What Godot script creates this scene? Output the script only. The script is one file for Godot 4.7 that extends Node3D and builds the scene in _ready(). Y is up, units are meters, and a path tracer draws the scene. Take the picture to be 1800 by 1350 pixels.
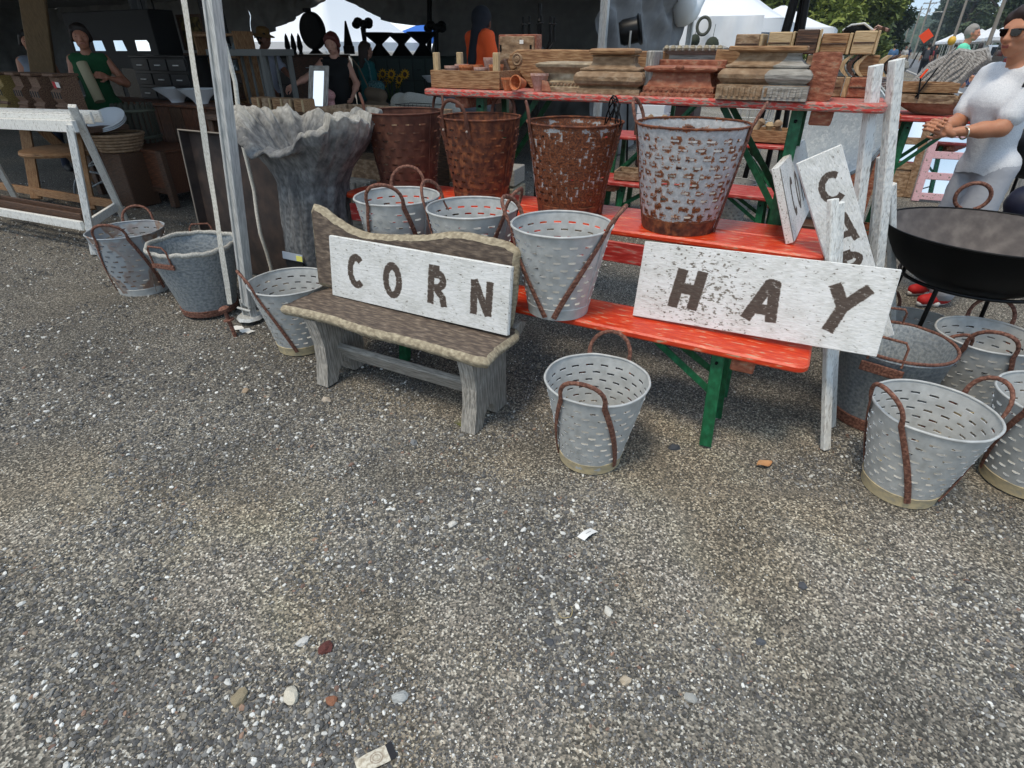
extends Node3D

# The market lot has its own square grid: "across" runs to the right along the display tables, "along" runs away, beside the road.
const FY := deg_to_rad(-28.0)
var mats := {}
var rng := RandomNumberGenerator.new()
var names := {}


func W(across: float, h: float, along: float) -> Vector3:
	return Vector3(across * cos(FY) - along * sin(FY), h, -across * sin(FY) - along * cos(FY))


func _ready() -> void:
	rng.seed = 7
	var cam := Camera3D.new()
	cam.name = "camera"
	cam.position = Vector3(0, 1.5, 0)
	cam.rotation_degrees = Vector3(-31, 0, 0)
	cam.fov = 69.2
	cam.near = 0.05
	cam.far = 2000.0
	add_child(cam)
	cam.current = true
	var env := Environment.new()
	env.background_mode = Environment.BG_SKY
	env.tonemap_mode = Environment.TONE_MAPPER_LINEAR
	env.tonemap_exposure = 1.4
	var sky := ProceduralSkyMaterial.new()
	sky.sky_top_color = Color(0.54, 0.67, 0.81)
	sky.sky_horizon_color = Color(0.76, 0.84, 0.90)
	sky.ground_horizon_color = Color(0.55, 0.56, 0.56)
	sky.ground_bottom_color = Color(0.32, 0.31, 0.30)
	sky.sky_curve = 0.16
	sky.sky_energy_multiplier = 1.0
	var cn := FastNoiseLite.new()
	cn.seed = 5
	cn.noise_type = FastNoiseLite.TYPE_SIMPLEX_SMOOTH
	cn.frequency = 0.0065
	cn.fractal_octaves = 5
	var ct := NoiseTexture2D.new()
	ct.width = 1024
	ct.height = 512
	ct.seamless = true
	ct.noise = cn
	var cg := Gradient.new()
	cg.offsets = PackedFloat32Array([0.0, 0.42, 0.57, 0.75, 1.0])
	cg.colors = PackedColorArray([Color(0.5, 0.5, 0.5, 0.0), Color(0.6, 0.6, 0.6, 0.0), Color(0.95, 0.95, 0.94, 0.62), Color(1, 1, 1, 0.95), Color(0.93, 0.94, 0.95, 0.9)])
	ct.color_ramp = cg
	sky.sky_cover = ct
	sky.sky_cover_modulate = Color(0.84, 0.79, 0.72, 1.0)
	var sk := Sky.new()
	sk.sky_material = sky
	env.sky = sk
	env.sdfgi_enabled = true
	env.ssao_enabled = true
	env.ssil_enabled = true
	env.fog_enabled = true
	env.fog_density = 0.0004
	env.fog_light_color = Color(0.78, 0.84, 0.89)
	var we := WorldEnvironment.new()
	we.name = "daylight"
	we.environment = env
	add_child(we)
	var sun := DirectionalLight3D.new()
	sun.name = "sun"
	sun.light_color = Color(1.0, 0.95, 0.87)
	sun.light_energy = 0.5
	sun.light_angular_distance = 14.0
	sun.rotation_degrees = Vector3(-66, -38, 0)
	sun.shadow_enabled = true
	add_child(sun)
	setup_materials()
	build_ground()
	build_tents()
	build_far()
	build_front()
	build_buckets()
	build_signs()
	build_shelf_goods()
	build_right()
	build_left()
	build_inside()
	build_people()
	build_litter()


# ---------------------------------------------------------------- mesh helper
class Mb:
	var v := PackedVector3Array()
	var n := PackedVector3Array()
	var t := PackedVector2Array()
	var c := PackedColorArray()
	var i := PackedInt32Array()
	var col := Color.WHITE
	var x := Transform3D.IDENTITY

	func at(p: Vector3, rot := Vector3.ZERO) -> Mb:
		x = Transform3D(Basis.from_euler(rot), p)
		return self

	func pt(p: Vector3, nn: Vector3, uv := Vector2.ZERO) -> int:
		v.append(x * p)
		n.append((x.basis * nn).normalized())
		t.append(uv)
		c.append(col)
		return v.size() - 1

	func quad(a: Vector3, b: Vector3, d: Vector3, e: Vector3, uv: Array = []) -> void:
		var nn := (b - a).cross(d - a)
		if nn.length_squared() < 1e-14:
			nn = (d - a).cross(e - a)
		nn = nn.normalized()
		if uv.is_empty():
			uv = [Vector2(0, 1), Vector2(1, 1), Vector2(1, 0), Vector2(0, 0)]
		var k := pt(a, nn, uv[0])
		pt(b, nn, uv[1])
		pt(d, nn, uv[2])
		pt(e, nn, uv[3])
		i.append_array([k, k + 2, k + 1, k, k + 3, k + 2])

	func tri(a: Vector3, b: Vector3, d: Vector3) -> void:
		var nn := (b - a).cross(d - a).normalized()
		var k := pt(a, nn)
		pt(b, nn)
		pt(d, nn)
		i.append_array([k, k + 2, k + 1])

	func quad_out(a: Vector3, b: Vector3, d: Vector3, e: Vector3, o: Vector3) -> void:
		if (b - a).cross(d - a).dot((a + b + d + e) * 0.25 - o) >= 0.0:
			quad(a, b, d, e)
		else:
			quad(e, d, b, a)

	# a box about m, with chamfered edges; tw: scale of the top relative to the bottom
	func box(m: Vector3, size: Vector3, bev := 0.004, tw := 1.0) -> Mb:
		var h := size * 0.5
		var b := minf(bev, minf(h.x, minf(h.y, h.z)) * 0.45)
		var p := func(s: Vector3, ax: int) -> Vector3:
			var q := Vector3(s.x * (h.x - b), s.y * (h.y - b), s.z * (h.z - b))
			q[ax] = s[ax] * h[ax]
			if s.y > 0.0 and tw != 1.0:
				q.x *= tw
				q.z *= tw
			return m + q
		for ax in 3:
			var u := (ax + 1) % 3
			var w := (ax + 2) % 3
			for s in [-1.0, 1.0]:
				var k := []
				for d in [[-1.0, -1.0], [1.0, -1.0], [1.0, 1.0], [-1.0, 1.0]]:
					var q := Vector3.ZERO
					q[ax] = s
					q[u] = d[0]
					q[w] = d[1]
					k.append(p.call(q, ax))
				quad_out(k[0], k[1], k[2], k[3], m)
			for s in [-1.0, 1.0]:
				for r in [-1.0, 1.0]:
					var q0 := Vector3.ZERO
					q0[ax] = s
					q0[u] = r
					q0[w] = -1.0
					var q1 := q0
					q1[w] = 1.0
					quad_out(p.call(q0, ax), p.call(q1, ax), p.call(q1, u), p.call(q0, u), m)
		for sx in [-1.0, 1.0]:
			for sy in [-1.0, 1.0]:
				for sz in [-1.0, 1.0]:
					var q := Vector3(sx, sy, sz)
					var a: Vector3 = p.call(q, 0)
					var d: Vector3 = p.call(q, 1)
					var e: Vector3 = p.call(q, 2)
					if (d - a).cross(e - a).dot(a - m) >= 0.0:
						tri(a, d, e)
					else:
						tri(a, e, d)
		return self

	# a bar of rectangular section from a to b
	func bar(a: Vector3, b: Vector3, w: float, th: float, up := Vector3.UP, bev := 0.003) -> Mb:
		var keep := x
		var y := (b - a).normalized()
		var zz := up - y * up.dot(y)
		if zz.length() < 0.01:
			zz = Vector3.RIGHT - y * y.x
		zz = zz.normalized()
		x = keep * Transform3D(Basis(y.cross(zz), y, zz), (a + b) * 0.5)
		box(Vector3.ZERO, Vector3(w, a.distance_to(b), th), bev)
		x = keep
		return self

	# a smooth surface through rows of points; the last row or column may join the first
	func grid(rows: Array, close_u := false, close_v := false, flip := false, us := 1.0, vs := 1.0) -> Mb:
		var nv := rows.size()
		var nu: int = rows[0].size()
		var base := v.size()
		for r in nv:
			for k in nu:
				var a: Vector3 = rows[r][(k + 1) % nu if close_u else mini(k + 1, nu - 1)]
				var b: Vector3 = rows[r][(k + nu - 1) % nu if close_u else maxi(k - 1, 0)]
				var d: Vector3 = rows[(r + 1) % nv if close_v else mini(r + 1, nv - 1)][k]
				var e: Vector3 = rows[(r + nv - 1) % nv if close_v else maxi(r - 1, 0)][k]
				var nn := (a - b).cross(d - e)
				if nn.length_squared() < 1e-16:
					nn = Vector3.UP
				pt(rows[r][k], -nn if flip else nn, Vector2(us * k / (nu if close_u else nu - 1), vs * r / (nv - 1)))
		for r in (nv if close_v else nv - 1):
			for k in (nu if close_u else nu - 1):
				var q := [base + r * nu + k, base + r * nu + (k + 1) % nu, base + ((r + 1) % nv) * nu + (k + 1) % nu, base + ((r + 1) % nv) * nu + k]
				if flip:
					i.append_array([q[0], q[1], q[2], q[0], q[2], q[3]])
				else:
					i.append_array([q[0], q[2], q[1], q[0], q[3], q[2]])
		return self

	# a tube along points; radii one number or one per point; flat squeezes the section along its second axis
	func tube(pts: Array, rad, sides := 8, closed := false, flat := 1.0, hint := Vector3.UP) -> Mb:
		var m := pts.size()
		var rows := []
		var side := Vector3.ZERO
		for k in m:
			var a: Vector3 = pts[(k + 1) % m if closed else mini(k + 1, m - 1)]
			var b: Vector3 = pts[(k + m - 1) % m if closed else maxi(k - 1, 0)]
			var d := (a - b).normalized()
			if side == Vector3.ZERO:
				side = d.cross(hint)
				if side.length() < 0.05:
					side = d.cross(Vector3.RIGHT)
			side = (side - d * side.dot(d)).normalized()
			var o := d.cross(side)
			var r: float = rad[k] if rad is Array else rad
			var row := PackedVector3Array()
			for s in sides:
				var q := TAU * s / sides
				row.append(pts[k] + side * cos(q) * r + o * sin(q) * r * flat)
			rows.append(row)
		grid(rows, true, closed)
		if not closed:
			for e in [0, m - 1]:
				var row: PackedVector3Array = rows[e]
				var mid: Vector3 = pts[e]
				for s in sides:
					if e == 0:
						tri(mid, row[(s + 1) % sides], row[s])
					else:
						tri(mid, row[s], row[(s + 1) % sides])
		return self

	# a turned shape: profile of (radius, height); sharp where the profile bends by more than 40 degrees
	func lathe(prof: Array, segs := 28, ox := 1.0, oz := 1.0) -> Mb:
		var m := prof.size()
		var dirs := []
		for k in m - 1:
			var d: Vector2 = prof[k + 1] - prof[k]
			dirs.append(Vector2(d.y, -d.x).normalized())
		for k in m - 1:
			var na: Vector2 = dirs[k]
			var nb: Vector2 = dirs[k]
			if k > 0 and dirs[k - 1].dot(dirs[k]) > 0.76:
				na = (dirs[k - 1] + dirs[k]).normalized()
			if k < m - 2 and dirs[k + 1].dot(dirs[k]) > 0.76:
				nb = (dirs[k + 1] + dirs[k]).normalized()
			var base := v.size()
			for s in segs + 1:
				var q := TAU * s / segs
				var cs := Vector3(cos(q) * ox, 0, -sin(q) * oz)
				var cn := Vector3(cos(q) / ox, 0, -sin(q) / oz)
				pt(cs * prof[k].x + Vector3.UP * prof[k].y, cn * na.x + Vector3.UP * na.y, Vector2(1.0 * s / segs, prof[k].y))
				pt(cs * prof[k + 1].x + Vector3.UP * prof[k + 1].y, cn * nb.x + Vector3.UP * nb.y, Vector2(1.0 * s / segs, prof[k + 1].y))
			for s in segs:
				var j := base + s * 2
				i.append_array([j, j + 3, j + 2, j, j + 1, j + 3])
		return self

	func ball(m: Vector3, r: Vector3, seg := 12) -> Mb:
		var keep := x
		x = keep * Transform3D(Basis.from_scale(r), m)
		var pr := []
		for k in seg / 2 + 1:
			var q := -PI / 2 + PI * k / (seg / 2)
			pr.append(Vector2(maxf(cos(q), 0.001), sin(q)))
		lathe(pr, seg)
		x = keep
		return self

	# an outline in x and y, given depth along z; the front edge may be chamfered
	func prism(poly: PackedVector2Array, depth: float, bev := 0.0) -> Mb:
		if Geometry2D.is_polygon_clockwise(poly):
			poly = poly.duplicate()
			poly.reverse()
		var face := poly
		if bev > 0.0:
			var off := Geometry2D.offset_polygon(poly, -bev)
			if off.size() == 1 and off[0].size() == poly.size():
				# pair each corner with its nearest inset corner
				face = PackedVector2Array()
				for p in poly:
					var best: Vector2 = off[0][0]
					for q in off[0]:
						if q.distance_squared_to(p) < best.distance_squared_to(p):
							best = q
					face.append(best)
		var idx := Geometry2D.triangulate_polygon(face)
		var z := depth * 0.5
		for k in range(0, idx.size(), 3):
			var a := face[idx[k]]
			var b := face[idx[k + 1]]
			var d := face[idx[k + 2]]
			if (b - a).cross(d - a) < 0.0:
				var sw := b
				b = d
				d = sw
			tri(Vector3(a.x, a.y, z), Vector3(b.x, b.y, z), Vector3(d.x, d.y, z))
			tri(Vector3(a.x, a.y, -z), Vector3(d.x, d.y, -z), Vector3(b.x, b.y, -z))
		var m := poly.size()
		var zz := z - (bev if face != poly else 0.0)
		for k in m:
			var a := poly[k]
			var b := poly[(k + 1) % m]
			quad(Vector3(a.x, a.y, -zz), Vector3(b.x, b.y, -zz), Vector3(b.x, b.y, zz), Vector3(a.x, a.y, zz))
			if face != poly:
				var fa := face[k]
				var fb := face[(k + 1) % m]
				quad(Vector3(a.x, a.y, zz), Vector3(b.x, b.y, zz), Vector3(fb.x, fb.y, z), Vector3(fa.x, fa.y, z))
				quad(Vector3(b.x, b.y, -zz), Vector3(a.x, a.y, -zz), Vector3(fa.x, fa.y, -z), Vector3(fb.x, fb.y, -z))
		return self

	# limbs and lumps joined into one skin: caps are [from, to, radius at from, radius at to]
	func skin(caps: Array, k: float, cell: float, tint = null) -> Mb:
		var lo := Vector3(1e6, 1e6, 1e6)
		var hi := -lo
		for cp in caps:
			var r: float = maxf(cp[2], cp[3]) + cell * 3.0
			for e in 2:
				lo = lo.min(cp[e] - Vector3(r, r, r))
				hi = hi.max(cp[e] + Vector3(r, r, r))
		var nx := int((hi.x - lo.x) / cell) + 2
		var ny := int((hi.y - lo.y) / cell) + 2
		var nz := int((hi.z - lo.z) / cell) + 2
		var f := PackedFloat32Array()
		f.resize(nx * ny * nz)
		f.fill(9.0)
		for cp in caps:
			var a: Vector3 = cp[0]
			var ba: Vector3 = cp[1] - a
			var l2 := maxf(ba.length_squared(), 1e-9)
			var ra: float = cp[2]
			var rb: float = cp[3]
			var m := maxf(ra, rb) + k + cell * 2.0
			var p0: Vector3 = ((a.min(cp[1]) - Vector3(m, m, m) - lo) / cell).floor()
			var p1: Vector3 = ((a.max(cp[1]) + Vector3(m, m, m) - lo) / cell).ceil()
			for z in range(maxi(int(p0.z), 0), mini(int(p1.z), nz - 1) + 1):
				for y in range(maxi(int(p0.y), 0), mini(int(p1.y), ny - 1) + 1):
					var idx := (z * ny + y) * nx + maxi(int(p0.x), 0)
					for xx in range(maxi(int(p0.x), 0), mini(int(p1.x), nx - 1) + 1):
						var q := lo + Vector3(xx, y, z) * cell - a
						var h := clampf(q.dot(ba) / l2, 0.0, 1.0)
						var d := (q - ba * h).length() - (ra + (rb - ra) * h)
						var g := f[idx]
						if g > 8.0:
							f[idx] = d
						else:
							var hh := maxf(k - absf(d - g), 0.0)
							f[idx] = minf(d, g) - hh * hh / k * 0.25
						idx += 1
		var vid := {}
		var sy := nx
		var sz := nx * ny
		var off := [0, 1, sy, sy + 1, sz, sz + 1, sz + sy, sz + sy + 1]
		var edges := [[0, 1], [2, 3], [4, 5], [6, 7], [0, 2], [1, 3], [4, 6], [5, 7], [0, 4], [1, 5], [2, 6], [3, 7]]
		for z in nz - 1:
			for y in ny - 1:
				var row := (z * ny + y) * nx
				for xx in nx - 1:
					var o := row + xx
					if absf(f[o]) > cell * 2.0:
						continue
					var neg := 0
					for e in 8:
						if f[o + off[e]] < 0.0:
							neg += 1
					if neg == 0 or neg == 8:
						continue
					var s := Vector3.ZERO
					var m := 0
					for e in edges:
						var fa := f[o + off[e[0]]]
						var fb := f[o + off[e[1]]]
						if (fa < 0.0) != (fb < 0.0):
							var w := fa / (fa - fb)
							var ca := Vector3(e[0] & 1, (e[0] >> 1) & 1, e[0] >> 2)
							var cb := Vector3(e[1] & 1, (e[1] >> 1) & 1, e[1] >> 2)
							s += ca.lerp(cb, w)
							m += 1
					var p := lo + (Vector3(xx, y, z) + s / m) * cell
					var gr := Vector3(f[o + 1] + f[o + off[3]] + f[o + off[5]] + f[o + off[7]] - f[o] - f[o + off[2]] - f[o + off[4]] - f[o + off[6]], f[o + off[2]] + f[o + off[3]] + f[o + off[6]] + f[o + off[7]] - f[o] - f[o + 1] - f[o + off[4]] - f[o + off[5]], f[o + off[4]] + f[o + off[5]] + f[o + off[6]] + f[o + off[7]] - f[o] - f[o + 1] - f[o + off[2]] - f[o + off[3]])
					if gr.length_squared() < 1e-12:
						gr = Vector3.UP
					gr = gr.normalized()
					if tint != null:
						var res: Array = tint.call(p, gr)
						col = res[0]
						p += gr * res[1]
					vid[o] = pt(p, gr, Vector2(p.x, p.y))
		var st := [1, sy, sz]
		for o in vid:
			for ax in 3:
				var fa := f[o]
				var fb := f[o + st[ax]]
				if (fa < 0.0) == (fb < 0.0):
					continue
				var u: int = st[(ax + 1) % 3]
				var w: int = st[(ax + 2) % 3]
				var q := [o, o - u, o - u - w, o - w]
				if not (vid.has(q[1]) and vid.has(q[2]) and vid.has(q[3])):
					continue
				if fa < 0.0:
					i.append_array([vid[q[0]], vid[q[2]], vid[q[1]], vid[q[0]], vid[q[3]], vid[q[2]]])
				else:
					i.append_array([vid[q[0]], vid[q[1]], vid[q[2]], vid[q[0]], vid[q[2]], vid[q[3]]])
		return self

	func mesh(m: Material = null) -> ArrayMesh:
		var a := []
		a.resize(Mesh.ARRAY_MAX)
		a[Mesh.ARRAY_VERTEX] = v
		a[Mesh.ARRAY_NORMAL] = n
		a[Mesh.ARRAY_TEX_UV] = t
		a[Mesh.ARRAY_COLOR] = c
		a[Mesh.ARRAY_INDEX] = i
		var r := ArrayMesh.new()
		r.add_surface_from_arrays(Mesh.PRIMITIVE_TRIANGLES, a)
		r.surface_set_material(0, m)
		return r


# ---------------------------------------------------------------- objects
func numbered(nm: String, parent: Node) -> String:
	var key := nm + str(parent.get_instance_id())
	var k: int = names.get(key, -1) + 1
	names[key] = k
	return nm if k == 0 else "%s_%03d" % [nm, k]


func tag(o: Node, label: String, cat: String, group := "", kind := "") -> void:
	if label:
		o.set_meta("label", label)
	if cat:
		o.set_meta("category", cat)
	if group:
		o.set_meta("group", group)
	if kind:
		o.set_meta("kind", kind)


func thing(nm: String, label: String, cat: String, p: Vector3, yaw := FY, group := "") -> Node3D:
	var o := Node3D.new()
	o.name = numbered(nm, self)
	add_child(o)
	o.position = p
	o.rotation.y = yaw
	tag(o, label, cat, group)
	return o


func part(mb: Mb, nm: String, m: Material, parent: Node) -> MeshInstance3D:
	var o := MeshInstance3D.new()
	o.name = numbered(nm, parent)
	o.mesh = mb.mesh(m)
	parent.add_child(o, true)
	return o


func share(ms: Mesh, nm: String, parent: Node, p := Vector3.ZERO, rot := Vector3.ZERO) -> MeshInstance3D:
	var o := MeshInstance3D.new()
	o.name = numbered(nm, parent)
	o.mesh = ms
	parent.add_child(o, true)
	o.position = p
	o.rotation = rot
	return o


func solo(mb: Mb, nm: String, m: Material, label: String, cat: String, p := Vector3.ZERO, yaw := FY, group := "") -> MeshInstance3D:
	var o := part(mb, nm, m, self)
	o.position = p
	o.rotation.y = yaw
	tag(o, label, cat, group)
	return o


func struct(mb: Mb, nm: String, m: Material) -> MeshInstance3D:
	var o := part(mb, nm, m, self)
	o.set_meta("kind", "structure")
	return o


# ---------------------------------------------------------------- materials
func NT(freq: float, ramp: Array, oct := 4, sd := 1, type := FastNoiseLite.TYPE_SIMPLEX_SMOOTH, size := 512, bump := 0.0) -> NoiseTexture2D:
	var nz := FastNoiseLite.new()
	nz.seed = sd
	nz.frequency = freq
	nz.noise_type = type
	nz.fractal_octaves = oct
	if type == FastNoiseLite.TYPE_CELLULAR:
		nz.cellular_return_type = FastNoiseLite.RETURN_CELL_VALUE if bump == 0.0 else FastNoiseLite.RETURN_DISTANCE
		if oct == 1:
			nz.fractal_type = FastNoiseLite.FRACTAL_NONE
	var t := NoiseTexture2D.new()
	t.width = size
	t.height = size
	t.seamless = true
	t.noise = nz
	if bump > 0.0:
		t.as_normal_map = true
		t.bump_strength = bump
	elif not ramp.is_empty():
		var g := Gradient.new()
		var of := PackedFloat32Array()
		var cs := PackedColorArray()
		for r in ramp:
			of.append(r[0])
			cs.append(Color(r[1]) if r[1] is String else r[1])
		g.offsets = of
		g.colors = cs
		t.color_ramp = g
	return t


func M(key: String, col, rough := 0.8, metal := 0.0, tex: Texture2D = null, sc := Vector3.ZERO, nrm: Texture2D = null, ns := 1.0) -> StandardMaterial3D:
	if mats.has(key):
		return mats[key]
	var m := StandardMaterial3D.new()
	m.resource_name = key
	m.albedo_color = Color(col) if col is String else col
	m.roughness = rough
	m.metallic = metal
	if tex:
		m.albedo_texture = tex
	if nrm:
		m.normal_enabled = true
		m.normal_texture = nrm
		m.normal_scale = ns
	if sc != Vector3.ZERO:
		m.uv1_triplanar = true
		m.uv1_scale = sc
	m.cull_mode = BaseMaterial3D.CULL_DISABLED
	mats[key] = m
	return m


# the same look with the grain along another axis (or another tint)
func like(key: String, src: StandardMaterial3D, sc := Vector3.ZERO, col = null) -> StandardMaterial3D:
	if mats.has(key):
		return mats[key]
	var m: StandardMaterial3D = src.duplicate()
	m.resource_name = key
	if sc != Vector3.ZERO:
		m.uv1_scale = sc
	if col != null:
		m.albedo_color = Color(col) if col is String else col
	mats[key] = m
	return m


func setup_materials() -> void:
	var fb := NT(0.02, [], 5, 11, FastNoiseLite.TYPE_SIMPLEX_SMOOTH, 512, 5.0)
	var grain_n := NT(0.03, [], 4, 12, FastNoiseLite.TYPE_SIMPLEX_SMOOTH, 512, 7.0)
	var X := Vector3(0.9, 9, 9)
	var Y := Vector3(9, 0.9, 9)
	# galvanised sheet
	var tg := NT(0.012, [[0.0, "9c9c97"], [0.3, "adaeab"], [0.5, "b6b7b4"], [0.65, "bdbebb"], [0.85, "c6c6c2"], [1.0, "b5b0a4"]], 6, 21)
	M("galv", Color(1, 1, 1), 0.55, 0.15, tg, Vector3(2.6, 2.6, 2.6), fb, 0.12)
	M("galv_band", Color.WHITE, 0.8, 0.0, NT(0.02, [[0.3, "bfae88"], [0.55, "ab9d7e"], [0.8, "928b7c"]], 4, 22), Vector3(3, 3, 3))
	M("galv_old", Color.WHITE, 0.55, 0.3, NT(0.03, [[0.0, "5f666b"], [0.4, "7f868a"], [0.55, "969c9f"], [0.72, "a8adae"], [1.0, "76705f"]], 5, 23), Vector3(3, 3, 3), fb, 0.4)
	M("galv_shiny", Color.WHITE, 0.42, 0.25, NT(0.06, [[0.2, "a9b6bf"], [0.45, "c4cfd6"], [0.6, "b1bcc4"], [0.8, "d5dde1"]], 3, 24, FastNoiseLite.TYPE_CELLULAR), Vector3(2.2, 2.2, 2.2))
	M("galv_pole", Color.WHITE, 0.45, 0.2, NT(0.02, [[0.3, "b0b1ae"], [0.5, "c4c4c0"], [0.75, "d4d4d0"]], 4, 25), Vector3(6, 0.8, 6))
	# rust
	var tr := NT(0.025, [[0.0, "3a2018"], [0.35, "522d20"], [0.52, "6b3d28"], [0.66, "82492c"], [0.8, "9a6039"], [1.0, "6b3d28"]], 6, 31)
	M("rust", Color.WHITE, 0.85, 0.1, tr, Vector3(1.9, 1.3, 1.9), fb, 0.5)
	M("rust_strap", Color.WHITE, 0.8, 0.1, NT(0.03, [[0.1, "46291f"], [0.45, "684336"], [0.62, "835847"], [0.85, "9c7360"]], 4, 32), Vector3(4, 4, 4), fb, 0.5)
	M("rust_dark", Color.WHITE, 0.8, 0.2, NT(0.022, [[0.1, "46281e"], [0.45, "5b3629"], [0.7, "6f4736"], [0.9, "855c47"]], 5, 33), Vector3(1.6, 1.0, 1.6), fb, 0.35)
	M("iron", "1b1918", 0.55, 0.6, NT(0.02, [[0.2, "141312"], [0.6, "211e1c"], [0.9, "3a302a"]], 4, 34), Vector3(2, 2, 2), fb, 0.25)
	M("iron_inside", Color.WHITE, 0.7, 0.05, NT(0.014, [[0.1, "453f3d"], [0.5, "5a5350"], [0.8, "6e6762"]], 5, 35), Vector3(1.6, 1.6, 1.6), fb, 0.2)
	M("iron_sheet", Color.WHITE, 0.75, 0.15, NT(0.01, [[0.2, "261f1d"], [0.5, "342a26"], [0.8, "40332d"]], 4, 36), Vector3(1.2, 1.2, 1.2))
	# paint
	var to := NT(0.016, [[0.0, "b52f12"], [0.45, "cc3814"], [0.66, "d64a20"], [0.75, "da6a48"], [0.80, "c79a80"], [0.9, "a58f74"]], 5, 41)
	M("orange", Color.WHITE, 0.42, 0.0, to, Vector3(1.1, 6, 6), grain_n, 0.25)
	M("red", Color.WHITE, 0.5, 0.0, NT(0.016, [[0.0, "8d211b"], [0.5, "ab2f27"], [0.68, "bb4a42"], [0.8, "bf7f74"], [0.9, "8d7a6a"]], 5, 42), Vector3(1.0, 6, 6), grain_n, 0.25)
	M("red_worn", Color.WHITE, 0.6, 0.0, NT(0.017, [[0.0, "b13128"], [0.42, "c2453a"], [0.5, "cf7a70"], [0.56, "a08c7d"], [0.7, "86776a"], [1.0, "6f6358"]], 5, 43), Vector3(2.2, 9, 9), grain_n, 0.5)
	M("green", Color.WHITE, 0.45, 0.0, NT(0.02, [[0.1, "0c4a2a"], [0.6, "14603a"], [0.85, "1d7048"], [0.95, "3b5542"]], 4, 44), Vector3(3, 2, 3))
	var tw := NT(0.018, [[0.0, "7d756b"], [0.2, "a9a49b"], [0.27, "d9d8d2"], [0.6, "e4e4df"], [0.74, "d2d1cb"], [0.8, "8b857c"], [0.86, "dcdbd6"]], 5, 45)
	M("white_worn", Color.WHITE, 0.75, 0.0, tw, Vector3(7, 1.2, 7), grain_n, 0.6)
	M("white_worn_x", Color.WHITE, 0.75, 0.0, tw, Vector3(1.2, 7, 7), grain_n, 0.6)
	M("pink_worn", Color.WHITE, 0.7, 0.0, NT(0.02, [[0.0, "c99aa0"], [0.6, "d9b0b4"], [0.72, "cfa5a8"], [0.8, "7d7468"], [1.0, "5d574f"]], 5, 46), Vector3(3, 3, 3))
	# wood
	var tgw := NT(0.02, [[0.0, "6c685f"], [0.35, "87827a"], [0.55, "99948b"], [0.75, "aca79e"], [1.0, "77726a"]], 5, 51)
	M("wood_grey", Color.WHITE, 0.85, 0.0, tgw, Y, grain_n, 0.8)
	M("wood_grey_x", Color.WHITE, 0.85, 0.0, tgw, X, grain_n, 0.8)
	M("wood_top", Color.WHITE, 0.75, 0.0, NT(0.018, [[0.0, "41372f"], [0.4, "574a40"], [0.6, "67594c"], [0.82, "7c6d5e"], [0.95, "988977"]], 5, 52), Vector3(1.4, 6, 6), grain_n, 0.5)
	M("wood_edge", Color.WHITE, 0.9, 0.0, NT(0.035, [[0.0, "6d6352"], [0.38, "8b7f6a"], [0.6, "a3977f"], [0.8, "bdb197"], [1.0, "857a66"]], 4, 53), Vector3(1.6, 3.0, 3.0), fb, 0.9)
	var twm := NT(0.02, [[0.0, "5d3d25"], [0.35, "805a39"], [0.55, "94704b"], [0.75, "a98560"], [1.0, "6d4a2f"]], 5, 54)
	M("wood_warm", Color.WHITE, 0.75, 0.0, twm, X, grain_n, 0.6)
	M("wood_warm_y", Color.WHITE, 0.75, 0.0, twm, Y, grain_n, 0.6)
	var twp := NT(0.02, [[0.0, "967c58"], [0.4, "b0956d"], [0.6, "c0a781"], [0.85, "a58b66"]], 4, 55)
	M("wood_pine", Color.WHITE, 0.7, 0.0, twp, X, grain_n, 0.4)
	M("wood_pine_y", Color.WHITE, 0.7, 0.0, twp, Y, grain_n, 0.4)
	var twd := NT(0.02, [[0.0, "2c1c12"], [0.4, "402a1b"], [0.6, "523724"], [0.85, "694a33"]], 5, 56)
	M("wood_dark", Color.WHITE, 0.6, 0.0, twd, X, grain_n, 0.5)
	M("wood_dark_y", Color.WHITE, 0.6, 0.0, twd, Y, grain_n, 0.5)
	M("wood_mould", Color.WHITE, 0.8, 0.0, NT(0.014, [[0.0, "5f4834"], [0.35, "7f654b"], [0.55, "907559"], [0.75, "a38b70"], [1.0, "6a5442"]], 5, 57), Vector3(1.6, 3.2, 3.2), grain_n, 0.5)
	M("wood_red", Color.WHITE, 0.75, 0.0, NT(0.02, [[0.0, "74402b"], [0.4, "8b5039"], [0.6, "9c6247"], [0.8, "a27b62"], [1.0, "6f4a38"]], 5, 58), Vector3(1.8, 3.6, 3.6), grain_n, 0.7)
	M("wood_carved", Color.WHITE, 0.8, 0.0, NT(0.03, [[0.0, "35231a"], [0.4, "5a4030"], [0.65, "7a5d48"], [0.9, "8f7560"]], 5, 59), Vector3(5, 5, 5), fb, 0.8)
	M("drift", Color.WHITE, 0.9, 0.0, null, Vector3(4, 2.0, 4), fb, 1.0)
	mats["drift"].vertex_color_use_as_albedo = true
	mats["drift"].albedo_texture = NT(0.022, [[0.0, "8f8f8f"], [0.35, "c4c4c4"], [0.6, "e6e6e6"], [0.85, "ffffff"]], 5, 60)
	M("slab", Color.WHITE, 0.9, 0.0, NT(0.02, [[0.0, "4d4945"], [0.35, "7b7670"], [0.6, "a39e97"], [0.85, "bdb8b0"]], 5, 61), Vector3(2, 9, 9), grain_n, 1.4)
	# clay, cloth and others
	M("terracotta", Color.WHITE, 0.85, 0.0, NT(0.02, [[0.1, "a8582f"], [0.5, "c06f42"], [0.85, "cf8e66"]], 4, 71), Vector3(5, 5, 5))
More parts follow.
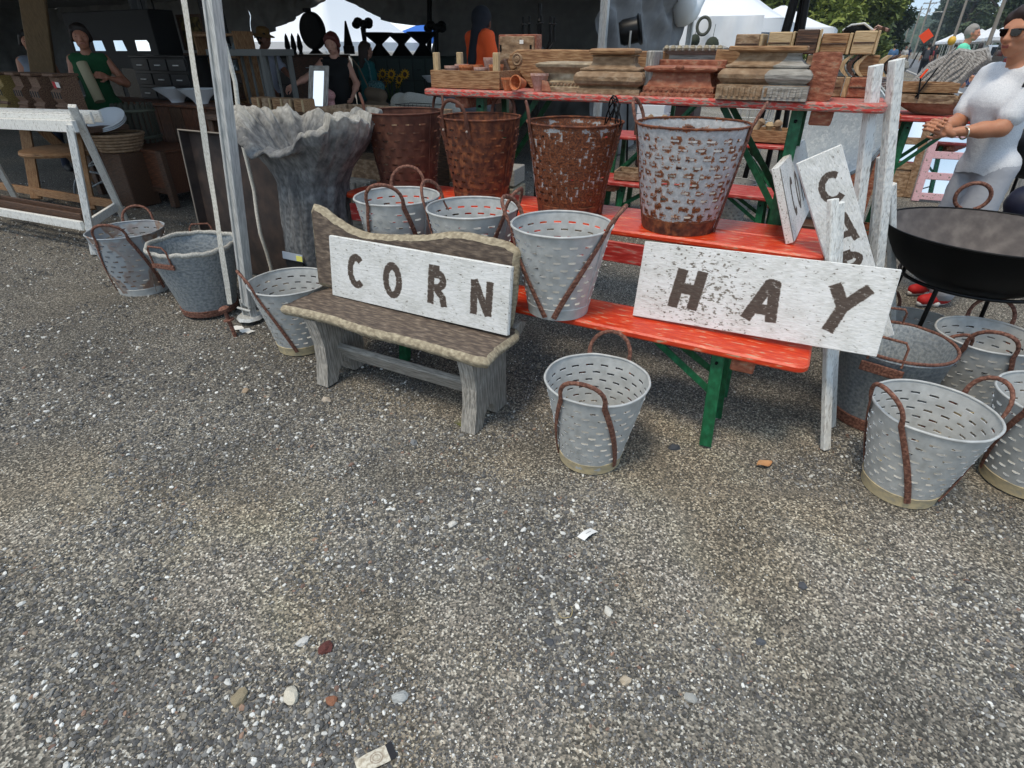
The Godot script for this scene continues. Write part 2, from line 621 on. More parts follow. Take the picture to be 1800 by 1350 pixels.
	M("terracotta_pale", Color.WHITE, 0.9, 0.0, NT(0.02, [[0.1, "a57a67"], [0.5, "bb9383"], [0.85, "c9ada0"]], 4, 72), Vector3(5, 5, 5))
	M("orange_pot", "b9501f", 0.8)
	M("tarp", Color.WHITE, 0.8, 0.0, NT(0.01, [[0.1, "80807e"], [0.5, "8c8c8a"], [0.9, "969694"]], 4, 73), Vector3(0.7, 0.7, 0.7))
	M("tarp_pale", Color.WHITE, 0.7, 0.0, NT(0.01, [[0.1, "545556"], [0.5, "626364"], [0.9, "707172"]], 4, 74), Vector3(0.7, 0.7, 0.7))
	M("tent_white", Color(0.9, 0.91, 0.92), 0.6)
	mats["tent_white"].backlight = Color(0.35, 0.35, 0.35)
	mats["tent_white"].backlight_enabled = true
	M("tent_blue", Color(0.16, 0.42, 0.78), 0.6)
	mats["tent_blue"].backlight_enabled = true
	mats["tent_blue"].backlight = Color(0.1, 0.28, 0.6)
	M("strap", Color.WHITE, 0.8, 0.0, NT(0.03, [[0.2, "b9b4a6"], [0.5, "d3cec1"], [0.8, "e0dcd2"]], 4, 75), Vector3(8, 3, 8))
	M("enamel", "d9dde0", 0.25)
	M("paper", "dedcd6", 0.8)
	M("black", "0c0c0d", 0.7)
	M("black_metal", "101011", 0.4, 0.5)
	M("mirror", Color(0.93, 0.95, 0.96), 0.02, 1.0)
	M("cardboard", "6b5a47", 0.9)
	M("leaf_yellow", "c99a1c", 0.8)
	M("stem_green", "2f4a1c", 0.8)
	M("yellow_tag", "d9d36a", 0.8)
	M("grey_label", "9ba3ad", 0.7)
	M("burlap", Color.WHITE, 0.95, 0.0, NT(0.05, [[0.2, "77746b"], [0.5, "8c897f"], [0.8, "9d9a90"]], 3, 76), Vector3(4, 4, 4))


func noise(sd: int, freq: float, oct := 3) -> FastNoiseLite:
	var z := FastNoiseLite.new()
	z.seed = sd
	z.frequency = freq
	z.fractal_octaves = oct
	return z


# ---------------------------------------------------------------- ground, gravel, road
func ico(sub: int) -> Array:
	var ph := (1.0 + sqrt(5.0)) / 2.0
	var vs := [Vector3(-1, ph, 0), Vector3(1, ph, 0), Vector3(-1, -ph, 0), Vector3(1, -ph, 0), Vector3(0, -1, ph), Vector3(0, 1, ph), Vector3(0, -1, -ph), Vector3(0, 1, -ph), Vector3(ph, 0, -1), Vector3(ph, 0, 1), Vector3(-ph, 0, -1), Vector3(-ph, 0, 1)]
	for k in 12:
		vs[k] = vs[k].normalized()
	var fs := [[0, 11, 5], [0, 5, 1], [0, 1, 7], [0, 7, 10], [0, 10, 11], [1, 5, 9], [5, 11, 4], [11, 10, 2], [10, 7, 6], [7, 1, 8], [3, 9, 4], [3, 4, 2], [3, 2, 6], [3, 6, 8], [3, 8, 9], [4, 9, 5], [2, 4, 11], [6, 2, 10], [8, 6, 7], [9, 8, 1]]
	for s in sub:
		var mid := {}
		var nf := []
		for f in fs:
			var m := []
			for e in 3:
				var a: int = mini(f[e], f[(e + 1) % 3])
				var b: int = maxi(f[e], f[(e + 1) % 3])
				var key := a * 10000 + b
				if not mid.has(key):
					mid[key] = vs.size()
					vs.append(((vs[a] + vs[b]) * 0.5).normalized())
				m.append(mid[key])
			nf.append_array([[f[0], m[0], m[2]], [f[1], m[1], m[0]], [f[2], m[2], m[1]], [m[0], m[1], m[2]]])
		fs = nf
	return [vs, fs]


func stone_mesh(sub: int, sd: int, squash: float, rough: float, facets := true) -> Mb:
	var r := RandomNumberGenerator.new()
	r.seed = sd
	var g := ico(sub)
	var nz := noise(sd, 0.9, 3)
	var ps := []
	for p in g[0]:
		var q: Vector3 = p
		q *= 1.0 + nz.get_noise_3dv(p * 1.3) * rough + r.randf_range(-0.06, 0.06)
		# a few flat cuts, as broken stone has
		ps.append(Vector3(q.x, q.y * squash, q.z * 0.8))
	var mb := Mb.new()
	if facets:
		for f in g[1]:
			mb.tri(ps[f[0]], ps[f[1]], ps[f[2]])
	else:
		for p in ps:
			mb.pt(p, Vector3(p.x, p.y / squash / squash, p.z / 0.64))
		for f in g[1]:
			mb.i.append_array([f[0], f[2], f[1]])
	return mb


func ground_h(x: float, z: float, nz: FastNoiseLite) -> float:
	return (nz.get_noise_2d(x, z) - 0.35) * 0.022


func build_ground() -> void:
	var nz := noise(3, 0.9, 4)
	var patch := noise(4, 0.55, 4)
	var mb := Mb.new()
	var xs := []
	for k in 181:
		var u := (k - 90) / 90.0
		xs.append(5.0 * u + 0.55 * sinh(7.2 * u))
	var m := xs.size()
	for a in m:
		for b in m:
			var x: float = xs[b]
			var z: float = xs[a] - 2.5
			var near := clampf(1.5 - Vector2(x, z + 2.5).length() / 12.0, 0.0, 1.0)
			var d := patch.get_noise_2d(x, z)
			mb.col = Color(0.74, 0.755, 0.76).lerp(Color(1.10, 1.04, 0.92), smoothstep(-0.12, 0.22, d + 0.1 * clampf(x + 0.15, -1.0, 1.0))) * (1.0 + 0.7 * patch.get_noise_2d(x * 2.3 + 50, z * 2.3))
			mb.col = mb.col.lerp(Color(0.62, 0.63, 0.64) * (0.9 + 0.5 * patch.get_noise_2d(x * 1.7, z * 1.7)), smoothstep(1.9, 3.4, Vector2(x, z).length()) * (1.0 - smoothstep(9.0, 16.0, Vector2(x, z).length())) * 0.85)  # mid-distance gravel tinted darker: coarse dark stone, with tent shade worked into the colour
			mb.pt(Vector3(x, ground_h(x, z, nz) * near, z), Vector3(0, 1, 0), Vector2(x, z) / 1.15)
	for a in m - 1:
		for b in m - 1:
			var o := a * m + b
			mb.i.append_array([o, o + 1, o + m + 1, o, o + m + 1, o + m])
	var gm := StandardMaterial3D.new()
	gm.vertex_color_use_as_albedo = true
	gm.roughness = 0.95
	gm.albedo_texture = NT(0.19, [[0.0, "46433d"], [0.3, "605c54"], [0.5, "7a746a"], [0.68, "92897c"], [0.84, "a99f90"], [0.93, "c6beae"], [1.0, "e2dccf"]], 1, 8, FastNoiseLite.TYPE_CELLULAR, 1024)
	gm.normal_enabled = true
	gm.normal_texture = NT(0.19, [], 1, 8, FastNoiseLite.TYPE_CELLULAR, 1024, 6.0)
	gm.normal_scale = 0.7
	gm.resource_name = "gravel_ground"
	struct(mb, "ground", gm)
	# loose gravel, far too many to count
	var r := RandomNumberGenerator.new()
	r.seed = 99
	var pm := StandardMaterial3D.new()
	pm.vertex_color_use_as_albedo = true
	pm.roughness = 0.85
	pm.resource_name = "stone_chips"
	var count := 92000
	for kind in 3:
		var mesh := stone_mesh(0, 300 + kind, [0.55, 0.7, 0.45][kind], 0.5).mesh(pm)
		var buf := PackedFloat32Array()
		buf.resize(count * 16)
		var w := 0
		for k in count:
			var dist := 0.55 + 9.5 * pow(r.randf(), 1.55)
			var ang := r.randf_range(-1.02, 1.02)
			var x := sin(ang) * dist
			var z := -cos(ang) * dist
			var d := patch.get_noise_2d(x, z)
			var coarse := smoothstep(0.3, -0.25, d + patch.get_noise_2d(x * 3.0, z * 3.0) * 0.5 + 0.22 * clampf(x + 0.15, -1.0, 1.0))
			var s := 0.0018 + 0.0018 * r.randf() + 0.0050 * pow(r.randf(), 5.0) * (0.3 + coarse)
			s *= 1.0 + 0.06 * dist
			if r.randf() < 0.004 + 0.008 * coarse:
				s = r.randf_range(0.005, 0.0105) * (0.7 + 0.4 * coarse)
			s *= 0.74 + 0.26 * coarse
			if r.randf() > 0.18 + 0.85 * coarse:
				s *= 0.45
			var q := r.randf()
			var c: Color
			var u := r.randf()
			if q < 0.53 + 0.14 * smoothstep(1.9, 3.4, dist):  # dark chips grow more common outwards, following the shaded ground tint
				c = Color(0.062, 0.060, 0.058).lerp(Color(0.13, 0.126, 0.12), u)
			elif q < 0.79:
				c = Color(0.14, 0.138, 0.13).lerp(Color(0.26, 0.252, 0.235), u)
			elif q < 0.89:
				c = Color(0.45, 0.44, 0.40).lerp(Color(0.78, 0.77, 0.72), u)
			elif q < 0.985:
				c = Color(0.22, 0.195, 0.155).lerp(Color(0.40, 0.355, 0.28), u)
			else:
				c = Color(0.17, 0.105, 0.08).lerp(Color(0.33, 0.21, 0.145), u)
			var bs := Basis.from_euler(Vector3(r.randf_range(-0.5, 0.5), r.randf() * TAU, r.randf_range(-0.5, 0.5))) * Basis.from_scale(Vector3(s * r.randf_range(0.8, 1.35), s, s))
			var y := ground_h(x, z, nz) * clampf(1.5 - Vector2(x, z + 2.5).length() / 12.0, 0.0, 1.0) + s * 0.12
			buf[w] = bs.x.x
			buf[w + 1] = bs.y.x
			buf[w + 2] = bs.z.x
			buf[w + 3] = x
			buf[w + 4] = bs.x.y
			buf[w + 5] = bs.y.y
			buf[w + 6] = bs.z.y
			buf[w + 7] = y
			buf[w + 8] = bs.x.z
			buf[w + 9] = bs.y.z
			buf[w + 10] = bs.z.z
			buf[w + 11] = z
			buf[w + 12] = c.r
			buf[w + 13] = c.g
			buf[w + 14] = c.b
			buf[w + 15] = 1.0
			w += 16
		var mm := MultiMesh.new()
		mm.transform_format = MultiMesh.TRANSFORM_3D
		mm.use_colors = true
		mm.mesh = mesh
		mm.instance_count = count
		mm.buffer = buf
		var o := MultiMeshInstance3D.new()
		o.name = numbered("gravel", self)
		o.multimesh = mm
		add_child(o, true)
		tag(o, ["loose dark and pale gravel chips strewn over the lot", "rounded gravel grains scattered over the packed dirt", "flat slivers of gravel lying on the ground"][kind], "gravel", "", "stuff")
	# the asphalt road beside the lot, with its white edge line
	var rd := Mb.new()
	var wob := noise(6, 0.4, 2)
	var rows := []
	for k in 41:
		var al := -6.0 + pow(k / 40.0, 2.0) * 420.0
		rows.append(PackedVector3Array([W(3.75 + wob.get_noise_1d(al) * 0.12, 0.012, al), W(9.4, 0.016, al)]))
	rd.grid(rows, false, false, true, 1, 1)
	struct(rd, "road", M("asphalt", Color.WHITE, 0.9, 0.0, NT(0.3, [[0.0, "55565a"], [0.5, "686a6d"], [0.8, "7a7b7d"], [1.0, "939391"]], 2, 81), Vector3(0.6, 0.6, 0.6)))
	var ln := Mb.new()
	for k in 8:
		var a0 := -6.0 + k * 40.0
		ln.grid([PackedVector3Array([W(4.0, 0.02, a0), W(4.13, 0.02, a0)]), PackedVector3Array([W(4.0, 0.02, a0 + 39.9), W(4.13, 0.02, a0 + 39.9)])], false, false, true)
	struct(ln, "road_edge_line", M("line_paint", "c9c7c0", 0.8))


# ---------------------------------------------------------------- the market tents
func build_tents() -> void:
	var zt := noise(15, 0.5, 3)
	# the dealer's big tent: roof and walls of grey canvas
	var t := thing("canvas_tent", "large dark grey canvas market tent sheltering the dealer's stock", "tent", Vector3.ZERO, 0.0)
	var roof := Mb.new()
	var rows := []
	for j in 15:
		var row := PackedVector3Array()
		for k in 25:
			var a := -27.0 + 23.9 * k / 24.0
			var al := 2.12 + 11.3 * j / 14.0
			var ed := minf(minf(a + 27.0, -3.1 - a), minf(al - 2.12, 13.42 - al))
			row.append(W(a, 2.75 + 2.1 * smoothstep(0.0, 5.5, ed) - 0.15 * sin(al * 1.1) * smoothstep(0, 2, ed), al))
		rows.append(row)
	roof.grid(rows)
	part(roof, "roof", M("tarp", ""), t)
	var top := func(a: float) -> float: return 2.75
	# end wall, hung from the eave: closed near the road, drawn up into swags in the middle, closed beyond
	var wall := func(a0: float, a1: float, bottom, nm: String, al: float, side: bool) -> void:
		var mb := Mb.new()
		var rr := []
		for j in 25:
			var v := j / 24.0
			var row := PackedVector3Array()
			for k in 61:
				var a := lerpf(a0, a1, k / 60.0)
				var y: float = lerpf(bottom.call(a), 2.78, v)
				var f := 0.10 * sin(a * 4.3 + zt.get_noise_2d(a * 2, y) * 5.0) * (1.0 - 0.6 * v) + 0.25 * zt.get_noise_2d(a, y * 1.4)
				row.append(W(al + f * 0.8, y, a) if side else W(a, y, al + f))
			rr.append(row)
		mb.grid(rr)
		part(mb, nm, M("tarp", ""), t)
	var zero := func(_a: float) -> float: return 0.02
	wall.call(-9.25, -3.2, zero, "side_wall", 13.3, false)
	wall.call(-12.1, -9.25, func(a: float) -> float:
		var u := (a + 12.1) / 2.85
		return 1.97 + 0.72 * pow(1.0 - u, 2.2) + 0.08 * pow(u, 6.0), "swag", 13.3, false)
	wall.call(-15.6, -12.75, func(a: float) -> float:
		var u := (a + 15.6) / 2.85
		return 1.78 + 0.85 * pow(u, 1.5), "swag", 13.3, false)
	wall.call(-27.0, -15.6, zero, "side_wall", 13.3, false)
	wall.call(2.6, 13.3, zero, "side_wall", -27.0, true)
	# the road side wall between the second and third pole, pulled up and lashed
	var mb := Mb.new()
	rows = []
	for j in 25:
		var v := j / 24.0
		var row := PackedVector3Array()
		for k in 61:
			var u := k / 60.0
			var lo := 0.02 + 1.9 * pow(u, 5.0)
			var y := lerpf(lo, 2.75, v)
			var f := 0.07 * sin((u * 9.0 + v * 7.0) * 2.6 + zt.get_noise_2d(u * 6, v * 6) * 3.0)
			row.append(W(-3.1 + f, y, lerpf(8.3, 12.9, u)))
		rows.append(row)
	mb.grid(rows)
	part(mb, "road_side_wall", M("tarp_pale", ""), t)
	mb = Mb.new()
	var pts := []
	var rd := []
	for k in 12:
		var u := k / 11.0
		pts.append(W(-3.02 + 0.04 * sin(u * 9), 2.62 - 0.5 * sin(u * PI), 11.9 + u * 1.5))
		rd.append(0.12 + 0.13 * sin(u * PI) + 0.02 * sin(u * 31))
	mb.tube(pts, rd, 12)
	part(mb, "rolled_wall", M("canvas_white", "dfe3e4", 0.7), t)
	# poles along the road side, and one more on the front edge
	var pole := func(nm: String, label: String, p: Vector3, lean: Vector3, w: float, grp: String) -> Node3D:
		var o := thing(nm, label, "tent pole", p, FY, grp)
		var m := Mb.new()
		var up := lean.normalized()
		var side := Vector3(up.y, -up.x, 0).normalized()
		m.bar(up * 0.1, up * 2.95, w, w * 0.72, Vector3.BACK, 0.004)
		part(m, "tube", M("galv_pole", ""), o)
		m = Mb.new()
		for s in [-1, 1]:
			m.bar(up * 0.12 + side * s * w * 0.38 + Vector3(0, 0, w * 0.38), up * 2.95 + side * s * w * 0.38 + Vector3(0, 0, w * 0.38), w * 0.24, w * 0.2, Vector3.BACK, 0.002)
		part(m, "edge_rib", M("galv_pole", ""), o)
		m = Mb.new()
		m.at(Vector3(0, 0.012, 0)).lathe([Vector2(0.001, 0.02), Vector2(0.075, 0.02), Vector2(0.085, 0.0)], 8)
		m.at(Vector3.ZERO).bar(Vector3(-0.035, 0.02, 0), Vector3(-0.03, 0.14, 0), 0.05, 0.008, Vector3.RIGHT)
		m.bar(Vector3(0.04, 0.02, 0), Vector3(0.035, 0.14, 0), 0.05, 0.008, Vector3.RIGHT)
		m.tube([Vector3(-0.06, 0.08, 0.03), Vector3(0.06, 0.08, 0.03)], 0.008, 6)
		part(m, "foot_plate", M("galv_pole", ""), o)
		return o
	pole.call("tent_pole", "galvanised square tent pole beside the battered bucket and rusty stake", W(-3.05, 0, 2.13), Vector3(0.195, 1, 0.0), 0.068, "tent poles")
	pole.call("tent_pole", "galvanised tent pole standing behind the timber beam on the red shelf", W(-3.02, 0, 8.25), Vector3(0.0, 1, 0), 0.1, "tent poles")
	pole.call("tent_pole", "far tent pole under the rolled white canvas wall", W(-3.02, 0, 13.2), Vector3(0.0, 1, 0), 0.1, "tent poles")
	var bp := Mb.new()
	bp.tube([W(-9.35, 0, 13.0), W(-9.05, 2.9, 13.0)], 0.06, 10)
	solo(bp, "tent_pole", M("iron", ""), "dark tent pole at the end of the swagged canvas", "tent pole", Vector3.ZERO, 0.0, "tent poles")
	# guy straps
	var st := Mb.new()
	var a0 := W(-2.955, 0.19, 1.95)
	var a1 := W(-2.72, 2.6, 2.1)
	var rr := []
	for k in 21:
		var p := a0.lerp(a1, k / 20.0) + Vector3(0.0015 * sin(k * 1.7), 0, 0)
		rr.append(PackedVector3Array([p + Vector3(-0.014, 0, 0.004 * sin(k)), p + Vector3(0.014, 0, -0.004 * sin(k))]))
	st.grid(rr)
	var back := []
	for row in rr:
		back.append(PackedVector3Array([row[0] + Vector3(0, 0, -0.003), row[1] + Vector3(0, 0, -0.003)]))
	st.grid(back, false, false, true)
	solo(st, "guy_strap", M("strap", ""), "pale webbing guy strap running down to the rusty stake", "strap", Vector3.ZERO, 0.0)
	var rp := []
	for k in 16:
		var u := k / 15.0
		rp.append(W(-3.36 + 0.12 * u + 0.012 * sin(u * 14), 0.03 + 1.75 * u + 0.7 * u * u, 2.58 + 0.015 * sin(u * 23)))
	solo(Mb.new().tube(rp, 0.0135, 7), "guy_rope", M("strap", ""), "pale knotted guy rope hanging in front of the rusty tray", "rope", Vector3.ZERO, 0.0)
	var sk := thing("tent_stake", "rusty iron tent stake with mushroomed head driven into the gravel", "stake", W(-2.96, 0, 1.93), FY)
	var m := Mb.new()
	m.at(Vector3.ZERO, Vector3(0.05, 0, 0.12)).lathe([Vector2(0.012, -0.05), Vector2(0.012, 0.16), Vector2(0.001, 0.16)], 10)
	part(m, "shaft", M("rust_strap", ""), sk)
	m = Mb.new()
	m.at(Vector3(-0.018, 0.155, 0.008), Vector3(0.15, 0, 0.2)).lathe([Vector2(0.012, -0.01), Vector2(0.03, 0.0), Vector2(0.033, 0.014), Vector2(0.022, 0.024), Vector2(0.001, 0.027)], 12)
	part(m, "head", M("rust_strap", ""), sk)
	m = Mb.new()
	m.at(Vector3(-0.012, 0.085, 0.0), Vector3(0.1, 0, 0.15)).lathe([Vector2(0.013, 0.0), Vector2(0.032, 0.004), Vector2(0.032, 0.012), Vector2(0.013, 0.016)], 12)
	part(m, "collar", M("rust_strap", ""), sk)
	# neighbouring tents
	var peak := func(nm: String, label: String, c: Vector3, w: float, d: float, eave: float, ridge: float, mat: Material, yaw: float, valance: float) -> void:
		var o := thing(nm, label, "tent", c, yaw, "tents beyond the stall")
		var mr := Mb.new()
		var n := 12
		var rws := []
		for j in n + 1:
			var u := j / float(n)
			var row := PackedVector3Array()
			for k in 33:
				var q := TAU * k / 32.0
				var sx := clampf(cos(q) * 1.5, -1, 1)
				var sz := clampf(sin(q) * 1.5, -1, 1)
				var s := 1.0 - u
				row.append(Vector3(sx * w * 0.5 * s, lerpf(eave, ridge, pow(u, 1.25)), sz * d * 0.5 * s))
			rws.append(row)
		mr.grid(rws)
		part(mr, "roof", mat, o)
		mr = Mb.new()
		rws = []
		for j in 4:
			var row := PackedVector3Array()
			for k in 33:
				var q := TAU * k / 32.0
				row.append(Vector3(clampf(cos(q) * 1.5, -1, 1) * w * 0.5, eave - 0.002 - valance * j / 3.0, clampf(sin(q) * 1.5, -1, 1) * d * 0.5) * (1.0 + 0.004 * sin(k * 9.0)))
			rws.append(row)
		mr.grid(rws)
		part(mr, "valance", mat, o)
		for sx in [-1, 1]:
			for sz in [-1, 1]:
				part(Mb.new().tube([Vector3(sx * w * 0.49, 0, sz * d * 0.49), Vector3(sx * w * 0.49, eave, sz * d * 0.49)], 0.03, 8), "leg", M("galv_pole", ""), o)
	peak.call("white_tent", "white peaked tent with walls seen through the drawn swags", W(-19.4, 0, 20.5), 5.0, 6.0, 1.75, 4.4, M("tent_white", ""), FY, 0.3)
	peak.call("blue_canopy", "bright blue pop-up canopy beyond the black urns", W(-17.3, 0, 25), 3.4, 3.4, 2.0, 2.75, M("tent_blue", ""), FY, 0.25)
	peak.call("white_tent", "tall white tent standing beyond the lashed grey wall", W(-6.9, 0, 27), 9.0, 7.0, 2.4, 5.4, M("tent_white", ""), FY, 0.4)
	peak.call("pale_canopy", "pale blue pop-up canopy below the green trees", W(-4.1, 0, 29), 3.6, 3.6, 2.05, 2.85, M("tent_pale", Color(0.72, 0.83, 0.95), 0.6), FY, 0.3)
	peak.call("white_tent", "small white tent peak under the trees behind the pale canopy", W(-4.3, 0, 41), 6.0, 5.0, 2.5, 3.7, M("tent_white", ""), FY, 0.4)
	# white wall of the tall tent with things hung on it
	var cw := Mb.new()
	rows = []
	for j in 9:
		var row := PackedVector3Array()
		for k in 31:
			var a := -6.0 + 3.2 * k / 30.0
			row.append(W(a, 0.02 + 2.4 * j / 8.0, 22.0 + 0.06 * sin(a * 9) + 0.05 * zt.get_noise_2d(a * 3, j)))
		rows.append(row)
	cw.grid(rows)
	solo(cw, "white_tent_wall", M("tent_white", ""), "white canvas tent wall hung with dark baskets", "tent wall", Vector3.ZERO, 0.0)
	for q in [[-4.75, 1.75, 0.17], [-4.18, 1.62, 0.22]]:
		var b := Mb.new()
		b.ball(Vector3.ZERO, Vector3(q[2], q[2] * 1.1, q[2] * 0.7), 14)
		b.tube([Vector3(0, q[2], 0), Vector3(0, q[2] + 0.35, -0.1)], 0.008, 5)
		solo(b, "hanging_basket", M("basket_dark", "2b3122", 0.9), "dark woven hanging basket, the %s one on the white tent wall" % ("left" if q[0] < -4.5 else "right"), "basket", W(q[0], q[1], 21.6), FY, "baskets hung on the white wall")
	var wr := Mb.new()
	var ring := []
	for k in 24:
		ring.append(Vector3(cos(TAU * k / 24) * 0.2, sin(TAU * k / 24) * 0.24, 0))
	wr.tube(ring, 0.05, 7, true)
	solo(wr, "wreath", M("wreath", "4b4d45", 0.9), "grey wreath hung above the dark baskets", "wreath", W(-4.55, 2.15, 21.7), FY)


# ---------------------------------------------------------------- trees, poles, far road side
func tree(label: String, cat_name: String, p: Vector3, h: float, w: float, base: float, cols: Array, sd: int, leaf: float, count: int, conifer: bool) -> void:
	var r := RandomNumberGenerator.new()
	r.seed = sd
	var o := thing(cat_name, label, "tree", p, r.randf() * TAU, "trees beyond the market")
	var mb := Mb.new()
	mb.tube([Vector3(0, -0.2, 0), Vector3(0.1, h * 0.3, 0.05), Vector3(0, h * 0.62, 0), Vector3(0.05, h * 0.92, 0)], [w * 0.05, w * 0.04, w * 0.025, w * 0.006], 8)
	for k in 9:
		var q := k * 2.4
		var y := h * lerpf(0.3, 0.75, k / 8.0)
		mb.tube([Vector3(0, y, 0), Vector3(cos(q) * w * 0.18, y + h * 0.06, sin(q) * w * 0.18), Vector3(cos(q) * w * 0.38, y + h * 0.1, sin(q) * w * 0.38)], [w * 0.02, w * 0.013, w * 0.004], 5)
	part(mb, "trunk", M("bark", "4a4038", 0.95), o)
	# leaf sprays: each a bent pair of small blades
	var lm := Mb.new()
	for k in 3:
		var q := TAU * k / 3.0
		var d := Vector3(cos(q), 0.25 - 0.3 * k, sin(q))
		var s := d.cross(Vector3.UP).normalized() * 0.33
		lm.quad(-s * 0.4, s * 0.4, d * 0.6 + s + Vector3(0, 0.1, 0), d * 0.6 - s + Vector3(0, 0.1, 0))
		lm.tri(d * 0.6 - s + Vector3(0, 0.1, 0), d * 0.6 + s + Vector3(0, 0.1, 0), d * 1.15 - Vector3(0, 0.15, 0))
	var lmat := M("leaves", Color.WHITE, 0.75)
	lmat.vertex_color_use_as_albedo = true
	lmat.backlight_enabled = true
	lmat.backlight = Color(0.3, 0.34, 0.2)
	var clumps := []
	var nc := 46
	for k in nc:
		var u := pow(r.randf(), 0.8)
		var y := lerpf(base, h, u)
		var rad := (1.0 - pow(absf(u - 0.38) / 0.66, 2.0)) if not conifer else (1.02 - u)
		rad = maxf(rad, 0.06) * w * 0.5 * r.randf_range(0.45, 1.0)
		var q := r.randf() * TAU
		clumps.append([Vector3(cos(q) * rad, y, sin(q) * rad), w * r.randf_range(0.11, 0.2) * (0.75 if conifer else 1.0), r.randf()])
	var mm := MultiMesh.new()
	mm.transform_format = MultiMesh.TRANSFORM_3D
	mm.use_colors = true
	mm.mesh = lm.mesh(lmat)
	mm.instance_count = count
	for k in count:
		var c: Array = clumps[r.randi() % nc]
		var d := Vector3(r.randfn(), r.randfn() * (0.42 if conifer else 0.75), r.randfn())
		d = d.normalized() * pow(r.randf(), 0.4) * c[1]
		if conifer:
			d.y -= 0.25 * Vector2(d.x, d.z).length()
		var s := leaf * r.randf_range(0.6, 1.3)
		mm.set_instance_transform(k, Transform3D(Basis.from_euler(Vector3(r.randf_range(-0.9, 0.9), r.randf() * TAU, r.randf_range(-0.9, 0.9))) * Basis.from_scale(Vector3(s, s, s)), c[0] + d))
		mm.set_instance_color(k, (cols[0] as Color).lerp(cols[1], clampf(c[2] * 0.7 + r.randf() * 0.35, 0, 1)))
	var cr := MultiMeshInstance3D.new()
	cr.name = "crown"
	cr.multimesh = mm
	cr.set_meta("kind", "stuff")
	o.add_child(cr)


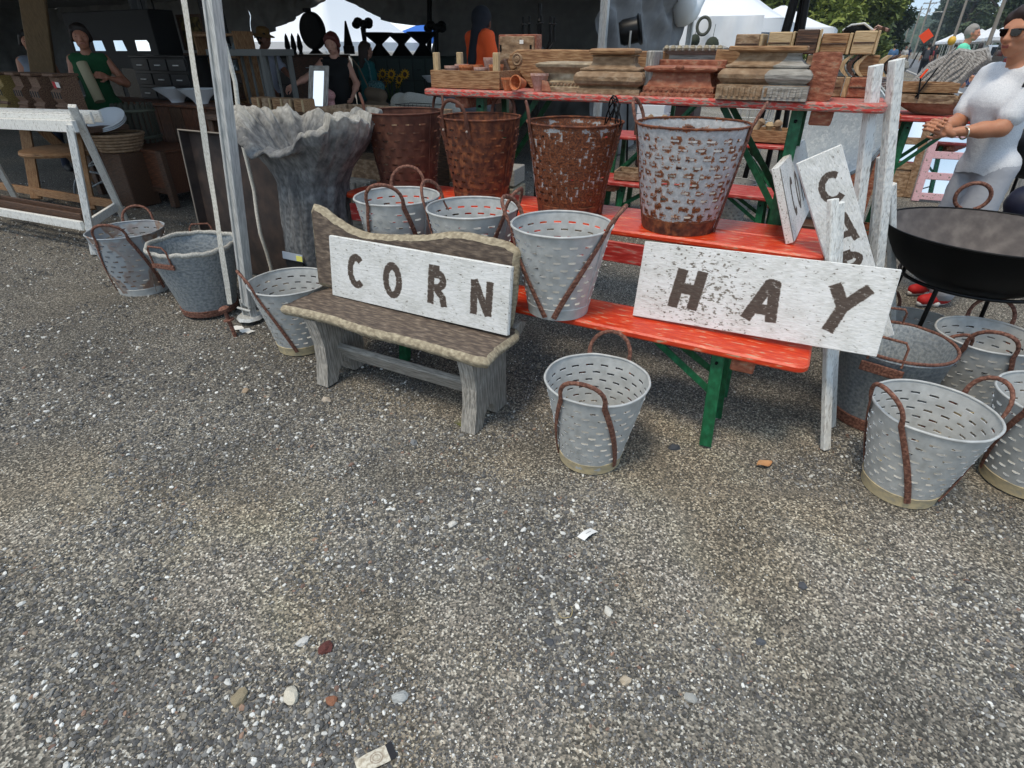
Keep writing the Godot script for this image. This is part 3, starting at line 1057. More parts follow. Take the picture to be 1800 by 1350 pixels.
func build_far() -> void:
	var lime := [Color(0.06, 0.10, 0.018), Color(0.24, 0.28, 0.05)]
	var dark := [Color(0.03, 0.05, 0.02), Color(0.085, 0.12, 0.045)]
	var blue := [Color(0.03, 0.05, 0.03), Color(0.06, 0.09, 0.05)]
	tree("broad yellow-green tree rising behind the pale canopy", "leafy_tree", W(-9.0, 0, 52), 13.0, 10.0, 1.6, lime, 1, 0.36, 9000, false)
	tree("full lime green tree directly above the stacked timber moulds", "leafy_tree", W(-3.9, 0, 50), 12.0, 8.5, 1.3, lime, 2, 0.36, 9000, false)
	tree("dense green tree at the right end of the leafy row", "leafy_tree", W(-1.2, 0, 58), 12.5, 7.5, 1.2, [Color(0.055, 0.09, 0.018), Color(0.19, 0.23, 0.045)], 3, 0.36, 8000, false)
	tree("darker green tree at the road end of the row", "leafy_tree", W(0.9, 0, 70), 11.0, 5.5, 1.0, dark, 4, 0.36, 6500, false)
	tree("green tree half hidden behind the white tents", "leafy_tree", W(-15.5, 0, 56), 12.0, 9.0, 1.6, lime, 5, 0.36, 7000, false)
	var pines := [[18.5, 75.0, 15.0, 8.0], [17.0, 92.0, 17.0, 8.5], [21.5, 108.0, 19.0, 9.0], [17.5, 122.0, 18.0, 9.0], [16.5, 145.0, 18.5, 9.0], [19.0, 170.0, 18.0, 10.0], [18.0, 205.0, 14.5, 10.0], [25.5, 88.0, 18.0, 9.0], [29.5, 104.0, 20.0, 10.0]]
	var wh := ["tall dark conifer behind the near utility poles", "dark conifer above the man in the mint shirt", "broad dark conifer set back behind the first poles", "dark conifer behind the street lamp pole", "layered conifer with flat boughs above the orange sign", "hazy conifer further along the road", "small far conifer at the end of the pole line", "tall conifer above the woman in white", "massive dark conifer at the right edge of the view"]
	for k in pines.size():
		var q: Array = pines[k]
		tree(wh[k], "pine_tree", W(q[0], 0, q[1]), q[2], q[3], 0.8, dark if k < 5 or k > 6 else blue, 20 + k, 0.55, 6500, true)
	# a wooded hill far down the road
	var hl := Mb.new()
	var hz := noise(33, 0.05, 4)
	var rows := []
	for j in 14:
		var row := PackedVector3Array()
		for k in 90:
			var a := -260.0 + 480.0 * k / 89.0
			var v := j / 13.0
			var y := (11.0 + 5.0 * sin(a * 0.011 + 1.0)) * sin(v * PI * 0.5) * (1.0 + 0.35 * hz.get_noise_2d(a * 0.5, j * 4.0)) + 2.0 * hz.get_noise_2d(a * 4.0, j * 30.0)
			row.append(W(a, y - 2.0, 430.0 + 120.0 * v))
		rows.append(row)
	hl.grid(rows)
	struct(hl, "wooded_hill", M("hill", Color.WHITE, 0.95, 0.0, NT(0.05, [[0.1, "22331f"], [0.5, "34482c"], [0.9, "46593a"]], 4, 84), Vector3(0.03, 0.03, 0.03)))
	var hw := thing("hillside_wood", "hazy far woodland covering the hill at the end of the road", "woodland", Vector3.ZERO, 0.0)
	hw.set_meta("kind", "stuff")
	var r := RandomNumberGenerator.new()
	r.seed = 44
	var lm := Mb.new()
	lm = stone_mesh(1, 9, 1.15, 0.6)
	var mm := MultiMesh.new()
	mm.transform_format = MultiMesh.TRANSFORM_3D
	mm.use_colors = true
	var hm := M("far_leaves", Color.WHITE, 0.95)
	hm.vertex_color_use_as_albedo = true
	mm.mesh = lm.mesh(hm)
	mm.instance_count = 1500
	for k in 1500:
		var v := pow(r.randf(), 1.4)
		var a := r.randf_range(-110, 130)
		var y := (11.0 + 5.0 * sin(a * 0.011 + 1.0)) * sin(v * PI * 0.5)
		var s := r.randf_range(2.0, 4.5)
		mm.set_instance_transform(k, Transform3D(Basis.from_euler(Vector3(0, r.randf() * TAU, 0)) * Basis.from_scale(Vector3(s, s * 1.2, s)), W(a, y, 430.0 + 120.0 * v)))
		mm.set_instance_color(k, Color(0.03, 0.055, 0.025).lerp(Color(0.06, 0.09, 0.04), r.randf()))
	var mi := MultiMeshInstance3D.new()
	mi.name = "crowns"
	mi.multimesh = mm
	mi.set_meta("kind", "stuff")
	hw.add_child(mi)
	# utility poles along the far verge
	var als := [67.9, 92.5, 113.5, 144.0, 163.0, 186.0, 207.0, 229.0, 251.0, 274.0, 298.0, 325.0]
	for k in als.size():
		var al: float = als[k]
		var lab: String = ["nearest weathered utility pole, above the woman's head", "utility pole rising behind the driftwood slab", "utility pole just right of the orange sign", "utility pole carrying two street lamps by the orange sign", "first plain pole left of the lamp pole", "second plain pole left of the lamp pole", "third plain pole left of the lamp pole", "fourth plain pole left of the lamp pole", "fifth plain pole left of the lamp pole", "third from last utility pole down the road", "second from last utility pole down the road", "farthest utility pole down the road"][k]
		var o := thing("utility_pole", lab, "utility pole", W(9.7, 0, al), FY, "utility poles along the road")
		var h := 9.2 if k else 9.6
		part(Mb.new().tube([Vector3(0, -0.1, 0), Vector3(0, h, 0)], [0.17, 0.12], 8), "pole", M("pole_wood", "8d857a", 0.9), o)
		part(Mb.new().box(Vector3(0, h - 0.5, 0), Vector3(2.2, 0.12, 0.12), 0.01), "crossarm", M("pole_wood", ""), o)
		for s in [-0.9, 0.9, 0.4]:
			part(Mb.new().at(Vector3(s, h - 0.44, 0)).lathe([Vector2(0.05, 0), Vector2(0.06, 0.08), Vector2(0.02, 0.16), Vector2(0.001, 0.17)], 8), "insulator", M("porcelain", "6f6a66", 0.4), o)
		if k % 2 == 1 or k == 0:
			part(Mb.new().at(Vector3(0.25, h - 1.9, 0)).lathe([Vector2(0.001, 0), Vector2(0.17, 0), Vector2(0.17, 0.6), Vector2(0.001, 0.66)], 12), "transformer", M("grey_can", "9fa3a5", 0.5, 0.3), o)
		if k == 3 or k == 4:
			for s in ([-1, 1] if k == 3 else [-1]):
				part(Mb.new().tube([Vector3(0, 6.9, 0), Vector3(s * 0.6, 7.25, 0), Vector3(s * 1.5, 7.4, 0), Vector3(s * 2.0, 7.38, 0)], 0.05, 6), "lamp_arm", M("galv_pole", ""), o)
				part(Mb.new().ball(Vector3(s * 2.2, 7.36, 0), Vector3(0.32, 0.09, 0.15), 10), "lamp_head", M("galv_pole", ""), o)
	for q in [[-0.9, 8.86], [0.4, 8.86], [0.9, 8.86], [0.1, 6.3]]:
		var wire := Mb.new()
		for k in als.size() - 1:
			var seg := []
			for j in 9:
				var u := j / 8.0
				seg.append(W(9.7 + q[0], q[1] - 1.1 * 4.0 * u * (1.0 - u) * 0.5, lerpf(als[k], als[k + 1], u)))
			wire.tube(seg, 0.02, 4)
		solo(wire, "overhead_wire", M("wire_black", "222222", 0.6), "overhead wire sagging from pole to pole, %s" % ("the thick low cable" if q[1] < 7 else ["outer road side strand", "middle strand", "strand on the far side"][[-0.9, 0.4, 0.9].find(q[0])]), "wire", Vector3.ZERO, 0.0, "overhead wires")
	# road work sign
	var sg := thing("roadwork_sign", "orange diamond road work sign on a stand beside the crowded road", "sign", W(5.2, 0, 70), FY)
	var mb := Mb.new()
	mb.at(Vector3(0, 2.55, 0), Vector3(0, 0, PI / 4)).box(Vector3.ZERO, Vector3(0.82, 0.82, 0.03), 0.01)
	part(mb, "panel", M("sign_orange", Color(1.0, 0.30, 0.06), 0.6), sg)
	mb = Mb.new()
	for s in [-1, 1]:
		mb.tube([Vector3(s * 0.55, 0, 0.25), Vector3(s * 0.06, 1.75, 0.02)], 0.035, 6)
		mb.tube([Vector3(s * 0.4, 0, -0.4), Vector3(s * 0.06, 1.75, -0.02)], 0.035, 6)
	part(mb, "stand", M("black_metal", ""), sg)
	# white market tents in a row down the road side
	var r2 := RandomNumberGenerator.new()
	r2.seed = 8
	for k in 8:
		var o := thing("stall_tent", ["white stall tent nearest the orange sign", "second white stall tent past the orange sign", "third white stall tent in the far row", "fourth white stall tent in the far row", "fifth white stall tent in the far row", "sixth white stall tent in the far row", "seventh white stall tent in the far row", "farthest white stall tent in the row"][k], "tent", W(12.6 + r2.randf() * 0.6, 0, 76.0 + k * 7.0), FY, "white stall tents along the road")
		var rf := Mb.new()
		rf.at(Vector3(0, 2.2, 0)).box(Vector3(0, 0.15, 0), Vector3(4.2, 0.3, 4.2), 0.02)
		rf.at(Vector3(0, 2.5, 0), Vector3(0, PI / 4, 0)).lathe([Vector2(2.95, 0), Vector2(1.2, 0.62), Vector2(0.02, 1.15)], 4)
		part(rf, "roof", M("tent_white", ""), o)
		for sx in [-1, 1]:
			for sz in [-1, 1]:
				part(Mb.new().tube([Vector3(sx * 2, 0, sz * 2), Vector3(sx * 2, 2.2, sz * 2)], 0.04, 6), "leg", M("galv_pole", ""), o)
	car("parked_car", "dark sport utility vehicle parked beyond the man in mint", W(7.6, 0, 43.0), FY, Color(0.03, 0.032, 0.036), "")
	car("parked_car", "white van-like car parked on the road behind the driftwood slab", W(8.6, 0, 55.0), FY, Color(0.75, 0.76, 0.77), "")


func car(nm: String, label: String, p: Vector3, yaw: float, c: Color, grp: String) -> void:
	var o := thing(nm, label, "car", p, yaw, grp)
	var paint := M("car_paint" + str(c), c, 0.25, 0.2)
	paint.clearcoat_enabled = true
	var prof := PackedVector2Array([Vector2(-2.25, 0.45), Vector2(-2.3, 0.8), Vector2(-2.2, 1.05), Vector2(-2.05, 1.68), Vector2(-1.4, 1.76), Vector2(0.3, 1.74), Vector2(1.0, 1.15), Vector2(2.05, 1.02), Vector2(2.25, 0.75), Vector2(2.22, 0.45), Vector2(1.85, 0.36), Vector2(-1.9, 0.36)])
	var mb := Mb.new()
	mb.at(Vector3.ZERO, Vector3(0, PI / 2, 0)).prism(prof, 1.84, 0.09)
	part(mb, "body", paint, o)
	var gl := M("car_glass", Color(0.02, 0.024, 0.028), 0.08, 0.3)
	part(Mb.new().at(Vector3(0, 1.4, 2.13), Vector3(-0.22, 0, 0)).box(Vector3.ZERO, Vector3(1.5, 0.5, 0.03), 0.01), "rear_window", gl, o)
	part(Mb.new().at(Vector3(0, 1.45, -0.68), Vector3(0.86, 0, 0)).box(Vector3.ZERO, Vector3(1.5, 0.72, 0.03), 0.01), "windscreen", gl, o)
	for s in [-1, 1]:
		part(Mb.new().box(Vector3(s * 0.92, 1.4, 0.75), Vector3(0.02, 0.42, 1.9), 0.01), "side_window", gl, o)
		part(Mb.new().box(Vector3(s * 0.78, 0.95, 2.28), Vector3(0.2, 0.34, 0.06), 0.02), "tail_lamp", M("tail_red", Color(0.4, 0.02, 0.02), 0.3), o)
		for z in [-1.4, 1.4]:
			var wl := part(Mb.new().at(Vector3(s * 0.84, 0.35, z), Vector3(0, 0, PI / 2)).lathe([Vector2(0.2, -0.11), Vector2(0.33, -0.11), Vector2(0.35, -0.06), Vector2(0.35, 0.06), Vector2(0.33, 0.11), Vector2(0.2, 0.11)], 20), "wheel", M("tyre", "141414", 0.9), o)
			part(Mb.new().at(Vector3(s * 0.84, 0.35, z), Vector3(0, 0, PI / 2)).lathe([Vector2(0.001, -0.1), Vector2(0.2, -0.09), Vector2(0.2, 0.09), Vector2(0.001, 0.1)], 14), "rim", M("galv_pole", ""), wl)
	part(Mb.new().box(Vector3(0, 0.55, 2.28), Vector3(1.7, 0.22, 0.1), 0.03), "bumper", M("black", ""), o)
	part(Mb.new().box(Vector3(0, 0.85, 2.31), Vector3(0.5, 0.13, 0.02), 0.005), "licence_plate", M("paper", ""), o)


# ---------------------------------------------------------------- benches and tables
func rounded(x0: float, x1: float, z0: float, z1: float, r: float) -> PackedVector2Array:
	var o := PackedVector2Array()
	for q in [[x1 - r, z1 - r, 0.0], [x0 + r, z1 - r, 90.0], [x0 + r, z0 + r, 180.0], [x1 - r, z0 + r, 270.0]]:
		for k in 6:
			var a := deg_to_rad(q[2] + 18.0 * k)
			o.append(Vector2(q[0] + cos(a) * r, q[1] + sin(a) * r))
	return o


# a folding beer-garden table or bench: length along local x, its top surface at h
func trestle(nm: String, label: String, cat: String, p: Vector3, len: float, wid: float, h: float, th: float, boards: int, mat: Material, inset: float, grp: String) -> Node3D:
	var o := thing(nm, label, cat, p, FY, grp)
	var bw := wid / boards
	for k in boards:
		var z := -wid / 2 + bw * (k + 0.5)
		var mb := Mb.new()
		mb.at(Vector3(0, h - th / 2, z), Vector3(-PI / 2, 0, 0)).prism(rounded(-len / 2, len / 2, -bw / 2 + 0.0015, bw / 2 - 0.0015, minf(0.045, bw * 0.25)), th, 0.008)
		part(mb, "plank", mat, o)
	for s in [-1, 1]:
		part(Mb.new().box(Vector3(s * (len / 2 - inset + 0.1), h - th - 0.03, 0), Vector3(0.09, 0.06, wid * 0.8), 0.006), "cleat", M("wood_red", ""), o)
		for e in [-1, 1]:
			var x0: float = s * (len / 2 - inset)
			var a := Vector3(x0, h - th, e * wid * 0.30)
			var b := Vector3(x0 + s * 0.03, 0.0, e * wid * 0.46)
			var mb := Mb.new()
			mb.bar(a, b, 0.05, 0.006, Vector3(0, 0, 1), 0.001)
			mb.bar(a + Vector3(-s * 0.024, 0, -e * 0.018), b + Vector3(-s * 0.024, 0, -e * 0.018), 0.006, 0.036, Vector3(0, 0, 1), 0.001)
			part(mb, "leg", M("green", ""), o)
		var mb2 := Mb.new()
		var x1: float = s * (len / 2 - inset)
		mb2.bar(Vector3(x1, h * 0.45, wid * 0.36), Vector3(x1, h * 0.45, -wid * 0.36), 0.03, 0.006, Vector3(0, 1, 0), 0.001)
		part(mb2, "crossbar", M("green", ""), o)
		for e in [-1, 1]:
			mb2 = Mb.new()
			var dx := minf(0.34, h * 0.62)
			mb2.bar(Vector3(x1 + s * 0.005, h * (0.52 if h < 0.9 else 0.62), e * wid * 0.30), Vector3(x1 - s * dx, h - th - 0.005, e * wid * 0.2), 0.03, 0.006, Vector3(0, 0, 1), 0.001)
			part(mb2, "brace", M("green", ""), o)
		for e in [-1, 1]:
			part(Mb.new().at(Vector3(x1, h - th - 0.05, e * wid * 0.33 + e * 0.004), Vector3(PI / 2, 0, 0)).lathe([Vector2(0.001, 0.006), Vector2(0.006, 0.004), Vector2(0.008, -0.01)], 8), "bolt", M("iron", ""), o)
	return o


func live_slab(o: Node3D, poly: PackedVector2Array, th: float, xf: Transform3D, nm: String, mat: Material, emat: Material, sd: int, bulge := 0.014) -> void:
	var nz := noise(sd, 18.0, 3)
	var dense := PackedVector2Array()
	for k in poly.size():
		var a := poly[k]
		var b := poly[(k + 1) % poly.size()]
		var m := maxi(1, int(a.distance_to(b) / 0.018))
		for j in m:
			dense.append(a.lerp(b, float(j) / m))
	if Geometry2D.is_polygon_clockwise(dense):
		dense.reverse()
	var n := dense.size()
	var nrm := PackedVector2Array()
	for k in n:
		var d := dense[(k + 2) % n] - dense[(k + n - 2) % n]
		nrm.append(Vector2(d.y, -d.x).normalized())
	var face := PackedVector2Array()
	for k in n:
		face.append(dense[k] - nrm[k] * (0.012 + 0.006 * nz.get_noise_2d(k * 0.05, 3.0)))
	var mb := Mb.new()
	mb.x = xf
	mb.prism(face, th)
	var main := part(mb, nm, mat, o)
	var rows := []
	for j in 9:
		var v := j / 8.0
		var row := PackedVector3Array()
		for k in n:
			var out := sin(v * PI) * bulge + 0.004 * nz.get_noise_2d(k * 0.06, v * 2.0) * sin(v * PI)
			var q := face[k].lerp(dense[k], sin(v * PI)) + nrm[k] * out * 0.6
			row.append(Vector3(q.x, q.y, lerpf(th * 0.5 + 0.0015, -th * 0.5 - 0.0015, v)))
		rows.append(row)
	mb = Mb.new()
	mb.x = xf
	mb.grid(rows, true, false, true)
	part(mb, "weathered_edge", emat, main)


func build_front() -> void:
	# the stepped display of red folding benches and tables
	trestle("folding_bench", "low bright orange folding bench with green legs in front, HAY board standing on it", "bench", W(-1.0, 0, 2.26), 2.26, 0.27, 0.475, 0.032, 1, M("orange", ""), 0.33, "red folding benches and tables")
	trestle("folding_table", "orange-red folding table carrying the row of rusty perforated buckets", "table", W(-1.22, 0, 2.8), 2.62, 0.45, 0.765, 0.03, 2, M("orange", ""), 0.3, "red folding benches and tables")
	trestle("folding_table", "tall red table with worn round edge holding crates and timber moulds", "table", W(-1.01, 0, 3.24), 2.36, 0.5, 1.305, 0.036, 2, M("red_worn", ""), 0.34, "red folding benches and tables")
	trestle("folding_bench", "dull red bench behind the green table leg, seen under the tall table", "bench", W(-1.0, 0, 5.3), 2.2, 0.42, 0.47, 0.036, 1, M("red", ""), 0.5, "red folding benches and tables")
	trestle("folding_table", "red table further back holding boxes of oddments", "table", W(-1.1, 0, 5.75), 2.3, 0.46, 0.8, 0.03, 1, M("red", ""), 0.4, "red folding benches and tables")
	trestle("folding_table", "distant bright red table behind the white posts", "table", W(-0.75, 0, 6.35), 2.2, 0.5, 1.17, 0.04, 1, M("red_bright", Color(0.72, 0.12, 0.07), 0.45), 0.3, "red folding benches and tables")
	trestle("folding_table", "red table under the carved dough bowl", "table", W(1.15, 0, 5.9), 1.9, 0.55, 1.06, 0.04, 2, M("red", ""), 0.3, "red folding benches and tables")
	part(Mb.new().box(Vector3(0, 0.66, 0.228), Vector3(2.5, 0.1, 0.018), 0.003), "apron", M("red", ""), get_node("folding_table"))
	# the rustic bench of split logs
	var o := thing("log_bench", "rustic bench of weathered live-edge slabs holding the CORN board", "bench", W(-1.61, 0, 1.88))
	var poly := PackedVector2Array([Vector2(-0.59, -0.165), Vector2(-0.45, -0.155), Vector2(-0.36, -0.15), Vector2(-0.25, -0.152), Vector2(-0.13, -0.168), Vector2(0.0, -0.172), Vector2(0.12, -0.165), Vector2(0.26, -0.168), Vector2(0.4, -0.172), Vector2(0.54, -0.178), Vector2(0.585, -0.165), Vector2(0.575, -0.05), Vector2(0.585, 0.1), Vector2(0.56, 0.15), Vector2(0.2, 0.152), Vector2(-0.2, 0.15), Vector2(-0.54, 0.152), Vector2(-0.585, 0.05)])
	live_slab(o, poly, 0.05, Transform3D(Basis.from_euler(Vector3(-PI / 2, 0, 0)), Vector3(0, 0.395, 0)), "seat", M("wood_top", ""), M("wood_edge", ""), 61)
	var bk := PackedVector2Array([Vector2(-0.61, 0.455), Vector2(0.53, 0.455), Vector2(0.545, 0.6), Vector2(0.55, 0.79), Vector2(0.50, 0.812), Vector2(0.42, 0.818), Vector2(0.3, 0.825), Vector2(0.2, 0.815), Vector2(0.08, 0.785), Vector2(-0.05, 0.768), Vector2(-0.15, 0.756), Vector2(-0.24, 0.75), Vector2(-0.3, 0.752), Vector2(-0.38, 0.768), Vector2(-0.47, 0.80), Vector2(-0.54, 0.835), Vector2(-0.6, 0.85), Vector2(-0.615, 0.82)])
	live_slab(o, bk, 0.058, Transform3D(Basis.from_euler(Vector3(-0.12, 0, 0)), Vector3(0, -0.018, -0.080)), "backrest", M("wood_top", ""), M("wood_edge", ""), 62, 0.022)
	for s in [-1, 1]:
		var lp := PackedVector2Array([Vector2(0.15, 0.372), Vector2(0.135, 0.31), Vector2(0.12, 0.22), Vector2(0.125, 0.12), Vector2(0.14, 0.05), Vector2(0.15, 0.0), Vector2(0.075, 0.0), Vector2(0.055, 0.05), Vector2(0.015, 0.09), Vector2(-0.02, 0.075), Vector2(-0.045, 0.01), Vector2(-0.06, 0.0), Vector2(-0.155, 0.0), Vector2(-0.15, 0.2), Vector2(-0.16, 0.372)])
		part(Mb.new().at(Vector3(-0.43 if s < 0 else 0.46, -0.004, 0), Vector3(0, -PI / 2, 0)).prism(lp, 0.075, 0.006), "leg", M("wood_grey", ""), o)
		part(Mb.new().bar(Vector3(-0.4 if s < 0 else 0.43, 0.36, -0.13), Vector3(-0.42 if s < 0 else 0.45, 0.74, -0.2), 0.07, 0.035, Vector3(0, 0, 1), 0.006), "back_post", M("wood_grey", ""), o)
	var ar := PackedVector2Array([Vector2(-0.2, 0.425), Vector2(-0.26, 0.40), Vector2(-0.2, 0.36), Vector2(0.0, 0.345), Vector2(0.12, 0.345), Vector2(0.12, 0.37)])
	part(Mb.new().at(Vector3(0.53, 0, -0.02), Vector3(0, -PI / 2, 0)).prism(ar, 0.03, 0.005), "end_batten", M("wood_grey", ""), o)
	part(Mb.new().at(Vector3(0.015, 0.145, 0.0), Vector3(0.5, 0, 0)).box(Vector3.ZERO, Vector3(0.85, 0.10, 0.034), 0.006), "stretcher", M("wood_grey_x", ""), o)


# ---------------------------------------------------------------- buckets
# wall of punched sheet metal: rows of slots, staggered; each slot has a bent lip
func bucket_wall(mb: Mb, lips: Mb, r0: float, r1: float, h: float, band: float, rows: int, cols: int, ox: float, oz: float, dent: float, sd: int) -> void:
	var nz := noise(sd, 1.0, 2)
	var n := cols * 4
	var pos := func(k: int, y: float) -> Vector3:
		var q := TAU * (k % n) / n
		var r := lerpf(r0, r1, y / h)
		var w := 1.0 + dent * nz.get_noise_3d(cos(q) * 1.2, y * 3.0, sin(q) * 1.2)
		return Vector3(cos(q) * r * ox * w, y, -sin(q) * r * oz * w)
	var nor := func(k: int) -> Vector3:
		var q := TAU * (k % n) / n
		return Vector3(cos(q), -(r1 - r0) / h, -sin(q)).normalized()
	var ys := [0.0, band]
	var y0 := band + 0.012
	var pitch := (h - 0.028 - y0) / maxf(rows, 1)
	var sh := 0.009
	for r in rows:
		ys.append(y0 + pitch * (r + 0.45) - sh / 2)
		ys.append(y0 + pitch * (r + 0.45) + sh / 2)
	ys.append(h)
	for r in ys.size() - 1:
		var slot := r >= 2 and r % 2 == 0 and r < ys.size() - 1
		var row := (r - 2) / 2
		for k in n:
			if slot and (k + (2 if row % 2 else 0)) % 4 < 2 and not (k / 4 == cols - 1):
				continue
			var base := mb.v.size()
			for q in [[k, ys[r]], [k + 1, ys[r]], [k + 1, ys[r + 1]], [k, ys[r + 1]]]:
				mb.pt(pos.call(q[0], q[1]), nor.call(q[0]), Vector2(float(q[0]) / n, 1.0 - q[1] / h))
			mb.i.append_array([base, base + 2, base + 1, base, base + 3, base + 2])
		if slot:
			for k in n:
				var ph := (k + (2 if row % 2 else 0)) % 4
				if ph >= 2 or k / 4 == cols - 1:
					continue
				# lip bent outwards from the lower edge of the slot, deepest in the middle
				var d0 := 0.0006 if ph == 0 else 0.003
				var d1 := 0.003 if ph == 0 else 0.0006
				var a: Vector3 = pos.call(k, ys[r])
				var b: Vector3 = pos.call(k + 1, ys[r])
				var up := Vector3(0, sh * 0.12, 0)
				lips.quad(a, b, b + nor.call(k + 1) * d1 + up, a + nor.call(k) * d0 + up)


func ring_pts(r: float, y: float, ox: float, oz: float, n := 48, dent := 0.0, sd := 0) -> Array:
	var nz := noise(sd, 1.0, 2)
	var o := []
	for k in n:
		var q := TAU * k / n
		var w := 1.0 + dent * nz.get_noise_3d(cos(q) * 1.2, y * 3.0, sin(q) * 1.2)
		o.append(Vector3(cos(q) * r * ox * w, y, -sin(q) * r * oz * w))
	return o


# an iron strap handle: up the wall, over the rim in an arch, and down again
func handle(r0: float, r1: float, h: float, ox: float, oz: float, phi: float, half: float, low_half: float, low_y: float, arch: float, w: float, tilt: float) -> Mb:
	var pts := []
	var rad := []
	var wallp := func(q: float, y: float, o: float) -> Vector3:
		var r := lerpf(r0, r1, y / h) + o
		return Vector3(cos(q) * r * ox, y, -sin(q) * r * oz)
	for k in 8:
		var u := k / 7.0
		pts.append(wallp.call(phi - lerpf(low_half, half, u), lerpf(low_y, h - 0.012, u), 0.007))
		rad.append(w)
	for k in range(1, 12):
		var u := k / 12.0
		var q := phi - half * cos(u * PI)
		var hh := sin(u * PI)
		pts.append(wallp.call(q, h - 0.004, 0.009 + tilt * hh) + Vector3(0, arch * pow(hh, 0.85), 0))
		rad.append(w * 0.82)
	for k in 8:
		var u := 1.0 - k / 7.0
		pts.append(wallp.call(phi + lerpf(low_half, half, u), lerpf(low_y, h - 0.012, u), 0.007))
		rad.append(w)
	# rounded bar over the rim, flat strap along the wall
	var mb := Mb.new()
	var rows := []
	var m := pts.size()
	for k in m:
		var d: Vector3 = (pts[mini(k + 1, m - 1)] - pts[maxi(k - 1, 0)]).normalized()
		var out := Vector3(pts[k].x, 0, pts[k].z).normalized()
		out = (out - d * out.dot(d)).normalized()
		var side := d.cross(out)
		var on_wall := k < 8 or k >= m - 8
		var a: float = rad[k] * (1.0 if on_wall else 0.95)
		var b: float = 0.0035 if on_wall else rad[k] * 0.8
		var row := PackedVector3Array()
		for s in 10:
			var q := TAU * s / 10.0
			row.append(pts[k] + side * cos(q) * a + out * sin(q) * b)
		rows.append(row)
	mb.grid(rows, true, false)
	return mb


func bucket(nm: String, label: String, grp: String, p: Vector3, turn: float, rim: float, base: float, h: float, hand: Array, mat: Material, bmat: Material, smat: Material, o := {}) -> Node3D:
	var t := thing(nm, label, "bucket", p, FY + turn, grp)
	var ox: float = o.get("ox", 1.0)
	var oz: float = o.get("oz", 1.0)
	var dent: float = o.get("dent", 0.03)
	var sd: int = o.get("seed", 3)
	var band: float = o.get("band", 0.05)
	var mb := Mb.new()
	var lips := Mb.new()
	bucket_wall(mb, lips, base, rim, h, band, o.get("rows", 9), o.get("cols", 19), ox, oz, dent, sd)
	part(mb, "wall", mat, t)
	if lips.v.size():
		part(lips, "slot_lips", o.get("lip_mat", M("lip_zinc_glint", Color(0.84, 0.85, 0.85), 0.45, 0.1)), t).set_meta("kind", "stuff")  # lips paler than the wall: caught sky light put into their colour
	mb = Mb.new()
	mb.lathe([Vector2(0.001, 0.012), Vector2(base * 0.995, 0.012)], 40, ox, oz)
	part(mb, "bottom", mat, t)
	var sa := -TAU * 0.5 / float(o.get("cols", 19))
	var wd: float = 1.0 + dent * 0.15
	part(Mb.new().tube([Vector3(cos(sa) * base * ox * wd, 0.012, -sin(sa) * base * oz * wd), Vector3(cos(sa) * rim * ox * wd, h - 0.004, -sin(sa) * rim * oz * wd)], 0.0045, 6), "seam", mat, t)
	mb = Mb.new()
	mb.tube(ring_pts(rim + 0.001, h, ox, oz, 56, dent, sd), 0.0052, 8, true)
	part(mb, "rim", o.get("rim_mat", mat), t)
	mb = Mb.new()
	var bw := (rim - base) / h
	mb.lathe([Vector2(base + 0.001, 0.0), Vector2(base + 0.0045, 0.0), Vector2(base + 0.004 + bw * band * 0.3, band * 0.5), Vector2(base + 0.003 + bw * band, band), Vector2(base + bw * band, band + 0.002)], 44, ox, oz)
	part(mb, "base_band", bmat, t)
	for q in hand:
		# [angle in degrees, half width, spread at the foot, foot height, arch, strap width, tilt]
		part(handle(base, rim, h, ox, oz, deg_to_rad(q[0]), deg_to_rad(q[1]), deg_to_rad(q[2]), q[3], q[4], q[5], q[6]), "handle", smat, t)
	if o.get("rivets", false):
		for q in hand:
			for s in [-1, 1]:
				var a := deg_to_rad(q[0] + s * q[1])
				var r := lerpf(base, rim, 0.88) + 0.012
				part(Mb.new().ball(Vector3(cos(a) * r * ox, h * 0.88, -sin(a) * r * oz), Vector3(0.007, 0.007, 0.007), 8), "rivet", M("rivet", "a09489", 0.6, 0.3), t)
	return t


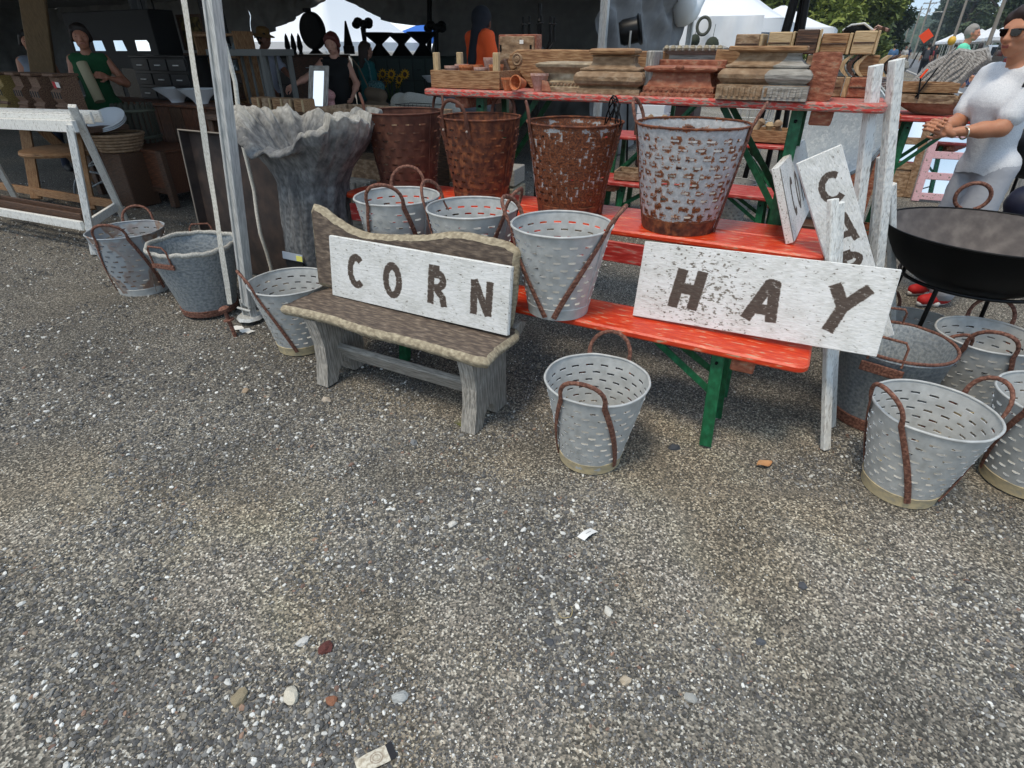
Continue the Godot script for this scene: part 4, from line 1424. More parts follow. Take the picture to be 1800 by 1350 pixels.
func patchy(key: String, r0: float, r1: float, h: float, rows: int, cols: int, sd: int, rusted: float) -> StandardMaterial3D:
	# zinc worn off in a pattern of its own: rust creeps out from the punched slots
	var iw := 512
	var ih := 192
	var im := Image.create(iw, ih, false, Image.FORMAT_RGB8)
	var n1 := noise(sd, 0.02, 4)
	var n2 := noise(sd + 1, 0.09 if rusted < 0.3 else 0.16, 3)
	var n3 := noise(sd + 2, 0.3, 2)
	var za := Color("a3a5a6")
	var zb := Color("c3c4c4")
	var ra := Color("4d2a1b")
	var rb := Color("93552f")
	var y0 := 0.06 + 0.012
	var pitch := (h - 0.028 - y0) / rows
	for y in ih:
		var hy := (1.0 - (y + 0.5) / ih) * h
		var row := floori((hy - y0) / pitch)
		var ry := y0 + pitch * (row + 0.45)
		for x in iw:
			var a := n1.get_noise_2d(x, y)
			var b := n2.get_noise_2d(x, y)
			var g := n3.get_noise_2d(x, y)
			var u0 := x / float(iw)
			var u := fposmod(x / float(iw) * cols + (0.5 if row % 2 else 0.0), 1.0)
			var du := maxf(absf(u - 0.25) - 0.25, 0.0) * TAU * r1 / cols
			var d := Vector2(du, hy - ry).length()
			if row < 0 or row >= rows:
				d = 0.03
			var rust := 0.010 - d + 0.014 * b + 0.010 * g + rusted * 0.045 + a * (0.0175 + 0.015 * rusted) - (0.05 * smoothstep(0.035, 0.0, absf(u0 - 0.56)) if rusted > 0.3 else 0.0)
			rust += smoothstep(0.085, 0.05, hy) * 0.04 + smoothstep(h - 0.02, h - 0.004, hy) * 0.02
			var k := smoothstep(-0.002, 0.007, rust)
			var z := za.lerp(zb, clampf(0.5 + b * 0.9 + g * 0.4, 0, 1))
			im.set_pixel(x, y, z.lerp(ra.lerp(rb, clampf(0.45 + b * 0.8 + g * 0.6, 0, 1)), k))
	var m := StandardMaterial3D.new()
	m.resource_name = key
	m.albedo_texture = ImageTexture.create_from_image(im)
	m.roughness = 0.7
	m.metallic = 0.15
	m.cull_mode = BaseMaterial3D.CULL_DISABLED
	mats[key] = m
	return m


func build_buckets() -> void:
	var g := M("galv", "")
	var gb := M("galv_band", "")
	var st := M("rust_strap", "")
	var grp := "grey perforated olive buckets"
	var H := func(a: float) -> Array: return [[a, 24.0, 62.0, 0.03, 0.105, 0.0112, 0.02], [a + 180.0, 24.0, 62.0, 0.03, 0.105, 0.0112, 0.02]]
	# angles: 0 points along the tables to the right, 90 away from the viewer, 270 towards the viewer
	bucket("olive_bucket", "grey perforated bucket standing alone on the gravel in front of the orange bench", grp, Vector3(0.335, 0, -1.9), 0.0, 0.204, 0.125, 0.385, H.call(275.0), g, gb, st, {"seed": 5})
	bucket("olive_bucket", "nearest grey bucket at lower right with a broad tan base band", grp, Vector3(1.545, 0, -1.70), 0.0, 0.202, 0.126, 0.375, H.call(214.0), g, gb, st, {"seed": 8, "dent": 0.03})
	bucket("olive_bucket", "grey bucket cut off by the right edge of the photo", grp, Vector3(2.06, 0, -1.74), 0.0, 0.21, 0.128, 0.385, H.call(250.0), g, gb, st, {"seed": 9})
	bucket("olive_bucket", "shaded grey bucket behind the nearest right one, rust handles front and back", grp, Vector3(2.175, 0, -2.29), 0.0, 0.205, 0.128, 0.385, H.call(262.0), g, gb, st, {"seed": 10, "dent": 0.03})
	bucket("olive_bucket", "grey bucket at the left end of the trio behind the log bench", grp, W(-1.875, 0.476, 2.29), 0.0, 0.212, 0.135, 0.39, H.call(112.0), g, gb, st, {"seed": 11})
	bucket("olive_bucket", "grey bucket in the middle of the trio behind the log bench", grp, W(-1.43, 0.476, 2.285), 0.0, 0.214, 0.135, 0.385, H.call(186.0), g, gb, st, {"seed": 12})
	bucket("olive_bucket", "grey bucket standing on the orange bench beside the CORN board, straps meeting in a V", grp, W(-0.93, 0.476, 2.2), 0.0, 0.214, 0.132, 0.39, [[188.0, 22.0, 82.0, 0.012, 0.095, 0.0125, 0.04], [8.0, 22.0, 82.0, 0.012, 0.095, 0.0125, 0.04]], g, g, st, {"seed": 13, "dent": 0.012})
	bucket("olive_bucket", "grey bucket half hidden behind the left end of the log bench", grp, Vector3(-1.235, 0, -2.94), 0.0, 0.218, 0.13, 0.4, H.call(243.0), g, gb, st, {"seed": 14, "dent": 0.03})
	bucket("olive_bucket", "grey bucket with a rust stained side, far left beside the white trestle", grp, Vector3(-2.68, 0, -3.86), 0.0, 0.238, 0.165, 0.43, H.call(308.0), M("galv_stained", Color.WHITE, 0.55, 0.2, NT(0.006, [[0.0, "9aa0a4"], [0.6, "a6abae"], [0.65, "9a8a7c"], [0.72, "84604c"], [0.8, "94806f"], [1.0, "9aa0a4"]], 4, 91), Vector3(1.4, 1.0, 1.4)), g, st, {"seed": 15, "dent": 0.05})
	bucket("olive_bucket", "grey bucket lying low under the red bench behind the table leg", grp, W(-0.75, 0, 6.0), 0.0, 0.21, 0.14, 0.4, [], g, g, st, {"seed": 16})
	bucket("olive_bucket", "dark bucket on the ground below the wok", grp, W(0.34, 0, 4.6), 0.0, 0.2, 0.13, 0.42, [], M("rust", ""), M("rust", ""), st, {"seed": 17, "lip_mat": M("rust", "")})
	bucket("olive_bucket", "rusted grey basin-like bucket in front of the red shoes", grp, W(0.62, 0, 3.35), 0.0, 0.27, 0.2, 0.25, [[120.0, 18.0, 22.0, 0.15, 0.1, 0.011, 0.02], [300.0, 18.0, 22.0, 0.15, 0.1, 0.011, 0.02]], g, M("rust", ""), st, {"seed": 18, "rows": 4, "cols": 26, "dent": 0.04})
	# the row of rusty buckets on the table
	var rg := "rusty buckets in a row on the red table"
	var rd := M("rust_dark", "")
	var A := func(a: float, b: float) -> Array: return [[a, 21.0, 23.0, 0.34, 0.095, 0.0115, 0.0], [b, 21.0, 23.0, 0.34, 0.095, 0.0115, 0.0]]
	bucket("rusty_bucket", "dark brown rusty bucket at the left end of the row", rg, W(-2.22, 0.767, 2.84), 0.0, 0.222, 0.165, 0.43, A.call(222.0, 55.0), rd, rd, rd, {"seed": 21, "dent": 0.035, "rivets": true, "lip_mat": M("lip_rust_glint", "8a6a58", 0.7), "rows": 8, "cols": 18})  # paler lip colour imitates light catching the slots
	bucket("rusty_bucket", "second rusty bucket from the left with its handle facing forward", rg, W(-1.70, 0.767, 2.83), 0.0, 0.218, 0.15, 0.425, A.call(262.0, 82.0), M("rust", ""), M("rust", ""), rd, {"seed": 22, "dent": 0.07, "rivets": true, "lip_mat": M("lip_rust_glint", ""), "rows": 9, "cols": 20})
	bucket("rusty_bucket", "third rusty bucket with flaking grey flecks and a wire loop", rg, W(-1.14, 0.767, 2.80), 0.0, 0.232, 0.165, 0.43, [[208.0, 20.0, 24.0, 0.3, 0.09, 0.0115, 0.0]], patchy("flaking_rust", 0.165, 0.232, 0.43, 9, 22, 400, 0.6), M("rust", ""), rd, {"seed": 23, "lip_mat": M("rust", ""), "dent": 0.06, "rows": 9, "cols": 22, "rim_mat": M("rust", "")})
	var wt := get_node("rusty_bucket_002")
	for k in 3:
		var wp := []
		for j in 15:
			var u := j / 14.0
			wp.append(Vector3(0.13 + 0.10 * u + 0.02 * sin(u * 9 + k * 2), 0.42 + 0.115 * sin(u * PI) + 0.012 * sin(u * 13 + k * 2.1), -0.11 + 0.13 * u + 0.016 * cos(u * 8 + k)))
		part(Mb.new().tube(wp, 0.0035, 5), "wire_loop", M("iron", ""), wt)
	bucket("rusty_bucket", "largest bucket of the row, grey zinc with rust around every slot", rg, W(-0.56, 0.767, 2.76), 0.0, 0.246, 0.165, 0.455, [[176.0, 12.0, 8.0, 0.0, 0.09, 0.0115, 0.03], [4.0, 12.0, 8.0, 0.0, 0.09, 0.0115, 0.03]], patchy("zinc_rust", 0.165, 0.246, 0.455, 10, 20, 410, 0.0), M("rust", ""), M("rust_strap", ""), {"seed": 24, "lip_mat": M("rust", ""), "dent": 0.03, "rows": 10, "cols": 20, "band": 0.06, "rim_mat": M("rust", "")})
	# galvanised pail with a battered lip, far left
	var t := thing("battered_pail", "battered galvanised pail with torn rim and rusty base by the tent pole", "bucket", Vector3(-2.04, 0, -3.5), FY)
	var mb := Mb.new()
	bucket_wall(mb, Mb.new(), 0.165, 0.27, 0.44, 0.03, 0, 16, 1.0, 0.95, 0.06, 31)
	part(mb, "wall", M("galv_old", ""), t)
	part(Mb.new().lathe([Vector2(0.001, 0.012), Vector2(0.162, 0.012)], 30), "bottom", M("galv_old", ""), t)
	var lip := []
	var zl := noise(41, 1.5, 3)
	for k in 60:
		var q := TAU * k / 60.0
		var r := 0.268 * (1.0 + 0.03 * zl.get_noise_2d(cos(q), sin(q)))
		lip.append(Vector3(cos(q) * r, 0.44 + 0.014 * zl.get_noise_2d(cos(q) * 1.6 + 9, sin(q) * 1.6), -sin(q) * r * 0.95))
	part(Mb.new().tube(lip, 0.011, 7, true, 1.4), "torn_rim", M("lip_pale", Color.WHITE, 0.7, 0.1, NT(0.03, [[0.2, "8d8a82"], [0.5, "b5b2a9"], [0.8, "cbc8bf"]], 4, 92), Vector3(5, 5, 5)), t)
	part(Mb.new().lathe([Vector2(0.166, 0.0), Vector2(0.172, 0.0), Vector2(0.178, 0.04), Vector2(0.171, 0.042)], 36), "base_band", M("rust_strap", ""), t)
	for q in [[280.0, 0.0], [130.0, 0.0]]:
		var a := deg_to_rad(q[0])
		var mbh := Mb.new()
		mbh.at(Vector3(cos(a) * 0.262, 0.40, -sin(a) * 0.25), Vector3(0, a + PI / 2, 0))
		mbh.tube([Vector3(-0.07, -0.02, 0), Vector3(-0.068, 0.07, 0.01), Vector3(-0.05, 0.095, 0.015), Vector3(0.05, 0.095, 0.015), Vector3(0.068, 0.07, 0.01), Vector3(0.07, -0.02, 0)], 0.006, 7)
		mbh.box(Vector3(0, -0.03, 0), Vector3(0.17, 0.03, 0.012), 0.004)
		part(mbh, "handle", M("rust_strap", ""), t)
	# old wash pot at right, under the HAY board
	t = thing("wash_pot", "galvanised pot with rusty rim and bail handles below the HAY board's right end", "pot", Vector3(1.72, 0, -2.22), FY)
	t.scale = Vector3(0.85, 0.98, 0.85)
	mb = Mb.new()
	mb.lathe([Vector2(0.2, 0.03), Vector2(0.205, 0.05), Vector2(0.255, 0.37), Vector2(0.268, 0.385), Vector2(0.262, 0.40), Vector2(0.248, 0.385), Vector2(0.196, 0.05)], 44)
	part(mb, "wall", M("galv_old", ""), t)
	part(Mb.new().lathe([Vector2(0.001, 0.16), Vector2(0.215, 0.15)], 36), "inner_bottom", M("lip_pale", ""), t)
	part(Mb.new().lathe([Vector2(0.19, 0.0), Vector2(0.212, 0.0), Vector2(0.214, 0.05), Vector2(0.2, 0.055)], 40), "base_band", M("rust_strap", ""), t)
	part(Mb.new().tube(ring_pts(0.262, 0.398, 1, 1, 56, 0.02, 5), 0.008, 8, true), "rim", M("rust_strap", ""), t)
	for q in [255.0, 100.0]:
		var a := deg_to_rad(q)
		var mbh := Mb.new()
		mbh.at(Vector3(cos(a) * 0.256, 0.37, -sin(a) * 0.256), Vector3(0, a + PI / 2, 0))
		mbh.tube([Vector3(-0.075, 0, 0), Vector3(-0.072, 0.085, -0.02), Vector3(-0.055, 0.105, -0.025), Vector3(0.055, 0.105, -0.025), Vector3(0.072, 0.085, -0.02), Vector3(0.075, 0, 0)], 0.006, 7)
		mbh.box(Vector3(0, -0.03, 0.012), Vector3(0.19, 0.045, 0.012), 0.005)
		part(mbh, "handle", M("rust_strap", ""), t)


# ---------------------------------------------------------------- painted boards
func board_image(w: int, h: int, glyphs: Array, sd: int, wear: float, vertical := false, spot := Vector3(0, 0, 1)) -> ImageTexture:
	var im := Image.create(w, h, false, Image.FORMAT_RGB8)
	var dist := PackedFloat32Array()
	dist.resize(w * h)
	dist.fill(99.0)
	for gl in glyphs:
		# [centre x, centre y, width, height, half stroke, lean, strokes...]
		for line in gl[6]:
			for k in line.size() - 1:
				var a := Vector2(gl[0] + (line[k].x - 0.5) * gl[2] + gl[5] * (0.5 - line[k].y) * gl[3], gl[1] + (line[k].y - 0.5) * gl[3])
				var b := Vector2(gl[0] + (line[k + 1].x - 0.5) * gl[2] + gl[5] * (0.5 - line[k + 1].y) * gl[3], gl[1] + (line[k + 1].y - 0.5) * gl[3])
				var m: float = gl[4] + 6.0
				var ln := maxf(a.distance_to(b), 0.01)
				var dir := (b - a) / ln
				for y in range(maxi(0, int(minf(a.y, b.y) - m)), mini(h, int(maxf(a.y, b.y) + m))):
					for x in range(maxi(0, int(minf(a.x, b.x) - m)), mini(w, int(maxf(a.x, b.x) + m))):
						var p := Vector2(x, y)
						# square brush ends, rounded joints
						var tt := (p - a).dot(dir)
						var ex := maxf(maxf(-tt, tt - ln), 0.0)
						var d: float = absf((p - a).cross(dir)) - float(gl[4])
						if ex > 0.0:
							d = maxf(d, ex)
						if k > 0:
							d = minf(d, p.distance_to(a) - gl[4])
						dist[y * w + x] = minf(dist[y * w + x], d)
	var n1 := noise(sd, 0.012, 4)
	var n2 := noise(sd + 1, 0.06, 4)
	var n3 := noise(sd + 2, 0.5, 2)
	for y in h:
		for x in w:
			var gx := float(y if vertical else x)
			var gy := float(x if vertical else y)
			var grain := n3.get_noise_2d(gx * 0.12, gy * 1.6)
			var a := n1.get_noise_2d(x, y)
			var b := n2.get_noise_2d(gx * 0.85, gy * 1.5)
			var c := n2.get_noise_2d(gx * 2.2 + 300, gy * 2.6)
			var white := Color(0.865, 0.865, 0.855).lerp(Color(0.775, 0.775, 0.755), clampf(0.4 + grain * 0.95 + a * 0.9 + b * 0.3, 0, 1))
			var wood := Color("8d877c").lerp(Color("5f5951"), clampf(0.5 + grain, 0, 1))
			var near := maxf(0.0, 1.0 - Vector2(x - spot.x, y - spot.y).length() / spot.z)
			var flake := smoothstep(0.40, 0.46, b * 0.75 + grain * 0.22 + c * 0.3 + (wear - 0.62) * 0.3 + a * 0.2 * wear + near * 0.42)
			var speck := smoothstep(0.60, 0.72, c + grain * 0.15) * 0.8
			var col := white.lerp(wood, maxf(flake, speck * 0.85))
			var d := dist[y * w + x] + b * 1.6 + grain * 1.0
			var ink := smoothstep(0.9, -0.9, d) * (1.0 - 0.75 * smoothstep(0.3, 0.5, b * 0.7 + c * 0.35 + grain * 0.3))
			col = col.lerp(Color("43372f").lerp(Color("54483f"), clampf(0.5 + grain, 0, 1)), ink)
			im.set_pixel(x, y, col)
	return ImageTexture.create_from_image(im)


func arc(cx: float, cy: float, rx: float, ry: float, a0: float, a1: float, n := 14) -> Array:
	var o := []
	for k in n + 1:
		var q := deg_to_rad(lerpf(a0, a1, k / float(n)))
		o.append(Vector2(cx + cos(q) * rx, cy - sin(q) * ry))
	return o


func letter(ch: String) -> Array:
	match ch:
		"C": return [arc(0.56, 0.5, 0.46, 0.44, 48, 312)]
		"O": return [arc(0.5, 0.5, 0.42, 0.45, 0, 360, 22)]
		"R": return [[Vector2(0.16, 0.0), Vector2(0.1, 0.98)], [Vector2(0.16, 0.07), Vector2(0.34, 0.07)] + arc(0.34, 0.29, 0.5, 0.22, 90, -90) + [Vector2(0.14, 0.5)], [Vector2(0.4, 0.5), Vector2(0.82, 0.75), Vector2(0.9, 1.0)]]
		"N": return [[Vector2(0.14, 1.0), Vector2(0.14, 0.04)], [Vector2(0.14, 0.04), Vector2(0.86, 0.98)], [Vector2(0.86, 0.98), Vector2(0.9, 0.02)]]
		"H": return [[Vector2(0.1, 0.0), Vector2(0.08, 1.0)], [Vector2(0.92, 0.0), Vector2(0.9, 1.0)], [Vector2(0.1, 0.48), Vector2(0.9, 0.5)]]
		"A": return [[Vector2(0.08, 1.0), Vector2(0.5, 0.04), Vector2(0.68, 0.04), Vector2(0.92, 1.0)], [Vector2(0.28, 0.7), Vector2(0.84, 0.7)]]
		"Y": return [[Vector2(0.04, 0.0), Vector2(0.46, 0.44)], [Vector2(0.98, 0.0), Vector2(0.46, 0.46), Vector2(0.3, 1.0)]]
	return []


func board(nm: String, label: String, tex: Texture2D, size: Vector3, xf: Transform3D) -> Node3D:
	var o := thing(nm, label, "sign", Vector3.ZERO, 0.0, "white painted farm sign boards")
	o.transform = xf
	var mb := Mb.new()
	mb.box(Vector3(0, 0, -0.001), size - Vector3(0, 0, 0.002), 0.003)
	part(mb, "board", M("white_worn_x", "") if size.x > size.y else M("white_worn", ""), o)
	mb = Mb.new()
	# painted front, in strips so that the edge is a little uneven like an old board
	var nz := noise(int(size.x * 900), 9.0, 2)
	var rows := []
	for j in 7:
		var row := PackedVector3Array()
		for k in 25:
			var u := k / 24.0
			var v := j / 6.0
			var x := (u - 0.5) * (size.x - 0.005)
			var y := (0.5 - v) * (size.y - 0.005)
			row.append(Vector3(x, y, size.z / 2 + 0.0012 + 0.0006 * nz.get_noise_2d(x, y)))
		rows.append(row)
	mb.grid(rows, false, false, true)
	var m := StandardMaterial3D.new()
	m.albedo_texture = tex
	m.roughness = 0.75
	m.resource_name = nm + "_paint"
	m.normal_enabled = true
	m.normal_texture = mats["white_worn"].normal_texture
	m.normal_scale = 0.35
	m.uv1_scale = Vector3.ONE
	part(mb, "painted_face", m, o)
	return o


func frame(origin: Vector3, xdir: Vector3, up: Vector3) -> Transform3D:
	var bx := xdir.normalized()
	var bz := bx.cross(up).normalized()
	return Transform3D(Basis(bx, bz.cross(bx), bz), origin)


func build_signs() -> void:
	var B := func(a: Vector3, b: Vector3, c: Vector3) -> Transform3D: return frame((b + c) * 0.5, b - a, c - b)
	var S := 512.0
	# CORN on the log bench: lower left, lower right, upper right corners
	var bl := W(-2.075, 0.424, 1.945)
	var br := W(-1.045, 0.436, 1.925)
	var up := W(-1.035, 0.725, 1.968) - W(-1.045, 0.436, 1.925)
	var xf := frame((bl + br) * 0.5 + up * 0.5, br - bl, up)
	var g := []
	for q in [["C", -0.35, 0.0, 0.088, 0.155], ["O", -0.12, -0.008, 0.095, 0.155], ["R", 0.14, 0.0, 0.095, 0.165], ["N", 0.375, -0.004, 0.105, 0.16]]:
		g.append([(q[1] / 1.03 + 0.5) * S, (0.5 - q[2] / 0.30) * 149.0, q[3] * S / 1.03, q[4] * S / 1.03, 8.6, 0.0, letter(q[0])])
	board("corn_sign", "white board lettered CORN leaning on the log bench seat", board_image(512, 149, g, 501, 0.38), Vector3(1.03, 0.30, 0.022), xf)
	# HAY on the low orange bench
	bl = W(-0.6, 0.478, 2.285)
	br = W(0.345, 0.505, 2.285)
	up = W(-0.61, 0.79, 2.375) - bl
	xf = frame((bl + br) * 0.5 + up * 0.5, br - bl, up)
	g = []
	for q in [["H", -0.26, -0.015, 0.1, 0.165], ["A", 0.045, -0.02, 0.115, 0.155], ["Y", 0.325, -0.005, 0.125, 0.18]]:
		g.append([(q[1] / 0.945 + 0.5) * S, (0.5 - q[2] / 0.325) * 176.0, q[3] * S / 0.945, q[4] * S / 0.945, 11.5, 0.1, letter(q[0])])
	board("hay_sign", "white flaking board lettered HAY leaning at the end of the orange bench", board_image(512, 176, g, 511, 0.42, false, Vector3(150, 95, 150)), Vector3(0.945, 0.325, 0.02), xf)
	# CORN standing on edge against the green table leg
	bl = W(-0.055, 0.769, 2.7)
	br = W(-0.022, 0.769, 3.68)
	up = W(-0.185, 1.075, 2.7) - bl
	xf = frame((bl + br) * 0.5 + up * 0.5, br - bl, up)
	g = []
	for q in [["C", -0.29, 0.0], ["O", -0.12, 0.0], ["R", 0.05, 0.0], ["N", 0.23, 0.0]]:
		g.append([(q[1] / 1.0 + 0.5) * S, 86.0, 0.09 * S, 0.17 * S, 8.0, 0.0, letter(q[0])])
	board("corn_sign", "white CORN board seen nearly edge on, leaning on the green table leg", board_image(512, 170, g, 521, 0.4), Vector3(0.98, 0.33, 0.034), xf)
	# the narrow upright board
	var top := W(0.02, 1.175, 2.66)
	var dn := (W(0.302, 0.40, 2.60) - top)
	var rt := W(0.1, 1.22, 2.70) - W(-0.03, 1.15, 2.66)
	xf = frame(top + dn * 0.5, rt, -dn)
	g = []
	for q in [["C", 0.27, 0.085], ["A", 0.095, 0.09], ["R", -0.065, 0.085]]:
		g.append([64.0 + 6.0, (0.5 - q[1] / 0.82) * 589.0, q[2] * 128 / 0.165, 0.115 * 589 / 0.82, 9.5, 0.0, letter(q[0])])
	board("upright_sign", "tall narrow white board with C A R painted downwards behind the HAY board", board_image(128, 589, g, 531, 0.35, true), Vector3(0.165, 0.82, 0.022), xf)
	# white painted trestle posts standing at the end of the tables
	var post := func(label: String, a: Vector3, b: Vector3, w: float, d: float) -> void:
		var o := thing("white_post", label, "post", a, 0.0, "white painted posts at the table end")
		part(Mb.new().bar(Vector3.ZERO, b - a, w, d, Vector3(0.3, 0, 1), 0.003), "timber", M("white_worn", ""), o)
	post.call("short white post in front, its foot nearest the viewer beside the orange bench", W(0.30, 0.0, 2.36), W(0.055, 1.02, 2.46), 0.036, 0.026)
	post.call("second short white post close behind the nearest one", W(0.318, 0.0, 2.56), W(0.082, 1.0, 2.51), 0.034, 0.02)
	post.call("tall white post left of the pair rising above the red shelf", W(0.33, 0.0, 3.16), W(0.085, 1.445, 3.08), 0.05, 0.035)
	post.call("tall white post right of the pair, the higher one", W(0.47, 0.0, 3.22), W(0.155, 1.465, 3.12), 0.05, 0.04)
	post.call("thin white post leaning the other way below the tall pair", W(0.60, 0.0, 3.6), W(0.30, 0.95, 3.3), 0.035, 0.03)
	post.call("narrow white slat standing between the tall pair", W(0.42, 0.1, 3.5), W(0.22, 1.06, 3.34), 0.03, 0.02)


# ---------------------------------------------------------------- goods on the tall red shelf
func capital(o: Node3D, nm: String, prof: Array, len: float, dep: float, p: Vector3, mat: Material) -> void:
	var mb := Mb.new()
	mb.x = Transform3D(Basis.IDENTITY, p)
	for k in prof.size():
		var a := Vector2(len / 2 + prof[k][0], dep / 2 + prof[k][0])
		var y: float = prof[k][1]
		if k == prof.size() - 1:
			mb.quad(Vector3(-a.x, y, a.y), Vector3(a.x, y, a.y), Vector3(a.x, y, -a.y), Vector3(-a.x, y, -a.y))
			break
		var b := Vector2(len / 2 + prof[k + 1][0], dep / 2 + prof[k + 1][0])
		var z: float = prof[k + 1][1]
		mb.quad(Vector3(-a.x, y, a.y), Vector3(a.x, y, a.y), Vector3(b.x, z, b.y), Vector3(-b.x, z, b.y))
		mb.quad(Vector3(a.x, y, a.y), Vector3(a.x, y, -a.y), Vector3(b.x, z, -b.y), Vector3(b.x, z, b.y))
		mb.quad(Vector3(a.x, y, -a.y), Vector3(-a.x, y, -a.y), Vector3(-b.x, z, -b.y), Vector3(b.x, z, -b.y))
		mb.quad(Vector3(-a.x, y, -a.y), Vector3(-a.x, y, a.y), Vector3(-b.x, z, b.y), Vector3(-b.x, z, -b.y))
	part(mb, nm, mat, o)


func crate(nm: String, label: String, p: Vector3, yaw: float, sx: float, sz: float, hh: float, slats: int, posts: float, mx: Material, my: Material, grp := "") -> Node3D:
	var o := thing(nm, label, "crate", p, yaw, grp)
	var sh := hh / slats
	for k in slats:
		var y := sh * (k + 0.5)
		for s in [-1, 1]:
			part(Mb.new().box(Vector3(0, y, s * (sz / 2 - 0.006)), Vector3(sx, sh - 0.006, 0.012), 0.002), "slat", mx, o)
			part(Mb.new().at(Vector3(s * (sx / 2 - 0.006), y + 0.001, 0), Vector3(0, PI / 2, 0)).box(Vector3.ZERO, Vector3(sz - 0.028, sh - 0.006, 0.012), 0.002), "slat", mx, o)
	part(Mb.new().box(Vector3(0, 0.008, 0), Vector3(sx - 0.03, 0.01, sz - 0.03), 0.002), "floor", mx, o)
	if posts > 0.0:
		for a in [-1, 1]:
			for b in [-1, 1]:
				part(Mb.new().box(Vector3(a * (sx / 2 - 0.032), (hh + posts) / 2, b * (sz / 2 - 0.026)), Vector3(0.036, hh + posts, 0.026), 0.003), "corner_post", my, o)
	return o


func pot(nm: String, label: String, p: Vector3, rot: Vector3, r: float, h: float, mat: Material, grp: String) -> void:
	var mb := Mb.new()
	mb.lathe([Vector2(0.001, 0), Vector2(r * 0.55, 0), Vector2(r * 0.95, h * 0.86), Vector2(r, h * 0.88), Vector2(r, h), Vector2(r * 0.88, h), Vector2(r * 0.5, h * 0.1), Vector2(0.001, h * 0.1)], 22)
	var o := solo(mb, nm, mat, label, "pot", p, FY, grp)
	o.rotation = Vector3(rot.x, FY + rot.y, rot.z)


